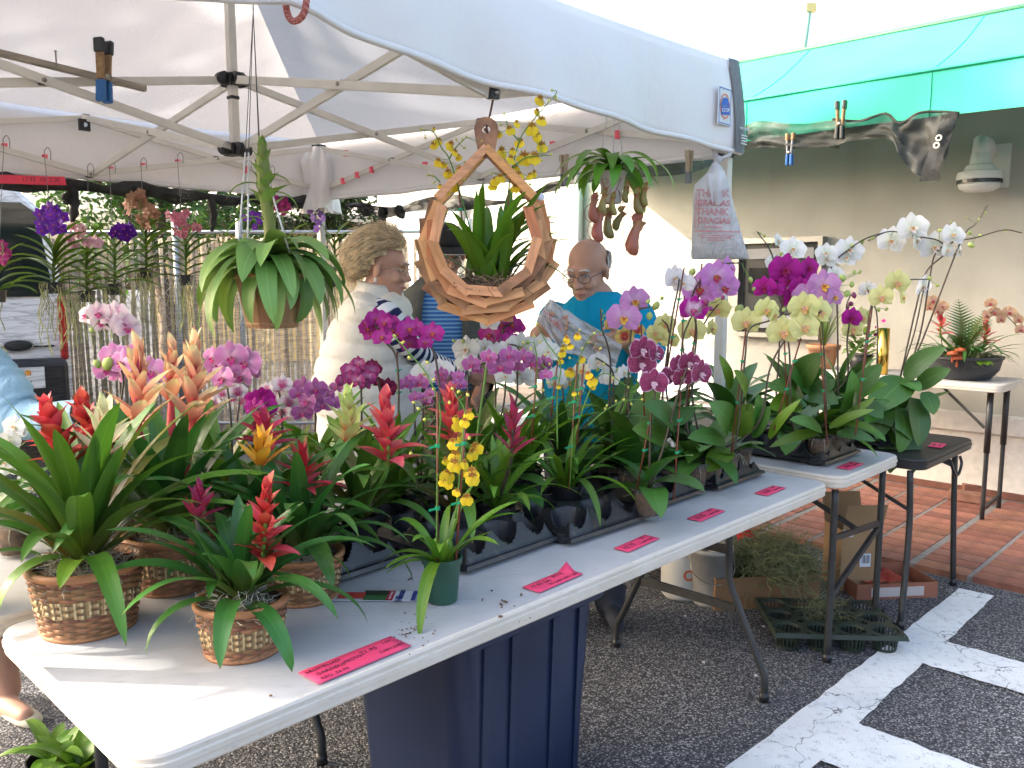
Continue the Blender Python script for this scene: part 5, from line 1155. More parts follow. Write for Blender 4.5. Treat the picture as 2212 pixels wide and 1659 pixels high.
# ================================================================ oncidiums
def oncidium(label, base, Y, stems, flowers, budsl, size, nl=8, L=.25, W=.024, potk=('black', .05, .09), stakes=(), lo=.9, extra=(), dr=1.3, group=None, bsz=.010, azs=None, sprd=0):
    base = Vec(base); t = thing('oncidium', label, 'orchid', base, group); b = base
    if potk: pot(t, base, *potk); b = base + UP*potk[2]*.84
    for i in range(nl):
        az = i*2.399+ru(-.3, .3) if not azs else ru(*azs); a0 = lo+ru(0, .6); d = Vec((math.cos(az), math.sin(az), 0))
        leaf(t, b+d*.014+Vec((ru(-sprd, sprd), ru(-sprd, sprd)*.5, 0)), az, L*ru(.7, 1.2), W*ru(.85, 1.15), a0, a0-dr*ru(.5, 1.3), 1.6, 'strap', 10, .30, twist=ru(-.4, .4), side=ru(-.3, .3), mat=GO)
    for k in range(3):
        m = MB(); d = Vec((ru(-.02, .02), ru(-.02, .02), 0)); m.ball(b+d+UP*.025, (.012, .010, .034), 8, 6); m.build('pseudobulb', GO, t, smooth=True)
    for e in extra: leaf(t, b + Vec((math.cos(e[0]), math.sin(e[0]), 0))*.012, *e[:1], e[1], e[2], e[3], e[4], e[5], 'strap', 14, .25, mat=GO)
    allp = []
    for k, path in enumerate(stems):
        pts = [at(u, v, Y) for u, v in path]
        if k == 0 or path[0][1] > 2000: pts = [b] + [p for p, q in zip(pts, path) if q[1] <= 2000]
        cv = curve(pts, 5); allp += cv; m = MB(); m.tube(cv, [.0022*(1-.6*i/len(cv))+.0004 for i in range(len(cv))], 5); m.build('flower_stem', stemg, t, smooth=True)
    for f in flowers:
        p = at(f[0], f[1], Y+ru(-.025, .025)); q = nearest(allp, p); m = MB(); m.tube([q, q.lerp(p, .6)+UP*.006, p], .0008, 4, False); m.build('pedicel', stemg, t); flower(t, ONC, p+UP*size*.25, size*(f[2] if len(f) > 2 else 1)*ru(.85, 1.12), ru(-.8, .8), ru(-.35, .2), ru(-.4, .4))
    for (u, v) in budsl:
        p = at(u, v, Y+ru(-.02, .02)); q = nearest(allp, p); m = MB(); m.tube([q, p], .0008, 4, False); m.build('pedicel', stemg, t); bud(t, p, bsz, BUDY)
    for (u0, v0, u1, v1) in stakes:
        m = MB(); a, c = at(u0, v0, Y), at(u1, v1, Y); m.tube([a, c], .0026, 6); m.build('stake', stake_m, t, smooth=True)
        for f_ in (.35, .7): q = a.lerp(c, f_); m = MB(); m.tube([q-UP*.004, q+UP*.004], .006, 8); m.bar(q, q+Vec((-.02, 0, -.006)), .005, .004); m.build('clip', clip, t)
    return t
def c5(L): return [(737.3+x[0]/3, 553+x[1]/3)+tuple(x[2:]) for x in L]
def c2(L): return [(737.3+x[0]/3, x[1]/3)+tuple(x[2:]) for x in L]
def c6(L): return [(1474.7+x[0]/3, 553+x[1]/3)+tuple(x[2:]) for x in L]
def c3(L): return [(1474.7+x[0]/3, x[1]/3)+tuple(x[2:]) for x in L]
def c4(L): return [(x[0]/3, 553+x[1]/3)+tuple(x[2:]) for x in L]
gp_ = T(.755, .165, .741)
oncidium('yellow oncidium in a small green pot standing apart at the table front', gp_, 1.87, [c5([(620, 1900), (625, 1300), (640, 1000), (560, 780), (450, 640), (330, 510)]), c5([(740, 1700), (770, 1400), (790, 1150), (800, 1000), (740, 900)])],
   c5([(745, 1070, .7), (760, 1105), (800, 1090, .8), (825, 1040, .8), (722, 1225), (770, 1190, .7), (868, 1255, 1.25), (850, 1290, 1.1), (740, 1305, 1.1), (675, 1340, .8), (735, 1360, 1.2), (700, 1425, 1.2), (670, 1435), (800, 1395, 1.2), (845, 1415, 1.2), (850, 1450, 1.1), (660, 1480, .8), (690, 1495, .7), (750, 1545, .7), (812, 1585, 1.1), (800, 1360, .9)]),
   c5([(345, 520), (400, 560), (440, 660), (560, 690), (600, 800), (600, 860), (700, 950), (760, 880), (500, 990), (540, 1060), (470, 950), (820, 900), (720, 860), (450, 1280), (830, 1180)]), .036, 9, .20, .026, ('green', .047, .108), [(945, 1230, 945, 845), (985, 1210, 1010, 846)], .85,
   [(-1.75, .25, .032, .9, -1.45, .75), (2.9, .16, .026, .7, -.8, 1.0), (-2.4, .16, .024, .8, -.4, 1), (-2.9, .13, .02, .5, -.7, 1), (.3, .13, .022, .9, .2, 1)])
oncidium('tall yellow oncidium with long thin sprays in the second tray', T(1.50, .42, .755), 2.50, [c5([(1480, 1480), (1500, 1100), (1520, 800), (1560, 620), (1640, 500), (1700, 490)]), c5([(1400, 1250), (1400, 900), (1420, 700), (1330, 560), (1260, 430)]), c5([(1600, 1100), (1700, 1010), (1830, 940), (1950, 930)]), c5([(1250, 1000), (1270, 700), (1250, 560)]), c5([(1500, 1200), (1600, 900), (1700, 760), (1860, 850)])],
   c5([(1440, 605, .8), (1480, 595, .8), (1530, 530, .8), (1462, 550, .9), (1422, 690, .8), (1485, 760, 1.2), (1555, 680, .8), (1600, 780), (1620, 815, 1.2), (1632, 855, .7), (1505, 905, .6), (1550, 900, .5), (1410, 860, .5), (1430, 640)]),
   c5([(1250, 520), (1290, 560), (1230, 600), (1320, 640), (1270, 440), (1350, 700), (1640, 500), (1545, 480), (1600, 560), (1680, 600), (1700, 700), (1780, 940), (1720, 970), (1830, 930), (1880, 960), (1950, 930), (1710, 990), (1310, 870), (1330, 760), (1480, 660), (1560, 600), (1180, 560), (1340, 820), (1860, 850), (1760, 790)]), .036, 12, .26, .028, ('black', .052, .09), [(1228, 1060, 1247, 783), (1245, 960, 1261, 786), (1190, 900, 1205, 780), (1148, 960, 1160, 780)], .8,
   [(-1.2, .30, .030, 1.1, -1.3, .9), (-.5, .26, .028, .9, -.9, 1), (.2, .30, .022, .8, .2, 1), (-2.6, .28, .026, 1.2, -.2, 1.2), (-2.0, .22, .028, 1.0, -.6, 1)])
# ================================================================ moth orchids in front of the shoppers
phal('purple-striped moth orchid with two big blooms above the dark-edged one', bs(1370, 2.82), 2.82, [(c5([(1860, 1000), (1870, 600), (1890, 420), (1930, 350), (2000, 330)]), c5([(1900, 290, 1.05, .1), (1830, 400, 1.15, -.1)]))], 'stripe', .092, 5, .20, .075, buds=[(1400, 651, .02), (1417, 661, .034), (1430, 644, .018), (1403, 683, .03)], stakes=[(1355, 890, 1362, 705), (1392, 900, 1385, 700)], yaw=.1)
phal('yellow and red freckled moth orchid behind the purple-striped one', bs(1340, 2.9), 2.95, [(c5([(1740, 1000), (1745, 700), (1720, 560), (1690, 480), (1680, 340)]), c5([(1835, 520, .9), (1750, 440, .7), (1920, 480, .8)]))], 'yred', .065, 4, .19, .07, buds=[(1300, 672, .012), (1305, 682, .012), (1302, 690, .01)])
phal('wine red moth orchid with white-rimmed petals over the clear pots', bs(1400, 2.55), 2.55, [(c5([(2000, 1250), (2010, 1000), (2030, 880), (1960, 760), (1930, 640)]), c5([(1955, 605, 1.1, .2), (1948, 700, 1.15, .1), (2025, 820, 1.3, .05), (2040, 630, .8, .7)])), (c6([(-60, 1000), (0, 800), (50, 700), (110, 740)]), c5([(2150, 780, .95, -.1), (2185, 700, .9, .3)])+c6([(45, 690, .9, .2), (120, 760, 1.0, .6), (0, 790, .8, .2)]))], 'dark', .075, 6, .21, .085, stakes=[(1375, 1060, 1412, 865), (1455, 1080, 1470, 850)], laz=.3)
phal('white moth orchid freckled with crimson on a dark stake', bs(1440, 2.9), 2.95, [(c5([(2080, 950), (2140, 430), (2180, 220), (2190, 150)]), [(1458, 600, 1.0, .5), (1476, 612, .9, -.2)])], 'spot', .085, 4, .2, .075, stakes=[(1432, 850, 1478, 578)])
phal('lavender moth orchid with four broad blooms near the tent pole', bs(1520, 3.0), 3.05, [(c6([(60, 900), (90, 500), (60, 300), (100, 180), (230, 60), (380, 45)]), c6([(110, 215, 1.05, -.1), (270, 200, 1.1, .15), (220, 130, .95, 0), (300, 80, .8, .9)]))], 'lav', .108, 5, .21, .08, buds=c6([(62, 105, .034), (160, 80, .02), (440, 155, .024), (460, 215, .018)]), stakes=[(1485, 880, 1516, 570)])
phal('single magenta moth orchid bloom with white throat under the lavender one', bs(1500, 2.92), 2.92, [(c6([(30, 800), (0, 560), (40, 430), (70, 370)]), c6([(70, 345, 1.1, 0)]))], 'magw', .095, 4, .19, .07, buds=c6([(155, 300, .026), (180, 340, .024), (260, 270, .02)]), stakes=[(1468, 850, 1478, 640)], bk=BUDP)
phal('pale yellow moth orchid left of the tent pole, blooms behind the magenta one', bs(1470, 3.12), 3.15, [(c6([(70, 800), (65, 600), (150, 420), (240, 300)]), c6([(225, 345, 1.1, -.2), (60, 480, 1.05, 0), (190, 470, .9, .8)])), ([(1440, 850), (1445, 720), (1430, 690)], [(1437, 700, .9), (1425, 728, .9), (1415, 718, .7), (1447, 735, .7)])], 'yellow', .088, 5, .2, .075, buds=c6([(365, 345, .045), (305, 335, .02), (130, 300, .02)]))
phal('pale yellow moth orchid in clear pots at the end of the long table', T(2.20, .32, .753), 2.93, [(c6([(330, 1250), (400, 700), (430, 480), (560, 420), (740, 355)]), c6([(410, 425, 1.0, -.1), (540, 345, .95, .2), (595, 385, .7, .9)])), (c6([(480, 1100), (560, 750), (640, 580), (760, 440), (900, 360)]), c6([(650, 490, 1.1, 0), (785, 330, 1.1, -.1), (890, 360, .95, .5), (785, 460, 1.0, .1)]))], 'yellow', .098, 7, .26, .098, buds=c6([(655, 348, .02), (735, 358, .018)]), stakes=[(1577, 1000, 1612, 706), (1672, 930, 1730, 730)], lmat=GP, laz=.5)
phal('magenta moth orchid with a crowded cluster above the yellow ones', T(2.76, .26, .765), 3.22, [(c6([(700, 1000), (690, 600), (640, 330), (620, 160), (760, 60)]), c6([(665, 90, 1.2, 0), (615, 185, 1.0, .2), (530, 205, .85, -.3), (600, 220, .8, 0), (820, 75, .95, .4), (775, 110, .8, 0), (715, 265, .9, .2), (690, 160, .9, -.1), (760, 200, .9, 0)]))], 'mag', .092, 5, .26, .098, buds=c6([(545, 235, .018), (640, 300, .016)]), bk=BUDP, stakes=[(1700, 880, 1690, 620)])
phal('pink moth orchid with candy-striped petals beside the magenta cluster', T(2.86, .20, .765), 3.15, [(c6([(930, 1000), (920, 700), (900, 420), (880, 280), (960, 200)]), c6([(915, 190, 1.05, 0), (820, 265, 1.1, -.15), (985, 265, .9, .5)]))], 'stripe', .100, 6, .26, .098, buds=c6([(1035, 145, .034), (1065, 245, .034), (1095, 185, .026), (1110, 105, .02), (1145, 105, .018)]), stakes=[(1787, 960, 1770, 700), (1848, 940, 1880, 670)], lmat=GPl)
phal('dark magenta moth orchid with one bloom and purple buds right of the cluster', T(2.97, .30, .765), 3.42, [(c6([(1060, 800), (1065, 560), (1080, 420), (1060, 330), (1090, 250)]), c6([(1095, 400, 1.0, .1)]))], 'mag', .085, 5, .26, .098, buds=c6([(1110, 255, .03), (1090, 310, .028), (1070, 330, .022)]), bk=BUDP)
phal('pale yellow moth orchid on the right with blooms on a leaning stake', T(3.03, .18, .765), 3.45, [(c6([(1140, 1000), (1160, 800), (1220, 330), (1300, 230), (1430, 160), (1600, 150)]), c6([(1285, 265, 1.1, -.15), (1390, 170, 1.1, .1), (1425, 270, .8, .9), (1100, 470, 1.0, 0), (1160, 400, .8, .4)]))], 'yellow', .098, 6, .26, .098, buds=c6([(1455, 170, .03), (1195, 380, .035), (1600, 145, .024), (1650, 190, .02), (1270, 350, .02), (1320, 345, .018)]), stakes=[(1850, 920, 1885, 660)], laz=.8)
phal('white moth orchid blooming left of the dark cash machine', bs(1690, 3.62, .765), 3.65, [(c6([(620, 700), (640, 200), (600, 60), (560, -50)])+c3([(480, 1500)]), c3([(620, 1560, .9, .8), (715, 1615, 1.1, 0), (590, 1700, .9, -.4)]))], 'white', .088, 7, .28, .10, buds=c3([(530, 1530, .016), (500, 1515, .012), (640, 1645, .02)]))
phal('white moth orchid arching in front of the cash machine frame', bs(1822, 3.80, .742), 3.75, [(c6([(1010, 900), (1000, 300), (960, 80)])+c3([(1100, 1600), (1200, 1540), (1330, 1500)]), c3([(1080, 1620, 1.15, 0), (930, 1640, 1.0, -.3)])+c6([(990, 120, .9, .3), (1060, 10, .9, 0), (935, 20, 1.0, .1)])), (c6([(1250, 800), (1260, 400), (1200, 220)]), c6([(1200, 220, .8, -.6)]))], 'white', .098, 7, .28, .10, buds=c3([(1160, 1565, .03), (1230, 1545, .02), (1100, 1590, .02)]))
phal('tall white moth orchid arching highest at the right, on the black table', T(3.55, .17, .745), 3.85, [(c6([(1430, 700), (1520, 300), (1580, 100)])+c3([(1700, 1640), (1660, 1560), (1500, 1530), (1340, 1500), (1200, 1560)]), c3([(1350, 1560, 1.25, .1), (1490, 1475, 1.1, -.1), (1515, 1560, .95, .9)])), (c6([(1540, 500), (1600, 150)])+c3([(1640, 1640), (1750, 1570), (1900, 1540), (2080, 1490), (2200, 1510)]), c3([(1630, 1600, 1.15, 0), (1755, 1520, 1.0, .2), (1720, 1620, .9, .5), (1790, 1625, .9, .9), (1680, 1560, .9, 0)])), (c3([(1800, 1570), (1900, 1450), (1975, 1330)]), []), (c6([(1500, 500), (1565, 200)]), c6([(1560, 200, .9, .6)]))], 'white', .108, 0, .24, .11, potk=('black', .06, .10), buds=c3([(1590, 1460, .03), (1785, 1555, .034), (1870, 1590, .034), (1860, 1510, .026), (1930, 1525, .016), (1665, 1495, .02), (2090, 1495, .014), (1960, 1380, .014), (1740, 1440, .012), (1840, 1410, .01), (1920, 1420, .012)]), stem=stemd, aer=4)
big = [o for o in COL.objects if o.name.startswith('moth_orchid')][-1]
bb = T(3.53, .15, .83)
for (u, v, L, W, a0, a1, p, az) in ((0, 0, .34, .115, 1.15, .75, 1, -.25), (0, 0, .30, .11, .75, .30, 1, -.1), (0, 0, .30, .12, .35, -1.5, .6, -1.35), (0, 0, .30, .12, .30, -1.5, .6, -1.95), (0, 0, .28, .12, .55, -.5, 1, -2.6), (0, 0, .26, .10, .2, -1.5, .6, -.75), (0, 0, .28, .11, .8, .1, 1, 2.6), (0, 0, .26, .10, 1.1, .6, 1, -1.6), (0, 0, .28, .10, .6, -.3, 1, 1.2)):
    leaf(big, bb, az, L, W, a0, a1, p, 'oval', 12, .12, mat=GP)
for k, (u_, v_) in enumerate(((3.42, .55), (3.78, .50))):
    phal(['upright leafy orchid without blooms behind the tall white one on the black table', 'upright leafy orchid without blooms at the far corner of the black table'][k], T(u_, v_, .726), 3, [], 'white', .1, 10, .33, .10, potk=('black', .06, .11), lmat=GP, lo=.8, dr=.8, aer=0)
for k, (u_, v_) in enumerate(((2.5, 2.45), (2.9, 2.5))):
    phal(['leafy moth orchid without blooms in a dark pot on the far worn table', 'leafy moth orchid without blooms, second one on the far worn table'][k], T(u_, v_, .741), 3, [], 'white', .1, 8, .26, .10, potk=('black', .07, .13), lmat=GP, lo=.4, aer=0)
for k, (u_, v_, kind, lab) in enumerate(((1.02, .68, 'o', 'tall strap-leaved orchid without blooms behind the empty-celled tray'), (1.32, .66, 'b', 'broad glossy bromeliad without flower between the two middle trays'), (1.44, .60, 'o', 'strap-leaved orchid without blooms in the middle of the second tray'), (1.58, .66, 'o', 'strap-leaved orchid without blooms at the back of the second tray'), (1.72, .62, 'b', 'glossy bromeliad without flower beside the wine red orchid'), (.62, .98, 'b', 'bromeliad without flower on the back table behind the orange one'), (.95, 1.0, 'o', 'strap-leaved orchid without blooms on the back table, by the wine orchid'), (.25, 1.02, 'b', 'bromeliad without flower on the back table behind the peach ones'))):
    if kind == 'o': oncidium(lab, T(u_, v_, .757), 2, [], [], [], .03, 14, .34, .034, ('black', .052, .09), lo=.95, dr=1.2)
    else: bromeliad(lab, T(u_, v_, .757), 18, .36, .046, GB if k % 2 else GBd, [], potk=('black', .055, .10), spread=.85, lo=.7)
for k, (u_, v_, lab) in enumerate(((1.80, .38, 'broad-leaved orchid without blooms in the tray next to the wine red one'), (1.98, .60, 'broad-leaved orchid without blooms in the tray behind the wine red one'), (2.14, .55, 'broad-leaved orchid without blooms behind the clear pots of the end tray'), (2.32, .62, 'broad-leaved orchid without blooms at the back corner of the end tray'), (2.75, .55, 'broad-leaved orchid without blooms behind the candy-striped one on the side table'), (2.95, .65, 'broad-leaved orchid without blooms on the side table, next to the black table'))):
    phal(lab, T(u_, v_, .755), 3, [], 'white', .1, 9, .30, .105, lmat=GP, lo=.62, dr=.95, aer=2)
def pick(k): return [t for l, t in PHS.items() if l.startswith(k)][0]
for (who, Y, L) in (('tall white', 3.75, [(1440, 800, 1710, 590, .10), (1520, 850, 1735, 735, .085), (1450, 800, 1215, 1025, .15), (1500, 920, 1525, 1235, .115), (1410, 980, 1400, 1285, .09), (1570, 880, 1625, 1030, .085), (1320, 960, 1255, 1190, .09), (1430, 820, 1540, 880, .07), (1380, 900, 1180, 1090, .09)]),
   ('pink moth orchid with candy', 3.2, [(990, 1110, 1250, 915, .035), (950, 1110, 1245, 995, .035), (1000, 1150, 1250, 1200, .05), (1040, 1010, 1095, 735, .07), (1060, 1050, 1115, 870, .085), (880, 1140, 560, 1240, .04), (900, 1130, 690, 1060, .06)]),
   ('magenta moth orchid with a crowded', 3.3, [(740, 830, 900, 625, .10), (780, 900, 545, 850, .09), (800, 900, 1010, 960, .09), (760, 930, 560, 990, .09), (820, 960, 990, 800, .08), (850, 900, 640, 700, .07)]),
   ('dark magenta', 3.45, [(1080, 900, 1290, 700, .08), (1100, 950, 1330, 830, .08), (1150, 960, 1300, 1050, .08)]),
   ('pale yellow moth orchid in clear', 2.95, [(310, 860, 235, 640, .04), (390, 1000, 330, 740, .09), (300, 1130, 170, 950, .10), (330, 1150, 450, 955, .09), (440, 1160, 570, 975, .075), (560, 1180, 770, 925, .035), (270, 1200, 30, 1180, .07), (300, 1250, 160, 1400, .08), (470, 1150, 480, 890, .08)]),
   ('wine red', 2.6, [(-20, 1100, 120, 980, .08), (-60, 1150, -260, 960, .09), (-100, 1200, -330, 1120, .08)])):
    for (a, b, c, d_, w) in L:
        (u0, v0), (u1, v1) = c6([(a, b), (c, d_)]); leafpt(pick(who), at(u0, v0, Y+ru(.0, .06)), at(u1, v1, Y-ru(.02, .12)), w*1.1, ru(.05, .16), GPl if w < .045 or rnd.random() < .12 else GP, turn=ru(-.4, .4))
# clear pots with bark and roots standing in the front cells
for k, (u_, v_, lab) in enumerate(((2.15, .29, 'clear pot of bark in the end tray, front corner towards the middle trays'), (2.27, .29, 'clear pot of bark in the middle of the front row of the end tray'), (2.38, .30, 'clear pot of bark in the end tray, front corner towards the white side table'), (2.80, .17, 'clear pot of bark in the side table tray, front corner towards the long table'), (2.91, .17, 'clear pot of bark in the middle of the front row on the side table'), (3.0, .19, 'clear pot of bark in the side table tray, front corner towards the black table'), (1.76, .32, 'clear pot with a rooted orchid stump beside the drooping leaf'))):
    q = T(u_, v_, .755); t = thing('clear_pot', lab, 'pot', q)
    pot(t, q, 'clear', .053, .10); roots(t, q+UP*.085, .052, 4, .05, th=.0015)
    for i in range(3): leaf(t, q+UP*.085, ru(0, 6.2), .14*ru(.8, 1.2), .05, .9, -.1, 1, 'oval', 8, .15, mat=GPl if i else GP)
# ---------------- middle distance
phal('small white moth orchid in front of the man in turquoise', bs(1318, 2.9), 2.98, [(c5([(1760, 1000), (1760, 760), (1700, 690), (1650, 660)]), c5([(1665, 690, 1.1, 0), (1740, 760, .9, .3), (1750, 800, .9, -.2), (1720, 790, .8, 0)])), (c5([(1840, 900), (1835, 760)]), c5([(1835, 755, .9, .5)]))], 'white', .065, 4, .18, .07, buds=c5([(1660, 735, .022), (1640, 720, .016), (1790, 740, .018)]))
phal('mauve moth orchid with pale-rimmed petals below the wooden basket', bs(1085, 2.55), 2.52, [(c5([(860, 1500), (930, 800), (960, 700), (1040, 640), (1130, 650), (1250, 680), (1350, 740)]), c5([(842, 700, 1.2), (880, 740, .8), (955, 655, 1.1), (1030, 712, 1.5, 0), (1085, 640, 1.1), (1110, 700, .9), (1150, 720, .8), (1180, 650, 1.1), (1235, 690, 1.3), (1312, 695, 1.1), (1325, 770, 1.0)]))], 'mauve', .048, 6, .22, .08, stem=stemg)
phal('magenta moth orchid bloom cluster between the two men, above the white ones', bs(1085, 2.86, .742), 2.88, [(c5([(1060, 900), (1060, 620), (1050, 480), (1110, 430)]), c5([(1035, 440, 1.0), (1110, 445, 1.1), (960, 510, 1.1, -.4), (1095, 540, 1.0), (1150, 470, .9, .6), (950, 470, .8), (1060, 490, .9)]))], 'orchid', .064, 5, .26, .098)
cw_ = c5([(808, 605, 1.3, -.3), (885, 600, 1.0), (930, 590, .8), (1010, 640, 1.2), (1160, 590, 1.4), (1080, 610, 1.0), (1290, 590, 1.3), (1190, 790, 1.2), (1060, 780, 1.0), (805, 700, 1.1), (1340, 620, 1.0), (1150, 760, 1.0), (960, 430, .8), (1390, 780, 1.0)])
phal('white moth orchids massed below the wooden basket by the reaching hand', bs(1060, 2.8, .742), 2.80, [(c5([(830, 950), (820, 760), (800, 640), (760, 540)]), cw_[:3]+[cw_[9]]), (c5([(1000, 950), (1000, 740), (1020, 620)]), cw_[3:4]+[cw_[12]]), (c5([(1130, 950), (1140, 760), (1150, 600), (1080, 570)]), cw_[4:6]+cw_[7:9]+[cw_[11]]), (c5([(1290, 950), (1300, 740), (1290, 590)]), cw_[6:7]+[cw_[10], cw_[13]])], 'white', .074, 7, .24, .09, buds=c5([(790, 550, .02), (870, 560, .02), (730, 550, .016), (1210, 560, .02), (1230, 570, .02)]))
phal('white moth orchid behind the yellow oncidium sprays', bs(1215, 3.3, .755), 3.2, [(c5([(1440, 1000), (1430, 840), (1400, 760)]), c5([(1400, 780, 1), (1425, 830, .9), (1380, 820, .8), (1520, 790, 1.1), (1560, 740, .9), (1530, 850, .8), (1480, 820, .9)]))], 'cream', .068, 5, .2, .08)
phal('magenta moth orchid arching across the white vest of the shopper', bs(862, 2.52, .742), 2.5, [(c5([(370, 1150), (370, 800), (350, 640), (290, 560), (220, 450)]), c5([(152, 440, .8, -.9), (228, 405, 1.0), (200, 500, 1.0, -.3), (265, 525, 1.05), (310, 440, 1.1), (330, 480, .9), (170, 470, .8), (280, 430, .9), (240, 460, .9), (365, 505, .8)])), (c5([(630, 1000), (620, 720), (580, 580), (500, 500), (430, 490)]), c5([(440, 470, 1.1), (480, 455, .9), (440, 565, 1.0, .3), (520, 570, .9, .8), (590, 500, 1.3, .1), (420, 520, .8), (545, 560, .7)]))], 'orchid', .058, 5, .22, .08, stakes=[(862, 920, 858, 760)])
phal('wine and maroon moth orchid with crinkled blooms left of the lime bromeliad', bs(775, 2.62, .742), 2.58, [(c5([(130, 1150), (130, 900), (120, 780), (80, 720)]), c5([(60, 745, 1.2), (110, 700, 1.1), (185, 745, 1.2), (100, 810, 1.1), (20, 805, 1.0), (150, 830, 1.0), (60, 790, .9), (170, 790, 1.0)]))], 'wine', .052, 4, .2, .075)
phal('small maroon moth orchid with nearly black blooms above the red spike', bs(815, 2.64, .742), 2.6, [(c5([(270, 1150), (260, 900), (230, 790)]), c5([(240, 820, .9), (300, 850, 1.1), (200, 715, 1.0), (225, 735, .9), (310, 870, .8)]))], 'maroon', .048, 4, .2, .07)
phal('pale mauve moth orchid of loose small blooms against the white vest', bs(908, 2.55, .742), 2.55, [(c5([(480, 1150), (470, 950), (440, 850)]), c5([(420, 830, 1.1), (445, 800, .8), (480, 915, .9), (510, 820, 1.1)])), (c5([(530, 1150), (530, 980), (550, 880)]), c5([(545, 920, .9), (560, 950, .8), (575, 890, .8)])), (c5([(720, 1100), (700, 900), (690, 800)]), c5([(655, 795, 1.0), (720, 800, 1.1), (760, 775, .9), (690, 850, 1.1), (740, 840, .9), (650, 760, .8), (770, 830, .9)]))], 'mauve', .046, 5, .2, .07)
phal('white moth orchid tucked behind the pale mauve blooms', bs(930, 2.68, .742), 2.68, [(c5([(600, 1100), (590, 850), (560, 770)]), c5([(540, 765, 1.2), (600, 740, 1.1), (645, 750, 1.2), (510, 790, .8)]))], 'white', .062, 4, .2, .075)
phal('pale pink and white moth orchid spray in front of the hanging roots', bs(250, 2.5, .742), 2.5, [(c4([(780, 800), (775, 600), (740, 480), (640, 420), (560, 400)]), c4([(560, 385, .9, -.5), (600, 400, 1.0), (640, 370, 1.1), (700, 390, 1.0), (745, 375, 1.2), (735, 420, .9), (800, 440, 1.3, .3), (830, 470, 1.0, .5), (660, 430, 1.0)]))], 'pale', .064, 5, .26, .098, buds=c4([(595, 480, .02)]))
phal('purple-pink moth orchid half hidden by the peach bromeliad heads', bs(275, 2.3, .742), 2.28, [(c4([(780, 1000), (800, 800), (760, 680)]), c4([(735, 645, 1.2), (790, 690, 1.2), (845, 640, 1.1), (690, 740, 1.1), (980, 750, 1.2), (870, 700, 1.0), (760, 760, 1.0)]))], 'pink', .062, 5, .26, .098, buds=c4([(630, 700, .028), (700, 700, .045)]))
phal('rosy pink moth orchid with big ruffled blooms right of the peach heads', bs(505, 2.4, .742), 2.38, [(c4([(1500, 1150), (1480, 900), (1450, 760)]), c4([(1500, 655, 1.3), (1590, 690, 1.3), (1565, 780, 1.2), (1625, 740, 1.1), (1440, 790, 1.1), (1380, 660, 1.0), (1420, 700, 1.2), (1530, 720, 1.2)]))], 'pink', .066, 5, .26, .098)
phal('deep magenta moth orchid low among the pale pink ones', bs(560, 2.5, .742), 2.48, [(c4([(1690, 1200), (1680, 1050), (1660, 950)]), c4([(1640, 930, 1.1), (1700, 925, 1.2), (1720, 985, 1.2), (1650, 985, 1.1), (1690, 960, 1.0)]))], 'mag', .056, 5, .2, .08)
phal('white moth orchid with crimson throats left of the mottled purple one', bs(608, 2.6, .742), 2.6, [(c4([(1830, 1200), (1820, 950), (1800, 860)]), c4([(1730, 860, .9), (1800, 850, 1.1), (1830, 830, 1.0), (1770, 930, .9), (1830, 1000, 1.2), (1870, 950, 1.1), (1760, 1020, 1.1), (1650, 1050, 1.1), (1900, 1010, .9)])), (c4([(1560, 1150), (1550, 950)]), c4([(1540, 880, 1.0), (1510, 920, .9), (1570, 940, .9)]))], 'wpink', .054, 5, .2, .08)
phal('mottled purple moth orchid with picotee rims beside the tent leg', bs(672, 2.6, .742), 2.58, [(c4([(2040, 1200), (2040, 960), (1990, 860)]), c4([(1930, 890, 1.0), (1965, 850, 1.2), (2045, 860, 1.2), (1990, 940, 1.3), (2050, 930, 1.0), (1960, 1015, 1.3), (2090, 965, 1.1), (2150, 950, 1.0), (2120, 900, .9), (2180, 850, .9)]))], 'mauve', .056, 5, .2, .08)
phal('white moth orchid with yellow throats at the end of the back table', bs(35, 2.22, .742), 2.2, [(c4([(120, 1400), (60, 1200), (80, 1100)]), c4([(90, 1105, 1.1, -.1), (120, 1130, .9), (60, 1200, 1.0)])), (c4([(180, 1500), (170, 1420)]), c4([(200, 1500, 1.1, .3), (180, 1440, .9), (30, 1340, 1.0), (60, 1380, .9)]))], 'white', .050, 4, .2, .08)
phal('pink moth orchid with low small blooms behind the peach bromeliads', bs(455, 2.55, .742), 2.55, [(c4([(1400, 1150), (1390, 950)]), c4([(1370, 930, 1.0), (1410, 900, .9), (1350, 980, .9), (1440, 890, .9), (1390, 960, .9)]))], 'wpink', .050, 4, .2, .075)
# ================================================================ things on the tall table by the wall
bp = T(5.22, .33, .876); bw = thing('bowl_planter', 'dark bowl planter of red bromeliads, fern fronds and tan orchids on the tall table', 'planter', bp)
m = MB(); m.lathe([(.13, 0), (.155, .005), (.20, .06), (.215, .125), (.225, .13), (.225, .145), (.205, .145), (.19, .12), (.002, .12)], 32, bp, cap=True); o = m.build('bowl', simple('bowl_dark', (.03, .032, .036), .5, ns=12, na=.25), bw, smooth=True); sharp(o)
strands(bp+UP*.11, .2, .06, 240, 21, L=.1).build('moss', moss_g, bw, kind='stuff')
YB = bp.y
for (u, vb, vt) in ((2030, 725, 668), (2128, 745, 685)):
    p0, p1 = at(u, vb, YB-.05), at(u+4, vt+8, YB-.05); m = MB(); m.tube([bp+UP*.12, p0, p1], .007, 6); m.build('flower_stem', stemg, bw); bracts(bw, p0, p1, 18, .095, .036, BR['coral'])
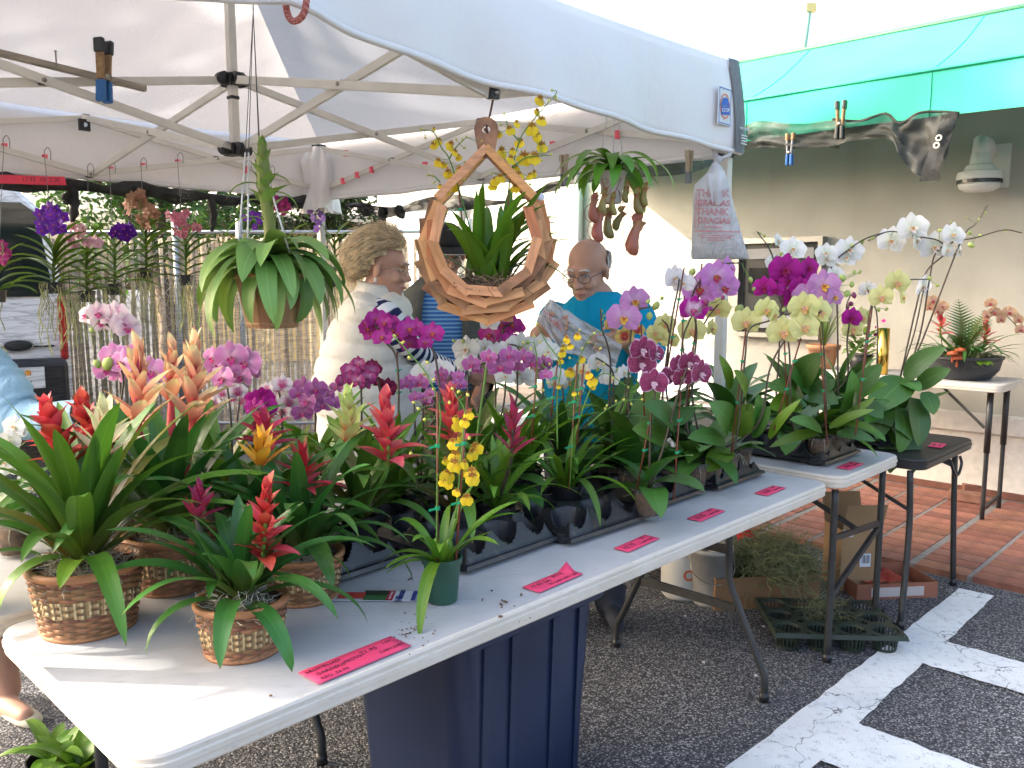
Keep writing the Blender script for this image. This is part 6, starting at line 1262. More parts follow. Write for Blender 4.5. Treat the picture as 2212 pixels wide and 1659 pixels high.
for k in range(34):
    az = k*2.399; q = bp + Vec((math.cos(az)*.09, math.sin(az)*.09, .125)); leaf(bw, q, az, ru(.2, .34), .026, ru(.5, 1.2), ru(-.9, .1), 1.2, 'strap', 9, .25, mat=GBd)
def frond(parent, p, az, L, a0, a1, mat, n=16, wl=.35):
    x = z = 0; pts = []; vs = MB()
    d = Vec((math.cos(az), math.sin(az), 0)); s = Vec((-d.y, d.x, 0))
    for i in range(n+1):
        t = i/n; a = a0+(a1-a0)*t; x += math.cos(a)*L/n; z += math.sin(a)*L/n; pts.append(Vec(p)+d*x+UP*z)
    vs.tube(pts, .0018, 4, False)
    for i in range(2, n+1):
        l = L*wl*math.sin(math.pi*(.15+.8*i/n))
        for sg in (-1, 1): q = pts[i]; tdir = (pts[i]-pts[i-1]).normalized(); e = q + s*sg*l + tdir*l*.6 - UP*l*.15; w = tdir*l*.10; vs.add([q-w, q+w, e], [(0, 1, 2)], [(0, 0), (1, 0), (.5, 1)])
    vs.build('frond', mat, parent)
for (az, L, a0, a1) in ((1.5, .36, 1.5, 1.1), (.4, .34, 1.35, .6), (2.6, .30, 1.3, .5), (-1.2, .30, 1.25, .6), (-.3, .26, 1.0, .2), (-2.2, .26, 1.1, .3)): frond(bw, bp+Vec((0, .02, .12)), az, L, a0, a1, GBd, 18, .30)
for (path, fl) in (([(2040, 760), (2030, 690), (2020, 655)], [(2015, 650, 1), (2035, 662, 1), (2025, 672, .9), (2008, 664, .8)]), ([(2120, 760), (2135, 680), (2170, 680), (2205, 715)], [(2140, 655, .9), (2148, 675, 1), (2130, 682, 1), (2180, 675, 1.1), (2200, 690, 1), (2162, 690, .9), (2205, 712, .9)])):
    cv = curve([bp+UP*.13]+[at(u, v, YB-.04) for u, v in path], 4); m = MB(); m.tube(cv, .003, 5); m.build('spike', stemd, bw, smooth=True)
    for u, v, s in fl: flower(bw, FM_['tan'], at(u, v, YB-.06+ru(-.03, .03)), .085*s, ru(-.5, .5), ru(-.2, .2))
for k in range(3):
    m = MB(); q = at((2058, 2075, 2068)[k], (765, 758, 775)[k], YB-.17); m.lathe([(.006, -.05), (.006, 0), (.035, -.004), (.03, .012), (.004, .02)], 12, q); m.build('orange_mushroom', simple('mushroom%d' % k, (.42, .09, .03), .6), bw, smooth=True)
for k in range(4): leaf(bw, bp+Vec((.02*k-.04, -.16, .10)), -1.2-.5*k+.6, .13, .075, .9, -.6, 1, 'oval', 8, .15, mat=GPl)
# terracotta pot and golden cylinder left of it
tp = T(5.2, 1.22, .876); tc = thing('grass_plant', 'grassy plant in a terracotta pot on the tall table near the cash machine', 'plant', tp)
m = MB(); m.lathe([(.07, 0), (.075, .004), (.10, .13), (.112, .132), (.115, .165), (.1, .165), (.09, .13), (.002, .13)], 24, tp, cap=True); m.build('pot', simple('terracotta', (.36, .17, .08), .7, ns=9, na=.25), tc, smooth=True)
for k in range(26): leaf(tc, tp+UP*.13, k*2.399, ru(.26, .42), .012, ru(1.1, 1.5), ru(.5, 1.2), 1.5, 'strap', 8, .2, mat=GV)
gq = T(5.1, .78, .876); gd = thing('gold_vase', 'shiny gold cylinder vase among plants on the tall table', 'vase', gq)
m = MB(); m.lathe([(.035, 0), (.037, .002), (.037, .30), (.034, .30), (.034, .02)], 20, gq, cap=False); m.build('vase_body', simple('gold', (.72, .45, .09), .18, 1.0), gd, smooth=True)
mp_ = T(5.25, .98, .876); mg = thing('leafy_plant', 'leafy plant with small magenta flowers beside the gold vase', 'plant', mp_)
m = MB(); m.lathe([(.06, 0), (.08, .11), (.07, .11), (.002, .10)], 20, mp_, cap=True); m.build('pot', blk, mg, smooth=True)
for k in range(40): a = k*2.399; leaf(mg, mp_+Vec((math.cos(a)*.05, math.sin(a)*.05, .10+.004*k)), a, ru(.08, .16), .04, ru(.2, 1.2), ru(-.6, .4), 1, 'oval', 6, .2, mat=(GPl, GV)[k % 2])
for k in range(9): flower(mg, FM_['mag'], mp_+Vec((ru(-.12, .12), ru(-.12, .02), ru(.2, .34))), .03, ru(-1, 1))
wire = simple('wire', (.25, .25, .25), .4, .8); wire_d = simple('wire_dark', (.06, .07, .08), .5); wirew = simple('wire_white', (.65, .65, .65), .4)
aroot = simple('aerial_root', (.30, .31, .14), .8, ns=30, na=.35, vary=.35)
# ================================================================ hanging vandas
def vanda(label, u, vtop, vbot, kind, cl, sz, hook, nl=14, L=.17, face=0.0, rootL=.32, nr=26, b=.985, seed=0):
    """u: stem position, vtop/vbot: leaf zone; cl: flower picture points; hook: where the wire meets the truss"""
    p1, p0 = onB(u, vtop, b), onB(u, vbot, b); hp = onB(*hook, b)
    t = thing('vanda_orchid', label, 'orchid', p0); Y = p0.y
    m = MB(); m.tube([hp, hp.lerp(p0, .6)+Vec((ru(-.01, .01), 0, 0)), p0], .0016, 4, False); m.build('hanging_wire', wire, t)
    m = MB(); m.tube(curve([hp+UP*.045+Vec((.0, 0, 0)), hp+UP*.062+Vec((.018, 0, 0)), hp+UP*.04+Vec((.032, 0, 0)), hp+UP*.0+Vec((.030, 0, 0))], 4), .0022, 5); m.tube([hp, hp+UP*.045], .0022, 5); m.build('hook', wire, t, smooth=True)
    m = MB(); m.tube(curve([p0-UP*.02, p0.lerp(p1, .5)+Vec((ru(-.01, .01), 0, 0)), p1], 4), .007, 7); m.build('stem', GV, t, smooth=True)
    d0 = Vec((math.cos(face), math.sin(face), 0))
    for i in range(nl):
        s = i/(nl-1); p = p0.lerp(p1, s); sg = 1 if i % 2 else -1; az = face + (0 if sg > 0 else math.pi) + ru(-.35, .35); a0 = .55+.65*s
        leaf(t, p, az, L*1.5*ru(.8, 1.15)*(1-.25*s), .046, a0, a0-1.35*(1-.4*s)*ru(.7, 1.2), 1.1, 'strap', 9, .45, mat=GV)
    if cl:
        cx = sum(c[0] for c in cl)/len(cl); cy = sum(c[1] for c in cl)/len(cl); cc = at(cx, cy, Y-.06)
        cv = curve([p1.lerp(p0, .3), p1.lerp(cc, .5)+Vec((0, -.03, 0)), cc, cc+UP*.05], 4); m = MB(); m.tube(cv, .0025, 5); m.build('flower_stem', stemg, t, smooth=True)
        for c in cl:
            p = at(c[0], c[1], Y-.06+ru(-.05, .04)); q = nearest(cv, p); m = MB(); m.tube([q, p+Vec((0, .01, 0))], .0011, 4, False); m.build('pedicel', stemg, t); flower(t, VM[kind], p, sz*ru(.9, 1.1), ru(-.7, .7), ru(-.4, .3), ru(-.5, .5))
    m = MB(); m.lathe([(.02, -.03), (.035, -.03), (.045, .03), (.04, .03)], 10, p0); m.build('slat_basket', MATS['dark_panel'], t)
    r_ = random.Random(seed+int(u))
    for k in range(nr):
        a = r_.uniform(0, 6.28); q = p0 + Vec((math.cos(a)*.02, math.sin(a)*.02, r_.uniform(-.03, .03))); pts = [q]; L_ = rootL*r_.uniform(.35, 1.1); d = Vec((math.cos(a), math.sin(a), .1))
        q = q + d*r_.uniform(.01, .05); pts.append(q)
        for i in range(5): q = q + Vec((r_.gauss(0, .013), r_.gauss(0, .013), -L_/5)); pts.append(q)
        m = MB(); m.tube(curve(pts, 2), .0024*r_.uniform(.6, 1.2), 4, False); m.build('aerial_root', aroot, t, smooth=True)
def c1(L): return [(x[0]/3, x[1]/3) for x in L]
def clus(cx, cy, rx, ry, n, seed=1):
    r = random.Random(seed); return [(cx+rx*math.sqrt((k+.5)/n)*math.cos(k*2.4), cy+ry*math.sqrt((k+.5)/n)*math.sin(k*2.4)) for k in range(n)]
vanda('hanging vanda with a round purple flower head in front of the van window', 118, 545, 622, 'purple', clus(108, 474, 32, 30, 17), .068, (97, 345), 16, .20, .1)
vanda('hanging vanda with pale pink flowers and a fishbone of narrow leaves', 188, 530, 640, 'vpink', [(158, 490), (170, 505), (160, 528), (190, 522), (203, 518), (212, 525), (150, 515), (178, 495)], .066, (190, 378), 16, .15, .0)
vanda('hanging vanda with a dark violet flower head below the tan one', 247, 530, 625, 'violet', clus(266, 500, 28, 15, 12), .058, (237, 374), 16, .18, .25)
vanda('hanging vanda with tan speckled flowers on the tallest stalk', 315, 490, 590, 'vtan', [(303, 418), (297, 430), (312, 432), (282, 425), (272, 440), (278, 455), (315, 460), (335, 462), (325, 450), (312, 482), (302, 470), (320, 490), (290, 440), (305, 445)], .071, (305, 365), 14, .18, -.2)
vanda('hanging vanda with rose pink flowers left of the big air plant', 402, 520, 605, 'vrose', [(362, 462), (378, 465), (392, 470), (402, 460), (385, 480), (400, 490), (380, 500), (395, 505), (420, 490), (430, 492), (372, 472)], .064, (384, 353), 14, .18, .1)
vanda('hanging vanda with magenta flowers half behind the air plant spike', 622, 520, 600, 'vmag', [(596, 430), (608, 440), (615, 432), (602, 450), (612, 456), (590, 446), (622, 446)], .064, (583, 380), 10, .16, .1, nr=10)
vanda('hanging vanda with small plum flowers behind the air plant wires', 520, 530, 600, 'purple', [(545, 462), (556, 466), (536, 472), (560, 478), (550, 490), (528, 470)], .052, (532, 367), 10, .16, .2, nr=12)
vanda('hanging vanda with lavender flowers beside the tent leg', 722, 520, 610, 'vlav', [(670, 455), (682, 450), (692, 462), (676, 470), (688, 480), (684, 494), (698, 470)], .058, (690, 405), 14, .17, .0, nr=14)
vanda('hanging vanda with crimson flowers at the van side of the net', -6, 580, 640, 'vmag', [(4, 530), (10, 548), (-4, 540), (6, 560), (15, 545)], .066, (8, 320), 8, .16, .3, nr=8)
# ================================================================ big hanging air plant in a slatted basket
hb = at(585, 618, 2.55); hz0 = at(580, 708, 2.55).z; hz1 = at(580, 590, 2.55).z
ap = thing('hanging_air_plant', 'big hanging air plant with drooping grey-green leaves in a slatted wood basket', 'air plant', Vec((hb.x, hb.y, hz0)))
slatw = simple('basket_slat_m', (.30, .165, .075), .65, ns=14, na=.35, vary=.3, stretch=(4, 4, .7))
cx_ = Vec((hb.x, hb.y, 0)); nsl = 16
for k in range(nsl):
    a = 2*math.pi*k/nsl; d = Vec((math.cos(a), math.sin(a), 0)); m = MB(); m.box((0, 0, 0), (.034, .006, hz1-hz0)); rt = .100; rb = .070
    top, bot = cx_ + d*rt + UP*hz1, cx_ + d*rb + UP*hz0; ax = Vec((-d.y, d.x, 0)); zz = (top-bot).normalized(); yy = zz.cross(ax)
    M_ = Mat((ax, yy, zz)).transposed().to_4x4(); M_.translation = (top+bot)/2; ob('slat', m.mesh('slat', slatw), ap, M_)
m = MB(); m.lathe([(.062, hz0+.004), (.092, hz1-.01), (.002, hz1)], 20, cx_); m.build('moss_fill', moss_g, ap, smooth=True)
for z_, r_ in ((hz1-.012, .104), (hz0+.015, .075)):
    m = MB(); m.lathe([(r_, z_-.006), (r_+.004, z_), (r_, z_+.006)], 24, cx_); m.build('band', slatw, ap, smooth=True)
cb = cx_ + UP*(hz1+.01)
for i in range(46):
    s = (i+.5)/46; az = i*2.399+.3; a0 = .35+.85*s; l = ru(.24, .37)*(1-.15*s); leaf(ap, cb+Vec((math.cos(az), math.sin(az), 0))*.02*(1-s)+UP*.05*s, az, l, .068*ru(.8, 1.1), a0, a0-ru(2.0, 2.9)*(1-.15*s), .8, 'strap', 14, .22, twist=ru(-.8, .8), side=ru(-.3, .3), mat=GT)
sp0, sp1 = cb+UP*.04, at(566, 300, 2.53)
m = MB(); m.tube(curve([sp0, at(582, 480, 2.55), at(570, 400, 2.54), sp1], 5), [.017, .017, .017, .017, .018, .018, .018, .018, .019, .019, .019, .02, .02, .018, .014, .006], 9); m.build('flower_spike', BR['till'], ap, smooth=True)
bracts(ap, at(578, 460, 2.545), at(566, 312, 2.53), 26, .085, .042, BR['till'], lo=.85, hi=1.38, curl=.3, shrink=.6)
for (u, v, az, l) in ((578, 470, .2, .16), (572, 440, 2.8, .14), (574, 425, -.2, .13), (570, 405, 3.3, .14), (568, 385, .1, .11), (578, 480, 3.0, .18)):
    leaf(ap, at(u, v, 2.54), az, l, .016, .9, -1.2, .8, 'bract', 9, .5, mat=BR['till'])
htop = at(547, 24, 2.60)
for k, (u, v) in enumerate(((516, 520), (600, 520), (535, 540), (622, 530), (625, 545))):
    q = at(u, v, 2.55+(.08 if k % 2 else -.06)); mid = at((530, 560, 537, 560, 562)[k], 330, 2.56)
    m = MB(); m.tube([htop, mid], .0013, 4, False); m.build('hanging_wire', wire_d, ap); m = MB(); m.tube([mid, q], .0028, 6); m.build('plastic_hanger', wirew, ap, smooth=True)
m = MB(); m.tube([htop, htop+UP*.35], .0022, 4); m.build('hanging_wire', wire_d, ap)
# ================================================================ ring basket of stacked wood blocks with oncidium
wd = [simple('pine_block%d' % k, c, .6, ns=10, na=.3, vary=.18, stretch=(1.2, 9, 9)) for k, c in enumerate(((.56, .26, .10), (.62, .32, .14), (.47, .19, .07)))]
scorch = simple('scorched_wood', (.34, .175, .085), .65, ns=18, na=.6, vary=.2)
RY = 2.62; rc = at(1050, 520, RY); rb_ = thing('ring_basket', 'hanging ring basket of stacked wooden blocks holding yellow oncidium', 'basket', at(1050, 680, RY))
radii = [.146, .168, .190, .212, .212, .190, .168]; nseg = 10
blk_me = []
for k in range(3):
    m = MB(); m.box((0, 0, 0), (.108, .030, .029)); blk_me.append(m.mesh('block', wd[k]))
m = MB(); m.box((0, 0, 0), (.108, .030, .029)); blk_me.append(m.mesh('block', scorch))
for j, rr in enumerate(radii):
    y = RY - .085 + j*.024
    for k in range(nseg):
        a = rad(270) + (k + .5*(j % 2))*2*math.pi/nseg; dd = abs(((math.degrees(a)-270+180) % 360)-180)
        if dd > 118: continue
        d = Vec((math.cos(a), 0, math.sin(a))); p = Vec((rc.x, y, rc.z)) + Vec((d.x*.97, 0, d.z))*(.152 + (rr-.146)*(.60+.62*max(0, -d.z)))
        M_ = Mat((Vec((-d.z, 0, d.x)), Vec((0, 1, 0)), d)).transposed().to_4x4(); M_.translation = p
        ob('block', blk_me[rnd.choice((0, 1, 1, 2, 3))], rb_, M_ @ Mat.Rotation(ru(-.12, .12), 4, 'Y') @ Mat.Rotation(ru(-.05, .05), 4, 'Z') @ Mat.Diagonal(((.152+(rr-.146)*(.60+.62*max(0, -d.z)))/.152, 1, 1, 1)))
apx = at(1051, 322, RY)
for sg, (u, v) in ((-1, (948, 432)), (1, (1155, 432))):
    for yy in (-.07, .06):
        m = MB(); m.bar(at(u, v, RY)+Vec((0, yy, 0)), apx+Vec((0, yy*.5, 0)), .026, .024); o = m.build('hanger_bar', wd[1 if sg < 0 else 0], rb_); bevel(o, .002)
m = MB(); hm = at(1051, 283, RY); M_ = flat(hm + Vec((0, -.012, 0)), (1, 0, 0), UP); n_ = 24; ro_, ri_ = .036, .013
A_ = []; B_ = []
for k in range(n_):
    a = 2*math.pi*k/n_; x, y_ = ro_*math.cos(a), ro_*math.sin(a); y_ = y_ if y_ > -.01 else y_*2.0-(.012 if abs(x) < .03 else 0); A_.append((x, y_)); B_.append((ri_*math.cos(a), ri_*math.sin(a)))
vs = [(x, y_, z) for z in (0, .022) for x, y_ in A_] + [(x, y_, z) for z in (0, .022) for x, y_ in B_]; N_ = n_
fs = []
for k in range(n_):
    k2 = (k+1) % n_; fs += [(k, k2, N_+k2, N_+k), (2*N_+k, 3*N_+k, 3*N_+k2, 2*N_+k2), (k, 2*N_+k, 2*N_+k2, k2), (N_+k, N_+k2, 3*N_+k2, 3*N_+k)]
m.add(vs, fs); m.build('hook_block', scorch, rb_, M=M_)
m = MB(); hk = K(.5, 0, ZB-.02); m.tube(curve([hk, hk.lerp(hm, .5), hm+UP*.01, hm+Vec((.006, -.02, -.012)), hm+Vec((-.006, -.03, .002))], 5), .0035, 6); m.build('hook', simple('rust_iron', (.12, .055, .03), .7), rb_, smooth=True)
m = MB(); m.ball(at(1168, 425, RY-.06), (.012, .003, .012), 14, 6); m.build('price_sticker', pfly, rb_, smooth=True)
mz = Vec((rc.x, RY, rc.z-.140)); strands(mz, .125, .045, 420, 31, 1.0, .75, .05, .0012).build('moss', simple('brown_moss', (.28, .20, .12), .9, vary=.3), rb_, kind='stuff')
m = MB(); m.ball(mz - UP*.02, (.135, .08, .04), 16, 8); m.build('moss_base', barkm, rb_, smooth=True)
on = oncidium('yellow oncidium with two branching sprays growing in the wooden ring basket', mz - UP*.005, 2.58, [c2([(770, 1250), (700, 1030), (650, 960), (600, 860), (520, 840)]), c2([(1080, 1750), (1085, 1250), (1110, 1090), (1160, 900), (1250, 770), (1330, 680), (1395, 600), (1365, 583)]), c2([(700, 1030), (740, 960), (810, 890)]), c2([(1110, 1090), (1200, 1020), (1360, 1005)]), c2([(1160, 920), (1090, 840), (1060, 745)]), c2([(640, 1180), (600, 1140), (565, 1135)]), c2([(1120, 1130), (1040, 1130), (980, 1120)])],
  c2([(632, 925), (598, 950, .8), (712, 950), (740, 1000, .8), (757, 1030, .8), (628, 1060, 1.1), (692, 1130, 1.1), (765, 1110, 1.2), (715, 1195, 1.4), (740, 1215, 1.1), (660, 1080, .8), (690, 1260, .5), (600, 850, .5), (1290, 655, 1.1), (1270, 735), (1300, 790, 1.3), (1235, 835, 1.5), (1270, 890), (1282, 920, .9), (1158, 930, 1.1), (1300, 955, 1.1), (1040, 990, 1.3), (1110, 990), (1100, 1040, 1.1), (1188, 1025, 1.6), (1255, 1025, 1.3), (1050, 1070, 1.2), (1130, 1095), (1150, 1145), (1090, 850, 1.2), (1137, 810, .9), (1015, 880, .8), (1030, 1160, 1.1), (1000, 1180), (1222, 1150, .9), (1250, 1135), (1130, 1225, 1.0), (980, 1215), (640, 1220, .6)]),
  c2([(515, 835), (545, 895), (600, 845), (745, 905), (785, 905), (812, 888), (797, 958), (560, 1135), (590, 1140), (600, 1185), (795, 1165), (1030, 810), (1055, 738), (1345, 655), (1395, 645), (1365, 585), (1390, 625), (1300, 1040), (1360, 1000), (975, 1125), (910, 915), (955, 950), (1225, 1195), (1225, 1060), (620, 1350), (675, 1350), (680, 1385), (800, 1050)]), .036, 30, .32, .036, None, [(1008, 560, 990, 405), (1100, 570, 1098, 410)], .95, [(-.1, .34, .034, 1.05, -1.2, 1.1), (.1, .26, .03, .9, .1, 1), (2.9, .24, .026, .9, .3, 1), (-.4, .22, .028, 1.0, .2, 1)], 1.1, azs=(-2.3, 1.9), sprd=.06)
# ================================================================ hanging pitcher plant
NP = at(1322, 405, 3.28); pp = thing('pitcher_plant', 'hanging pitcher plant with reddish pitchers in a small white pot', 'pitcher plant', NP - UP*.06)
m = MB(); m.lathe([(.035, -.06), (.052, .05), (.056, .05), (.056, .06), (.048, .055)], 24, NP, cap=False); m.build('pot', MATS['camera_white'], pp, smooth=True)
m = MB(); m.lathe([(.03, -.06), (.046, .045), (.002, .05)], 16, NP, cap=True); m.build('potting_bark', barkm, pp, smooth=True)
for k in range(3):
    a = k*2.09+.5; m = MB(); m.tube([NP+Vec((math.cos(a)*.054, math.sin(a)*.054, .05)), NP+Vec((math.cos(a)*.02, math.sin(a)*.02, .32)), NP+Vec((0, 0, .42))], .0022, 5); m.build('hanger', wirew, pp, smooth=True)
for k in range(24):
    az = k*2.399; leaf(pp, NP+UP*(.05+.05*(k/24)), az, ru(.18, .30), .054, ru(.3, 1.2), ru(-1.5, -.9), .9, 'oval', 10, .2, side=ru(-.3, .3), mat=GN)
leaf(pp, NP+Vec((.02, -.03, .07)), -.35, .30, .038, .9, -1.5, .9, 'oval', 12, .2, mat=GN)
pm_ = [N('pitcher%d' % k) for k in range(2)]
for n, (a, b) in zip(pm_, (((.34, .30, .10), (.42, .10, .07)), ((.42, .14, .10), (.38, .26, .12)))):
    n.pr(.4); u, v = n.uv(); c = n.vary(n.ramp(v, [(0, a), (.5, a), (1, b)]), .2); n.col(c); n.translucent(c, .25)
for (u, v, s, tl, k) in ((1290, 490, 1.25, .1, 1), (1312, 488, 1.1, -.05, 0), (1335, 475, .9, .5, 0), (1378, 470, 1.1, .1, 1), (1368, 512, 1.5, .25, 1), (1280, 455, 1.0, 0, 1), (1301, 440, .9, .1, 0), (1322, 445, .8, -.1, 0), (1375, 440, .9, -.2, 0), (1350, 420, .7, .1, 0), (1390, 425, .8, 0, 0)):
    q = at(u, v, 3.2+ru(-.06, .08)); m = MB(); S_ = .048*s
    m.lathe([(.03*S_, -.95*S_), (.20*S_, -.90*S_), (.34*S_, -.72*S_), (.38*S_, -.45*S_), (.32*S_, -.1*S_), (.26*S_, .3*S_), (.25*S_, .6*S_), (.29*S_, .82*S_), (.33*S_, .86*S_), (.27*S_, .84*S_)], 14)
    m.v = [(x+.25*S_*(z/S_)**2, y, z) for x, y, z in m.v]
    o = ob('pitcher', m.mesh('pitcher', pm_[k].m, True), pp, Mat.Translation(q) @ Mat.Rotation(tl, 4, 'Y') @ Mat.Rotation(ru(-.2, .2), 4, 'X'))
    m = MB(); petal(m, rad(60), .7*S_, .55*S_, .4, 0, 'round', 4); ob('lid', m.mesh('lid', pm_[k].m, True), o, Mat.Translation(q+UP*.8*S_) @ Mat.Rotation(tl, 4, 'Y'))
    e = q + Vec((-.3*S_, 0, -.85*S_)); m = MB(); m.tube(curve([q-UP*.85*S_, e, q+Vec((-.5*S_, .01, .2*S_)), NP+Vec((ru(-.05, .05), ru(-.05, .0), .03))], 4), .0014, 4, False); m.build('tendril', pm_[1].m, pp, smooth=True)
# ================================================================ plastic bag tied to the tent leg
n = N('bag_film').pr(.35, 0, .4); n.col((.74, .74, .74)); n.translucent((.78, .77, .76), .35); n.bump(n.noise(16, 4, n.co('Object', (1, 1, .35)), dist=2.5), .9, .03); bagm = n.m
YBG = 3.66; bgp = at(1556, 560, YBG); bag = thing('plastic_bag', 'white plastic carrier bag with red print tied to the tent leg', 'bag', bgp)
prof = [(350, 1540, 1551), (372, 1528, 1566), (400, 1500, 1574), (425, 1497, 1580), (470, 1496, 1592), (520, 1494, 1606), (556, 1493, 1618), (560, 1496, 1616)]
rg = []
for i, (v, ua, ub) in enumerate(prof):
    a, b = at(ua, v, YBG-.03), at(ub, v, YBG-.03); c = (a+b)/2; w = (b-a).length/2; dpt = (.012, .03, .045, .05, .05, .045, .03, .012)[i]; ring = []
    for k in range(28):
        t_ = 2*math.pi*k/28; wr = 1+.35*mnoise.noise(Vec((math.cos(t_)*3, math.sin(t_)*3, i*.5))); ring.append(c + Vec((w*math.cos(t_), dpt*wr*math.sin(t_), 0)))
    rg.append(ring)
m = MB(); m.loft(rg, cap=True); m.build('film', bagm, bag, smooth=True)
m = MB(); kq = at(1551, 345, YBG-.03); m.ball(kq, (.02, .018, .018), 10, 7); m.tube(curve([kq, kq+Vec((-.02, .01, .03)), kq+Vec((-.01, .06, .05)), kq+Vec((.05, .08, .04)), kq+Vec((.05, .0, .02)), kq], 4), .008, 6); m.build('knot', bagm, bag, smooth=True)
m = MB(); m.grid(lambda s, t: at(1529+s*37*(1-.55*t)+t*10, 375+t*68, YBG-.09-.01*math.sin(t*3)+.008*math.sin(s*7)), 6, 8); m.build('tied_handle', bagm, bag, smooth=True)
redp = simple('red_print', (.60, .16, .17), .5); bx_ = Vec((1, 0, .03)); 
def bagtxt(s, size, u, v, out=0.0, bold=0.0): text(s, size, flat(at(u, v, YBG-.088), (1, .22 if u > 1558 else 0, -.02), UP), redp, bag, outline=out, bold=bold)
for s, v, u in (('THANK', 418, 1540), ('GRACIAS', 439, 1541), ('THANK', 458, 1538), ('GRACIAS', 477, 1542)): bagtxt(s, .040 if s == 'THANK' else .034, u, v, .0010)
bagtxt('Have A Nice Day', .0105, 1540, 490, 0, .0003); bagtxt('PLEASE RETURN TO A PARTICIPATING STORE', .0092, 1550, 500, 0, .0004)
for k, (s, v) in enumerate((('WARNING: TO AVOID DANGER OF SUFFOCATION', 509), ('KEEP AWAY FROM BABIES AND CHILDREN', 514), ('THIS BAG IS NOT A TOY', 519))): bagtxt(s, .0065, 1547, v, 0, .0002)
for k, u in enumerate((1503, 1510)):
    text('GRACIAS THANK YOU GRACIAS THANK YOU', .007, flat(at(u, 455, YBG-.085), UP, (-1, 0, 0)), redp, bag, bold=.0002)
# ================================================================ people
def skinmat(name, c, red):
    n = N(name).pr(.48, 0, .4); f = n.noise(18, 4); g = n.noise(120, 3); col = n.ramp(f, [(.3, tuple(x*.88 for x in c)), (.7, c)]); col = n.mix(n.math('MULTIPLY', n.noise(7, 3), .35), col, red); n.col(col)
    n.bump(g, .12, .002); n.b.inputs['Subsurface Weight'].default_value = .12; n.b.inputs['Subsurface Radius'].default_value = (.012, .005, .003); return n.m
sk1 = skinmat('skin_fair', (.52, .31, .22), (.56, .22, .15)); sk2 = skinmat('skin_ruddy', (.52, .31, .215), (.52, .23, .16)); sk3 = skinmat('skin_tan', (.44, .25, .165), (.46, .17, .11))
def limb(m, pts, rs, n=12):
    """closed tapered limb with round ends, to be fused by the voxel remesh"""
    cv = curve(pts, 5); k = len(cv); rr = []
    for i in range(k):
        x = i/(k-1)*(len(rs)-1); j = min(int(x), len(rs)-2); rr.append(rs[j]+(rs[j+1]-rs[j])*(x-j))
    m.tube(cv, rr, n); m.ball(cv[0], rr[0], n, 6); m.ball(cv[-1], rr[-1], n, 6)
def torso(m, rings, n=24):
    """rings: (centre, half width, half depth, yaw)"""
    out = []
    for (c, w, d, yaw) in rings:
        ca, sa = math.cos(yaw), math.sin(yaw); r = []
        for k in range(n):
            a = 2*math.pi*k/n; x, y = w*math.copysign(abs(math.cos(a))**.8, math.cos(a)), d*math.copysign(abs(math.sin(a))**.8, math.sin(a)); r.append(Vec(c)+Vec((x*ca-y*sa, x*sa+y*ca, 0)))
        out.append(r)
    m.loft(out)
def hand(m, w, d, side, palm_n, curl=.6, s=1.0, spread=.25):
    """w wrist, d direction of the fingers, side towards the thumb, palm_n out of the palm"""
    w = Vec(w); d = Vec(d).normalized(); side = Vec(side); side = (side-d*side.dot(d)).normalized(); pn = Vec(palm_n); pn = (pn-d*pn.dot(d)-side*pn.dot(side)).normalized()
    for k in range(4): limb(m, [w+side*(.010*(1.5-k)*s), w+d*.085*s+side*(.020*(1.5-k)*s)], [.017*s, .0135*s], 8)
    for k, l in enumerate((.072, .080, .074, .058)):
        b = w + d*.085*s + side*(.0205*(1.5-k)*s); dd = (d+side*spread*(1.5-k)*.25).normalized(); pts = [b]; a = 0
        for seg in (.42, .32, .26): a += curl*(.5+.35*k*.3); pts.append(pts[-1] + (dd*math.cos(a)+pn*math.sin(a))*l*seg*s)
        limb(m, pts, [.0095*s, .009*s, .008*s, .007*s], 7)
    b = w + d*.022*s + side*.028*s; limb(m, [b, b+(d*.6+side*.7+pn*.3).normalized()*.038*s, b+(d*.8+side*.55+pn*.5).normalized()*.065*s+d*.01, b+(d*.9+side*.4+pn*.6).normalized()*.088*s], [.014*s, .0115*s, .010*s, .008*s], 7)
def head(m, M, s=1.0, jaw=1.0, nose=1.0):
    """face looks along local -Y, Z up, origin at the middle of the head (eye line at z=0)"""
    P = lambda x, y, z: M @ Vec((x*s, y*s, z*s)); R = M.to_3x3()
    def b(c, r, n=14, k=10): m.ball(P(*c), tuple(x*s for x in r), n, k, R)
    b((0, .018, .035), (.076, .094, .082), 20, 14); b((0, -.012, -.03), (.064, .072, .075), 18, 12); b((0, -.030, -.075), (.047*jaw, .052, .040)); b((0, -.068, -.098), (.022*jaw, .016, .016))
    b((0, -.083, .022), (.047, .014, .012)); b((.034, -.062, -.034), (.026, .024, .024)); b((-.034, -.062, -.034), (.026, .024, .024))
    limb(m, [P(0, -.084, .012), P(0, -.098, -.018), P(0, -.108, -.036)], [.009*s, .010*s, .0125*s*nose], 8); b((.012, -.094, -.040), (.010, .010, .008)); b((-.012, -.094, -.040), (.010, .010, .008))
    b((0, -.083, -.066), (.024, .010, .007)); b((0, -.080, -.078), (.021, .010, .0075))
    for sg in (-1, 1): 
        m.ball(P(sg*.079, .012, -.012), (.010*s, .020*s, .034*s), 10, 8, R @ Mat.Rotation(sg*.35, 3, 'Z')); 
    limb(m, [P(0, .02, -.06), P(0, .035, -.15)], [.055*s, .058*s], 14)
def fuse(m, name, mat, parent, vox=.0065, it=5):
    o = m.build(name, mat, parent, smooth=True); r = o.modifiers.new('fuse', 'REMESH'); r.mode = 'VOXEL'; r.voxel_size = vox; r.use_smooth_shade = True
    s = o.modifiers.new('soft', 'SMOOTH'); s.factor = .5; s.iterations = it; return o
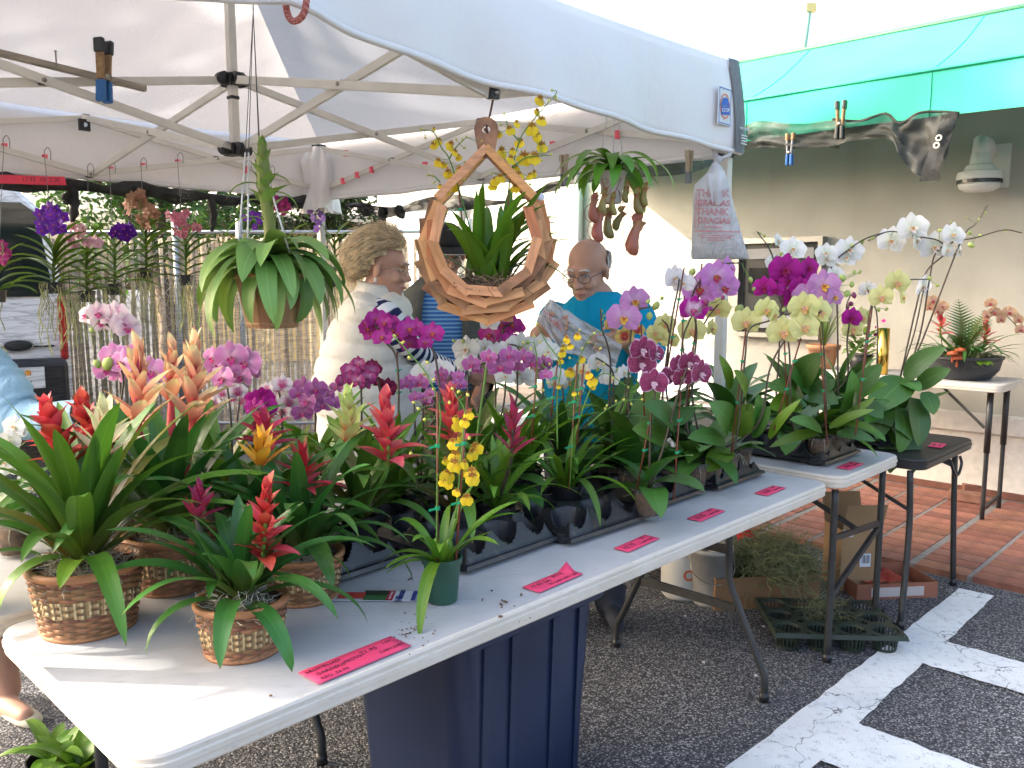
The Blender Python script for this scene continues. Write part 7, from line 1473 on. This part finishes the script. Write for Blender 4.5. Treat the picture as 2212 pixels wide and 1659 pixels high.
def hmat(p, yaw, pitch=0, roll=0): return Mat.Translation(Vec(p)) @ Mat.Rotation(yaw, 4, 'Z') @ Mat.Rotation(pitch, 4, 'X') @ Mat.Rotation(roll, 4, 'Y')
eyew = simple('eye_white', (.40, .37, .34), .3); eyed = simple('iris', (.03, .03, .03), .2); lipsm = simple('lips', (.42, .14, .11), .5); browm = simple('brow_grey', (.30, .25, .19), .8)
def face(parent, M, s=1.0, brow=browm, lips=lipsm):
    R = M.to_3x3(); P = lambda x, y, z: M @ Vec((x*s, y*s, z*s))
    for sg in (-1, 1):
        m = MB(); m.ball(P(sg*.031, -.0735, -.001), (.0125*s, .0115*s, .006*s), 10, 8, R); e = m.build('eye', eyew, parent, smooth=True); m = MB(); m.ball(P(sg*.031, -.0825, -.002), .0042*s, 8, 6); m.build('iris', eyed, e, smooth=True)
        m = MB(); m.tube(curve([P(sg*.014, -.095, .025), P(sg*.032, -.093, .029), P(sg*.050, -.079, .022)], 3), [.003*s]*4+[.0045*s]*2+[.002*s], 6); m.build('eyebrow', brow, parent, smooth=True)
    m = MB(); m.tube(curve([P(-.023, -.082, -.071), P(0, -.0935, -.0705), P(.023, -.082, -.071)], 4), [.002*s, .003*s, .004*s, .0045*s, .0045*s, .0045*s, .004*s, .003*s, .002*s], 6); m.build('mouth', lips, parent, smooth=True)
def glasses(label, M, s, mt):
    P = lambda x, y, z: M @ Vec((x*s, y*s, z*s)); t = thing('eyeglasses', label, 'glasses', P(0, -.11, 0))
    for sg in (-1, 1):
        m = MB(); c = (sg*.034, -.108, -.004); pts = [P(c[0]+.026*math.cos(a)*(1 if abs(math.cos(a)) < .9 else .95), c[1]+.012*abs(c[0]+.026*math.cos(a))/.06, c[2]+.017*math.sin(a)) for a in [2*math.pi*k/16 for k in range(17)]]; m.tube(pts, .0016*s, 5, False); m.build('rim', mt, t, smooth=True)
        m = MB(); m.tube([P(sg*.062, -.098, .004), P(sg*.080, -.04, .004), P(sg*.086, .012, 0), P(sg*.084, .03, -.012)], .0017*s, 5); m.build('temple', mt, t, smooth=True)
        n = MATS.get('lens') or None
        if not n: nn = N('lens').pr(.05, 0, .6); nn.col((.5, .5, .5)); mx = nn.n('MixShader'); mx.inputs[0].default_value = .86; tr = nn.n('BsdfTransparent'); nn.l(nn.b.outputs[0], mx.inputs[1]); nn.l(tr.outputs[0], mx.inputs[2]); nn.l(mx.outputs[0], nn.out.inputs[0]); n = nn.m
        m = MB(); m.poly(pts[:-1]); m.build('lens', n, t)
    m = MB(); m.tube([P(-.009, -.1095, .002), P(0, -.112, .005), P(.009, -.1095, .002)], .0015*s, 5); m.build('bridge', mt, t, smooth=True)
goldw = simple('gold_wire', (.55, .42, .22), .3, .9); darkw = simple('dark_wire', (.10, .085, .07), .4, .6)
def hair(parent, M, strandsn, col, s=1.0, seed=1, cover=None, L=.07, name='hair', base=True, lift=.006):
    r = random.Random(seed); R = M.to_3x3(); m = MB(); cnt = 0
    c = Vec((0, .022, .034)); rad_ = Vec((.080, .100, .088))
    if base: 
        mm = MB(); mm.ball((0, 0, 0), 1, 30, 20); vs = []
        keep = MB()
        for v in mm.v: vs.append(Vec(v))
        idx = {}
        fs = []
        for f in mm.f:
            q = sum((vs[i] for i in f), Vec())/len(f)
            if cover(q): fs.append(f)
        keep.add([M @ ((c + Vec((v.x*rad_.x*1.03, v.y*rad_.y*1.03, v.z*rad_.z*1.03))*1)*s) for v in vs], fs); keep.build(name+'_cap', col, parent, smooth=True)
    while cnt < strandsn:
        d = Vec((r.gauss(0, 1), r.gauss(0, 1), r.gauss(0, 1))).normalized()
        if not cover(d): continue
        cnt += 1; p = c + Vec((d.x*rad_.x, d.y*rad_.y, d.z*rad_.z)); fl = Vec((d.x*.2, .9, -.40)) - d*d.dot(Vec((d.x*.2, .9, -.40))); fl = (fl.normalized() + Vec((r.gauss(0, .16), r.gauss(0, .16), r.gauss(0, .16)))).normalized(); l = L*r.uniform(.6, 1.2)
        pts = [p, p+fl*l*.35+d*lift*2.0, p+fl*l*.7+d*lift*2.4, p+fl*l+d*lift*1.2-Vec((0, 0, l*.15))]; m.tube([M @ (q*s) for q in pts], [.0011*s, .0013*s, .0011*s, .0004*s], 3, False)
    m.build(name, col, parent, smooth=True, kind='stuff')
hairblond = simple('hair_blond', (.66, .52, .32), .5, ns=40, na=.5); hairgrey = simple('hair_grey', (.60, .58, .54), .6, ns=40, na=.3)
# ---------------- woman in the white quilted vest (faces right, right arm reaching to the far table)
YW = 3.42; hw_ = at(832, 578, YW); WM = hmat(hw_, rad(90)-.12, .14); px = hw_.x
wo = thing('person', 'short-haired person in white quilted vest and striped sleeves reaching right', 'person', (px-.10, YW, 0))
sh_c = at(800, 668, YW+.02); hip = Vec((sh_c.x-.07, YW+.05, .90)); shR = at(836, 690, YW-.14); shL = Vec((sh_c.x+.03, YW+.19, sh_c.z-.02))
m = MB(); head(m, WM, .98); limb(m, [WM @ Vec((0, .03, -.10)), sh_c+Vec((0, 0, .03))], [.052, .058], 14)
torso(m, [(hip, .13, .17, 0), (hip+Vec((.02, 0, .18)), .12, .15, 0), (sh_c+Vec((0, 0, -.12)), .12, .18, 0), (sh_c, .09, .17, 0), (sh_c+UP*.04, .05, .08, 0)])
elR, wrR = at(905, 765, YW-.06), at(1000, 806, YW+.28); limb(m, [shR, elR, wrR], [.045, .037, .025]); hand(m, wrR, Vec((.75, .55, -.28)), Vec((.1, .1, 1)), Vec((.3, 1, -.2)), .5, .95)
elL, wrL = Vec((shL.x+.12, YW+.25, 1.12)), Vec((shL.x+.36, YW+.28, 1.08)); limb(m, [shL, elL, wrL], [.045, .037, .025]); hand(m, wrL, (1, 0, -.1), (0, 0, 1), (0, -1, 0), .5, .95)
for sg in (-1, 1): limb(m, [hip+Vec((0, sg*.09, 0)), hip+Vec((.03, sg*.09, -.42)), hip+Vec((.0, sg*.09, -.83))], [.095, .062, .042]); limb(m, [hip+Vec((-.03, sg*.09, -.87)), hip+Vec((.15, sg*.09, -.875))], [.038, .028])
fuse(m, 'body', sk1, wo); face(wo, WM, .98)
hair(wo, WM, 5500, hairblond, 1.03, 5, lambda d: (d.y > -.35 and d.z > -.45 and not (d.y < .1 and d.z < .15)) or d.z > .50 or (d.y > .25 and d.z > -.75), .10, lift=.007)
for sg in (-1, 1): m = MB(); m.ball(WM @ Vec((sg*.088, .008, -.052)), (.007, .011, .013), 8, 6); m.build('earring', simple('pearl%d' % (sg > 0), (.65, .60, .52), .25), wo, smooth=True)
glasses('thin gold-rimmed glasses on the person in the white vest', WM, .98, goldw)
n = N('stripes').pr(.8, 0, .2); u, v = n.uv(); k = n.math('FRACT', n.math('MULTIPLY', v, 29.0)); n.col(n.mix(n.ramp(k, [(.46, 0.0), (.52, 1.0)], 'LINEAR'), (.70, .71, .73), (.015, .022, .075))); n.bump(n.noise(25, 3), .4, .01); strip_m = n.m
n = N('stripes_body').pr(.8, 0, .2); sx = n.n('SeparateXYZ'); n.l(n.co(), sx.inputs[0]); k = n.math('FRACT', n.math('MULTIPLY', sx.outputs[2], 29.0)); n.col(n.mix(n.ramp(k, [(.46, 0.0), (.52, 1.0)]), (.70, .71, .73), (.015, .022, .075))); strip_b = n.m
def sleeve(m, pts, rs, n=16, wr=.05, seed=0):
    cv = curve(pts, 10); kk = len(cv); rr = []
    for i in range(kk):
        x = i/(kk-1)*(len(rs)-1); j = min(int(x), len(rs)-2); rr.append((rs[j]+(rs[j+1]-rs[j])*(x-j))*(1+wr*math.sin(i*1.9+seed)*.5+wr*mnoise.noise(Vec((i*.6, seed, 1)))))
    m.tube(cv, rr, n, False)
m = MB(); sleeve(m, [shR+Vec((-.05, .06, .03)), shR+Vec((.01, 0, -.01)), elR, wrR], [.060, .068, .055, .040, .036]); m.build('sleeve', strip_m, wo, smooth=True)
m = MB(); sleeve(m, [shL+Vec((-.05, -.06, .03)), shL, elL, wrL], [.060, .066, .054, .036]); m.build('sleeve', strip_m, wo, smooth=True)
n = N('quilt').pr(.6, 0, .3); n.col(n.ramp(n.noise(6, 3), [(.3, (.70, .67, .59)), (.7, (.76, .735, .66))])); n.bump(n.math('ADD', n.noise(30, 4, n.co('Object', (1, 1, .5)), dist=1), n.math('MULTIPLY', n.noise(70, 3), .3)), .35, .012); n.translucent((.75, .7, .6), .08)
# vest: rings of stuffed channels following the outline of the leaning back
out = [(835, 640, 690, 893), (820, 690, 655, 0)]
prf = [(905, 690, 905), (880, 671, 905), (830, 676, 905), (790, 686, 903), (750, 699, 899), (715, 713, 893), (690, 725, 886), (668, 740, 880), (652, 752, 872), (640, 764, 862), (628, 776, 852)]
rgs = []; fullv = []
for i in range(len(prf)-1):
    for j in range(5):
        t_ = j/5; a, b = prf[i], prf[i+1]; fullv.append(tuple(a[q]+(b[q]-a[q])*t_ for q in range(3)))
fullv.append(prf[-1]); lower = [(1010, 690, 900), (985, 683, 902), (960, 680, 904), (935, 682, 905)]
fullv = lower + fullv
for i, (v_, ua, ub) in enumerate(fullv):
    pa, pb = at(ua, v_, YW), at(ub, v_, YW); c = (pa+pb)/2 + Vec((0, .03, 0)); z = c.z; w = (pb-pa).length/2; pw = .5+.5*math.cos(2*math.pi*(z/.078)); puff = .010*(1-pw**5); taper = min(1, (len(fullv)-i)/9.0)
    dep = (.19*taper**.5)+.02; ring = []
    for k in range(36):
        a = 2*math.pi*k/36; cx_1 = math.copysign(abs(math.cos(a))**.85, math.cos(a)); ring.append(Vec((c.x+(w+puff)*cx_1, c.y+(dep+puff)*math.sin(a), z + .014*math.sin(a*2+1)+.016*mnoise.noise(Vec((math.cos(a)*2, math.sin(a)*2, z*7))))))
    rgs.append(ring)
m = MB(); m.loft(rgs, cap=False); m.build('quilted_vest', n.m, wo, smooth=True)
nk = WM @ Vec((0, .035, -.115)); m = MB()
cr_ = []
for (dz, r0, fx) in ((-.07, .115, -.015), (-.045, .108, -.01), (-.01, .092, 0), (.025, .082, .008), (.045, .076, .012), (.035, .066, .012), (-.03, .07, 0)): cr_.append([Vec((nk.x+fx+r0*math.cos(2*math.pi*k/24)*.92, nk.y+r0*math.sin(2*math.pi*k/24), nk.z+dz+.012*math.cos(2*math.pi*k/24)*-1)) for k in range(24)])
m.loft(cr_, cap=False); m.build('collar', n.m, wo, smooth=True)
pan = simple('trousers_cream', (.50, .46, .40), .8, ns=8, na=.1); m = MB(); torso(m, [(hip+UP*-.06, .145, .185, 0), (hip+UP*.06, .14, .18, 0)])
for sg in (-1, 1): limb(m, [hip+Vec((0, sg*.09, -.02)), hip+Vec((.03, sg*.09, -.42)), hip+Vec((.0, sg*.09, -.78))], [.115, .085, .065])
fuse(m, 'trousers', pan, wo, .009)
# ---------------- man with the dark cap, grey vest and striped polo
YC = 4.05; hc = at(966, 545, YC); CM = hmat(hc, rad(18), .30)
mc = thing('person', 'person in dark cap, grey vest and blue striped polo behind the wooden basket', 'person', (hc.x-.02, YC+.05, 0))
sc_ = at(950, 632, YC+.03); hp_ = Vec((sc_.x+.03, YC+.05, .93))
m = MB(); head(m, CM, 1.03, 1.05); limb(m, [CM @ Vec((0, .04, -.11)), sc_+UP*.05], [.058, .062], 14)
torso(m, [(hp_, .17, .12, .15), (hp_+UP*.2, .165, .12, .15), (sc_+UP*-.18, .19, .125, .15), (sc_+UP*-.04, .19, .11, .15), (sc_+UP*.05, .08, .07, .15)])
aR = [sc_+Vec((-.20, .0, -.05)), sc_+Vec((-.25, -.04, -.33)), sc_+Vec((-.12, -.20, -.45))]; aL = [sc_+Vec((.20, .03, -.05)), sc_+Vec((.24, .02, -.34)), sc_+Vec((.18, -.16, -.50))]
for a in (aR, aL): limb(m, a, [.052, .043, .028]); hand(m, a[2], (a[2]-a[1]), UP, (0, -1, 0), .5)
for sg in (-1, 1): limb(m, [hp_+Vec((sg*.09, 0, 0)), hp_+Vec((sg*.10, 0, -.44)), hp_+Vec((sg*.10, .02, -.86))], [.10, .065, .045]); limb(m, [hp_+Vec((sg*.10, .04, -.90)), hp_+Vec((sg*.11, -.16, -.90))], [.04, .03])
fuse(m, 'body', sk3, mc); face(mc, CM, 1.03); glasses('dark-rimmed glasses on the person in the cap', CM, 1.03, darkw)
n = N('polo_stripes').pr(.8); sx = n.n('SeparateXYZ'); n.l(n.co(), sx.inputs[0]); k = n.math('FRACT', n.math('MULTIPLY', sx.outputs[2], 52.0)); n.col(n.mix(n.ramp(k, [(.55, 0.0), (.65, 1.0)]), (.03, .13, .42), (.20, .42, .62))); polo = n.m
m = MB(); torso(m, [(hp_+UP*.0, .185, .135, .15), (hp_+UP*.2, .18, .135, .15), (sc_+UP*-.18, .205, .14, .15), (sc_+UP*-.04, .205, .125, .15), (sc_+UP*.045, .10, .085, .15)]); limb(m, [aR[0], aR[0].lerp(aR[1], .75)], [.068, .06]); limb(m, [aL[0], aL[0].lerp(aL[1], .75)], [.068, .06]); fuse(m, 'polo_shirt', polo, mc, .008)
m = MB(); torso(m, [(sc_+UP*.035, .085, .078, .15), (sc_+UP*.075, .075, .068, .15), (sc_+UP*.095, .072, .066, .15)]); m.build('polo_collar', simple('collar_blue', (.01, .07, .32), .8), mc, smooth=True)
n = N('grey_vest').pr(.85, 0, .2); n.col(n.ramp(n.noise(12, 4), [(.3, (.085, .088, .075)), (.7, (.115, .118, .10))])); n.bump(n.noise(14, 4, n.co('Object', (1.5, 1.5, .6)), dist=.8), .5, .02); gv = n.m
def vestring(c, w, d, yaw, open_, n_=30):
    r = []; ca, sa = math.cos(yaw), math.sin(yaw)
    for k in range(n_+1):
        a = rad(-90) + open_ + (2*math.pi-2*open_)*k/n_; x, y = w*math.copysign(abs(math.cos(a))**.8, math.cos(a)), d*math.copysign(abs(math.sin(a))**.8, math.sin(a)); f = 1+.03*mnoise.noise(Vec((a*3, c.z*12, 3))); r.append(Vec(c)+Vec(((x*ca-y*sa)*f, (x*sa+y*ca)*f, 0)))
    return r
m = MB(); m.loft([vestring(*q) for q in ((hp_+UP*-.05, .225, .175, .15, .42), (hp_+UP*.15, .218, .168, .15, .40), (sc_+UP*-.25, .228, .165, .15, .36), (sc_+UP*-.10, .230, .155, .15, .34), (sc_+UP*-.02, .205, .14, .15, .34), (sc_+UP*.04, .13, .11, .15, .45), (sc_+UP*.075, .09, .09, .15, .6))], cap=False, closed=False); o = m.build('vest', gv, mc, smooth=True); sd = o.modifiers.new('solid', 'SOLIDIFY'); sd.thickness = .008
for a in (aR, aL): m = MB(); sleeve(m, [a[0]+Vec((0, 0, .03)), a[0].lerp(a[1], .5), a[1], a[1].lerp(a[2], .6)], [.085, .080, .068, .055], 16, .06, 2); m.build('sleeve', gv, mc, smooth=True)
capm = simple('cap_black', (.012, .012, .013), .8, ns=60, na=.3)
m = MB(); Pc = lambda x, y, z: CM @ (Vec((x, y, z))*1.03)
rg = []
for i in range(8):
    t_ = i/7; r0 = math.cos(t_*math.pi/2*.97); rg.append([Pc(.086*r0*math.cos(2*math.pi*k/24), .020+.104*r0*math.sin(2*math.pi*k/24), .045+.088*math.sin(t_*math.pi/2)) for k in range(24)])
m.loft(rg, cap=True); cp_ = m.build('cap', capm, mc, smooth=True)
m = MB(); m.grid(lambda s, t: Pc(.075*math.sin((s-.5)*2.6), -.070-.075*t*math.cos((s-.5)*2.2)+.03*abs(s-.5), .047-.018*t-.030*abs(s-.5)**1.5), 10, 4); o = m.build('visor', capm, cp_, smooth=True); sd = o.modifiers.new('solid', 'SOLIDIFY'); sd.thickness = .004
m = MB(); m.tube([Pc(.075*math.sin((s/10-.5)*2.6), -.070-.077*math.cos((s/10-.5)*2.2)+.03*abs(s/10-.5), .029-.030*abs(s/10-.5)**1.5) for s in range(11)], .003, 5); m.build('visor_trim', eyew, cp_, smooth=True)
m = MB(); torso(m, [(hp_+UP*-.08, .185, .14, .1), (hp_+UP*.04, .18, .135, .1)])
for sg in (-1, 1): limb(m, [hp_+Vec((sg*.09, 0, -.02)), hp_+Vec((sg*.10, 0, -.44)), hp_+Vec((sg*.10, .02, -.87))], [.115, .085, .068]); limb(m, [hp_+Vec((sg*.10, .04, -.885)), hp_+Vec((sg*.11, -.18, -.89))], [.045, .034])
fuse(m, 'trousers', simple('trousers_khaki', (.22, .18, .12), .85), mc, .009)
# ---------------- bald man in the turquoise shirt unfolding a bag
YM = 3.55; hm_ = at(1268, 583, YM); BMX = hmat(hm_, rad(-30), .32, .04)
mb = thing('person', 'bald person in turquoise t-shirt with glasses, opening a plastic bag', 'person', (hm_.x+.03, YM+.05, 0))
ms = at(1292, 668, YM+.04); mh = Vec((ms.x-.03, YM+.04, .92)); yw_ = rad(-12)
m = MB(); head(m, BMX, 1.06, 1.15, 1.05); limb(m, [BMX @ Vec((0, .04, -.11)), ms+UP*.05], [.062, .068], 14)
torso(m, [(mh, .175, .15, yw_), (mh+UP*.18, .185, .165, yw_), (ms+UP*-.18, .20, .14, yw_), (ms+UP*-.04, .19, .115, yw_), (ms+UP*.05, .08, .075, yw_)])
bR = [at(1200, 690, YM+.08), at(1168, 800, YM+.02), at(1160, 722, YM-.22)]; bL = [at(1385, 690, YM+.02), at(1402, 770, YM-.06), at(1350, 735, YM-.24)]
limb(m, bR, [.055, .045, .030]); limb(m, bL, [.058, .048, .031])
hand(m, bR[2], Vec((.85, -.1, .25)), Vec((.2, .0, 1)), Vec((.1, -1, -.1)), .75, 1.0); hand(m, bL[2], Vec((-.92, -.12, -.12)), Vec((-.1, 0, 1)), Vec((0, -.8, -.5)), .55, 1.0)
for sg in (-1, 1): limb(m, [mh+Vec((sg*.09, 0, 0)), mh+Vec((sg*.10, 0, -.44)), mh+Vec((sg*.10, .02, -.85))], [.105, .068, .046]); limb(m, [mh+Vec((sg*.10, .04, -.89)), mh+Vec((sg*.11, -.16, -.89))], [.04, .03])
fuse(m, 'body', sk2, mb); face(mb, BMX, 1.06, hairgrey)
hair(mb, BMX, 1200, hairgrey, 1.06, 9, lambda d: d.y > .05 and -.6 < d.z < .22 and (abs(d.x) > .25 or d.y > .6), .02, lift=.003)
glasses('dark-rimmed glasses on the bald person in turquoise', BMX, 1.06, darkw)
n = N('tee_turquoise').pr(.85, 0, .2); n.col(n.ramp(n.noise(5, 3), [(.3, (.0, .235, .40)), (.7, (.005, .29, .46))])); n.bump(n.noise(9, 4, n.co('Object', (1.4, 1.4, .7)), dist=1.1), .55, .03); tee = n.m
m = MB(); torso(m, [(mh+UP*-.10, .198, .175, yw_), (mh+UP*.05, .200, .180, yw_), (mh+UP*.20, .205, .182, yw_), (ms+UP*-.18, .215, .158, yw_), (ms+UP*-.04, .205, .13, yw_), (ms+UP*.05, .115, .10, yw_), (ms+UP*.075, .082, .082, yw_)])
limb(m, [bR[0], bR[0].lerp(bR[1], .62)], [.078, .074]); limb(m, [bL[0]+Vec((-.02, 0, .01)), bL[0].lerp(bL[1], .80)], [.080, .080]); fuse(m, 'tee_shirt', tee, mb, .007, 6)
m = MB(); torso(m, [(mh+UP*-.16, .19, .16, yw_), (mh+UP*-.02, .185, .16, yw_)])
for sg in (-1, 1): limb(m, [mh+Vec((sg*.09, 0, -.05)), mh+Vec((sg*.10, 0, -.44)), mh+Vec((sg*.10, .02, -.86))], [.12, .09, .07]); limb(m, [mh+Vec((sg*.10, .04, -.88)), mh+Vec((sg*.11, -.18, -.885))], [.045, .034])
fuse(m, 'trousers', simple('trousers_dark', (.03, .035, .05), .85), mb, .009)
# the bag he holds
corners = [at(1188, 645, YM-.24), at(1160, 690, YM-.28), at(1215, 760, YM-.30), at(1330, 790, YM-.28), at(1345, 745, YM-.27), at(1250, 690, YM-.26)]
def held(s, t):
    a = corners[0].lerp(corners[5], s*1.0) if s < .5 else corners[0].lerp(corners[5], .5).lerp(corners[4], (s-.5)*2)
    b = corners[1].lerp(corners[2], s*2) if s < .5 else corners[2].lerp(corners[3], (s-.5)*2); p = a.lerp(b, t); q = Vec((s*6, t*6, 2)); return p + Vec((0, .030*mnoise.noise(q)+.016*mnoise.noise(q*2.6), .006*mnoise.noise(q*2)))
m = MB(); m.grid(held, 26, 22); hb_ = m.build('shopping_bag', bagm, smooth=True); tag(hb_, 'crumpled white plastic bag with red print held open by the bald person', 'bag')
for k, (s, sz, u, v) in enumerate((('THANK YOU', .016, 1190, 686), ('GRACIAS', .016, 1200, 700), ('PLEASE RETURN', .010, 1212, 692))): text(s, sz, flat(at(u, v, YM-.325), (.72, 0, -.62 if k < 2 else .5), (.5, 0, .8)), redp, hb_)
# ---------------- person at the left edge in light blue, arm over the back table
YL = 2.72; pl_ = Vec((-1.80, YL, 0)); ls = at(-40, 795, YL-.05); 
ml = thing('person', 'person in light blue top and pale slip-on shoes at the table end, arm stretched out', 'person', pl_)
hl = Vec((ls.x-.22, YL+.05, ls.z+.36)); LM = hmat(hl, rad(60), .4); lhip = Vec((ls.x-.22, YL+.03, .90))
m = MB(); head(m, LM, .98); limb(m, [LM @ Vec((0, .04, -.11)), Vec((hl.x, YL+.06, ls.z+.10))], [.052, .06], 14)
torso(m, [(lhip, .16, .15, .4), (lhip+UP*.2, .15, .13, .4), (Vec((ls.x-.18, YL+.05, ls.z-.14)), .18, .13, .4), (Vec((ls.x-.17, YL+.05, ls.z)), .17, .11, .4), (Vec((hl.x, YL+.06, ls.z+.08)), .07, .07, .4)])
lel, lwr = at(52, 905, YL-.10), at(172, 893, YL-.16); limb(m, [ls, lel, lwr], [.05, .042, .026]); hand(m, lwr, Vec((1, -.1, -.05)), Vec((0, -.6, .6)), Vec((0, 0, -1)), .35, .92)
limb(m, [Vec((ls.x-.34, YL+.12, ls.z)), Vec((ls.x-.36, YL+.16, 1.05)), Vec((ls.x-.2, YL-.1, .95))], [.05, .042, .027]); hand(m, Vec((ls.x-.2, YL-.1, .95)), (1, -.3, 0), (0, 0, 1), (0, -1, 0), .5, .92)
ft_ = onz(22, 1558, 0); fr_ = [Vec((ft_.x, ft_.y+.02, 0)), Vec((ft_.x-.32, ft_.y+.16, 0))]
for k, q in enumerate(fr_): limb(m, [lhip+Vec((.09-.18*k, 0, 0)), q.lerp(lhip, .55)+Vec((.06-.1*k, -.03, 0)), q+Vec((-.03, .03, .09))], [.10, .066, .042]); limb(m, [q+Vec((-.05, .02, .05)), q+Vec((.07, -.05, .035))], [.040, .030])
fuse(m, 'body', sk2, ml); face(ml, LM, .98); hair(ml, LM, 1500, hairblond, .98, 3, lambda d: d.z > .3 or d.y > .1 and d.z > -.8, .08)
n = N('sweater_blue').pr(.9, 0, .15); n.col(n.ramp(n.noise(7, 3), [(.3, (.30, .48, .60)), (.7, (.38, .56, .67))])); n.bump(n.noise(11, 4, n.co('Object', (1.6, 1, 1)), dist=.8), .4, .04); sw = n.m
m = MB(); torso(m, [(lhip+UP*.0, .19, .17, .4), (lhip+UP*.2, .175, .155, .4), (Vec((ls.x-.18, YL+.05, ls.z-.14)), .20, .15, .4), (Vec((ls.x-.17, YL+.05, ls.z)), .19, .13, .4), (Vec((hl.x, YL+.06, ls.z+.06)), .10, .10, .4)]); limb(m, [Vec((ls.x-.34, YL+.12, ls.z)), Vec((ls.x-.36, YL+.16, 1.05)), Vec((ls.x-.26, YL-.02, .98))], [.066, .058, .045]); limb(m, [ls+Vec((-.08, .03, .0)), ls+Vec((.0, 0, -.02))], [.085, .075]); fuse(m, 'sweater', sw, ml, .008)
m = MB(); sleeve(m, [ls+Vec((-.06, .02, .02)), ls+Vec((.0, 0, -.02)), ls.lerp(lel, .5), lel, lwr], [.092, .092, .088, .080, .060, .040], 20, .10, 5); m.build('sleeve', sw, ml, smooth=True)
m = MB(); torso(m, [(lhip+UP*-.08, .175, .16, .4), (lhip+UP*.05, .17, .155, .4)])
for k, q in enumerate(fr_): limb(m, [lhip+Vec((.09-.18*k, 0, -.03)), q.lerp(lhip, .55)+Vec((.06-.1*k, -.03, 0))], [.115, .085])
fuse(m, 'shorts', simple('shorts_white', (.6, .58, .54), .85), ml, .009)
for q in fr_:
    m = MB(); d = Vec((.12, -.07, 0)).normalized(); s = Vec((-d.y, d.x, 0)); rg = []
    for (x, w, h) in ((-.085, .02, .030), (-.07, .034, .055), (-.02, .038, .060), (.03, .042, .050), (.08, .042, .040), (.12, .034, .034), (.14, .015, .022)): rg.append([q+d*x+s*(w*math.cos(2*math.pi*k/16))+UP*(.004+h/2+h/2*math.sin(2*math.pi*k/16)) for k in range(16)])
    m.loft(rg); o = m.build('shoe', simple('shoe_cream%d' % (q is fr_[0]), (.55, .50, .38), .7), ml, smooth=True)
# variegated plants standing on the ground under the table end
for k, (u, v) in enumerate(((175, 1690), (120, 1660))):
    p = onz(u, v+60, 0); t = thing('ground_plant', ['leafy green plant on the ground under the table end, by the table leg', 'striped-leaf plant on the ground beside the pale shoes'][k], 'plant', p); pot(t, p, 'black', .07, .12)
    for i in range(12): leaf(t, p+UP*.1, i*2.399, ru(.14, .24), .04, ru(.9, 1.4), ru(-.8, .4), 1.2, 'oval', 9, .2, mat=(GBl, GO)[i % 2])
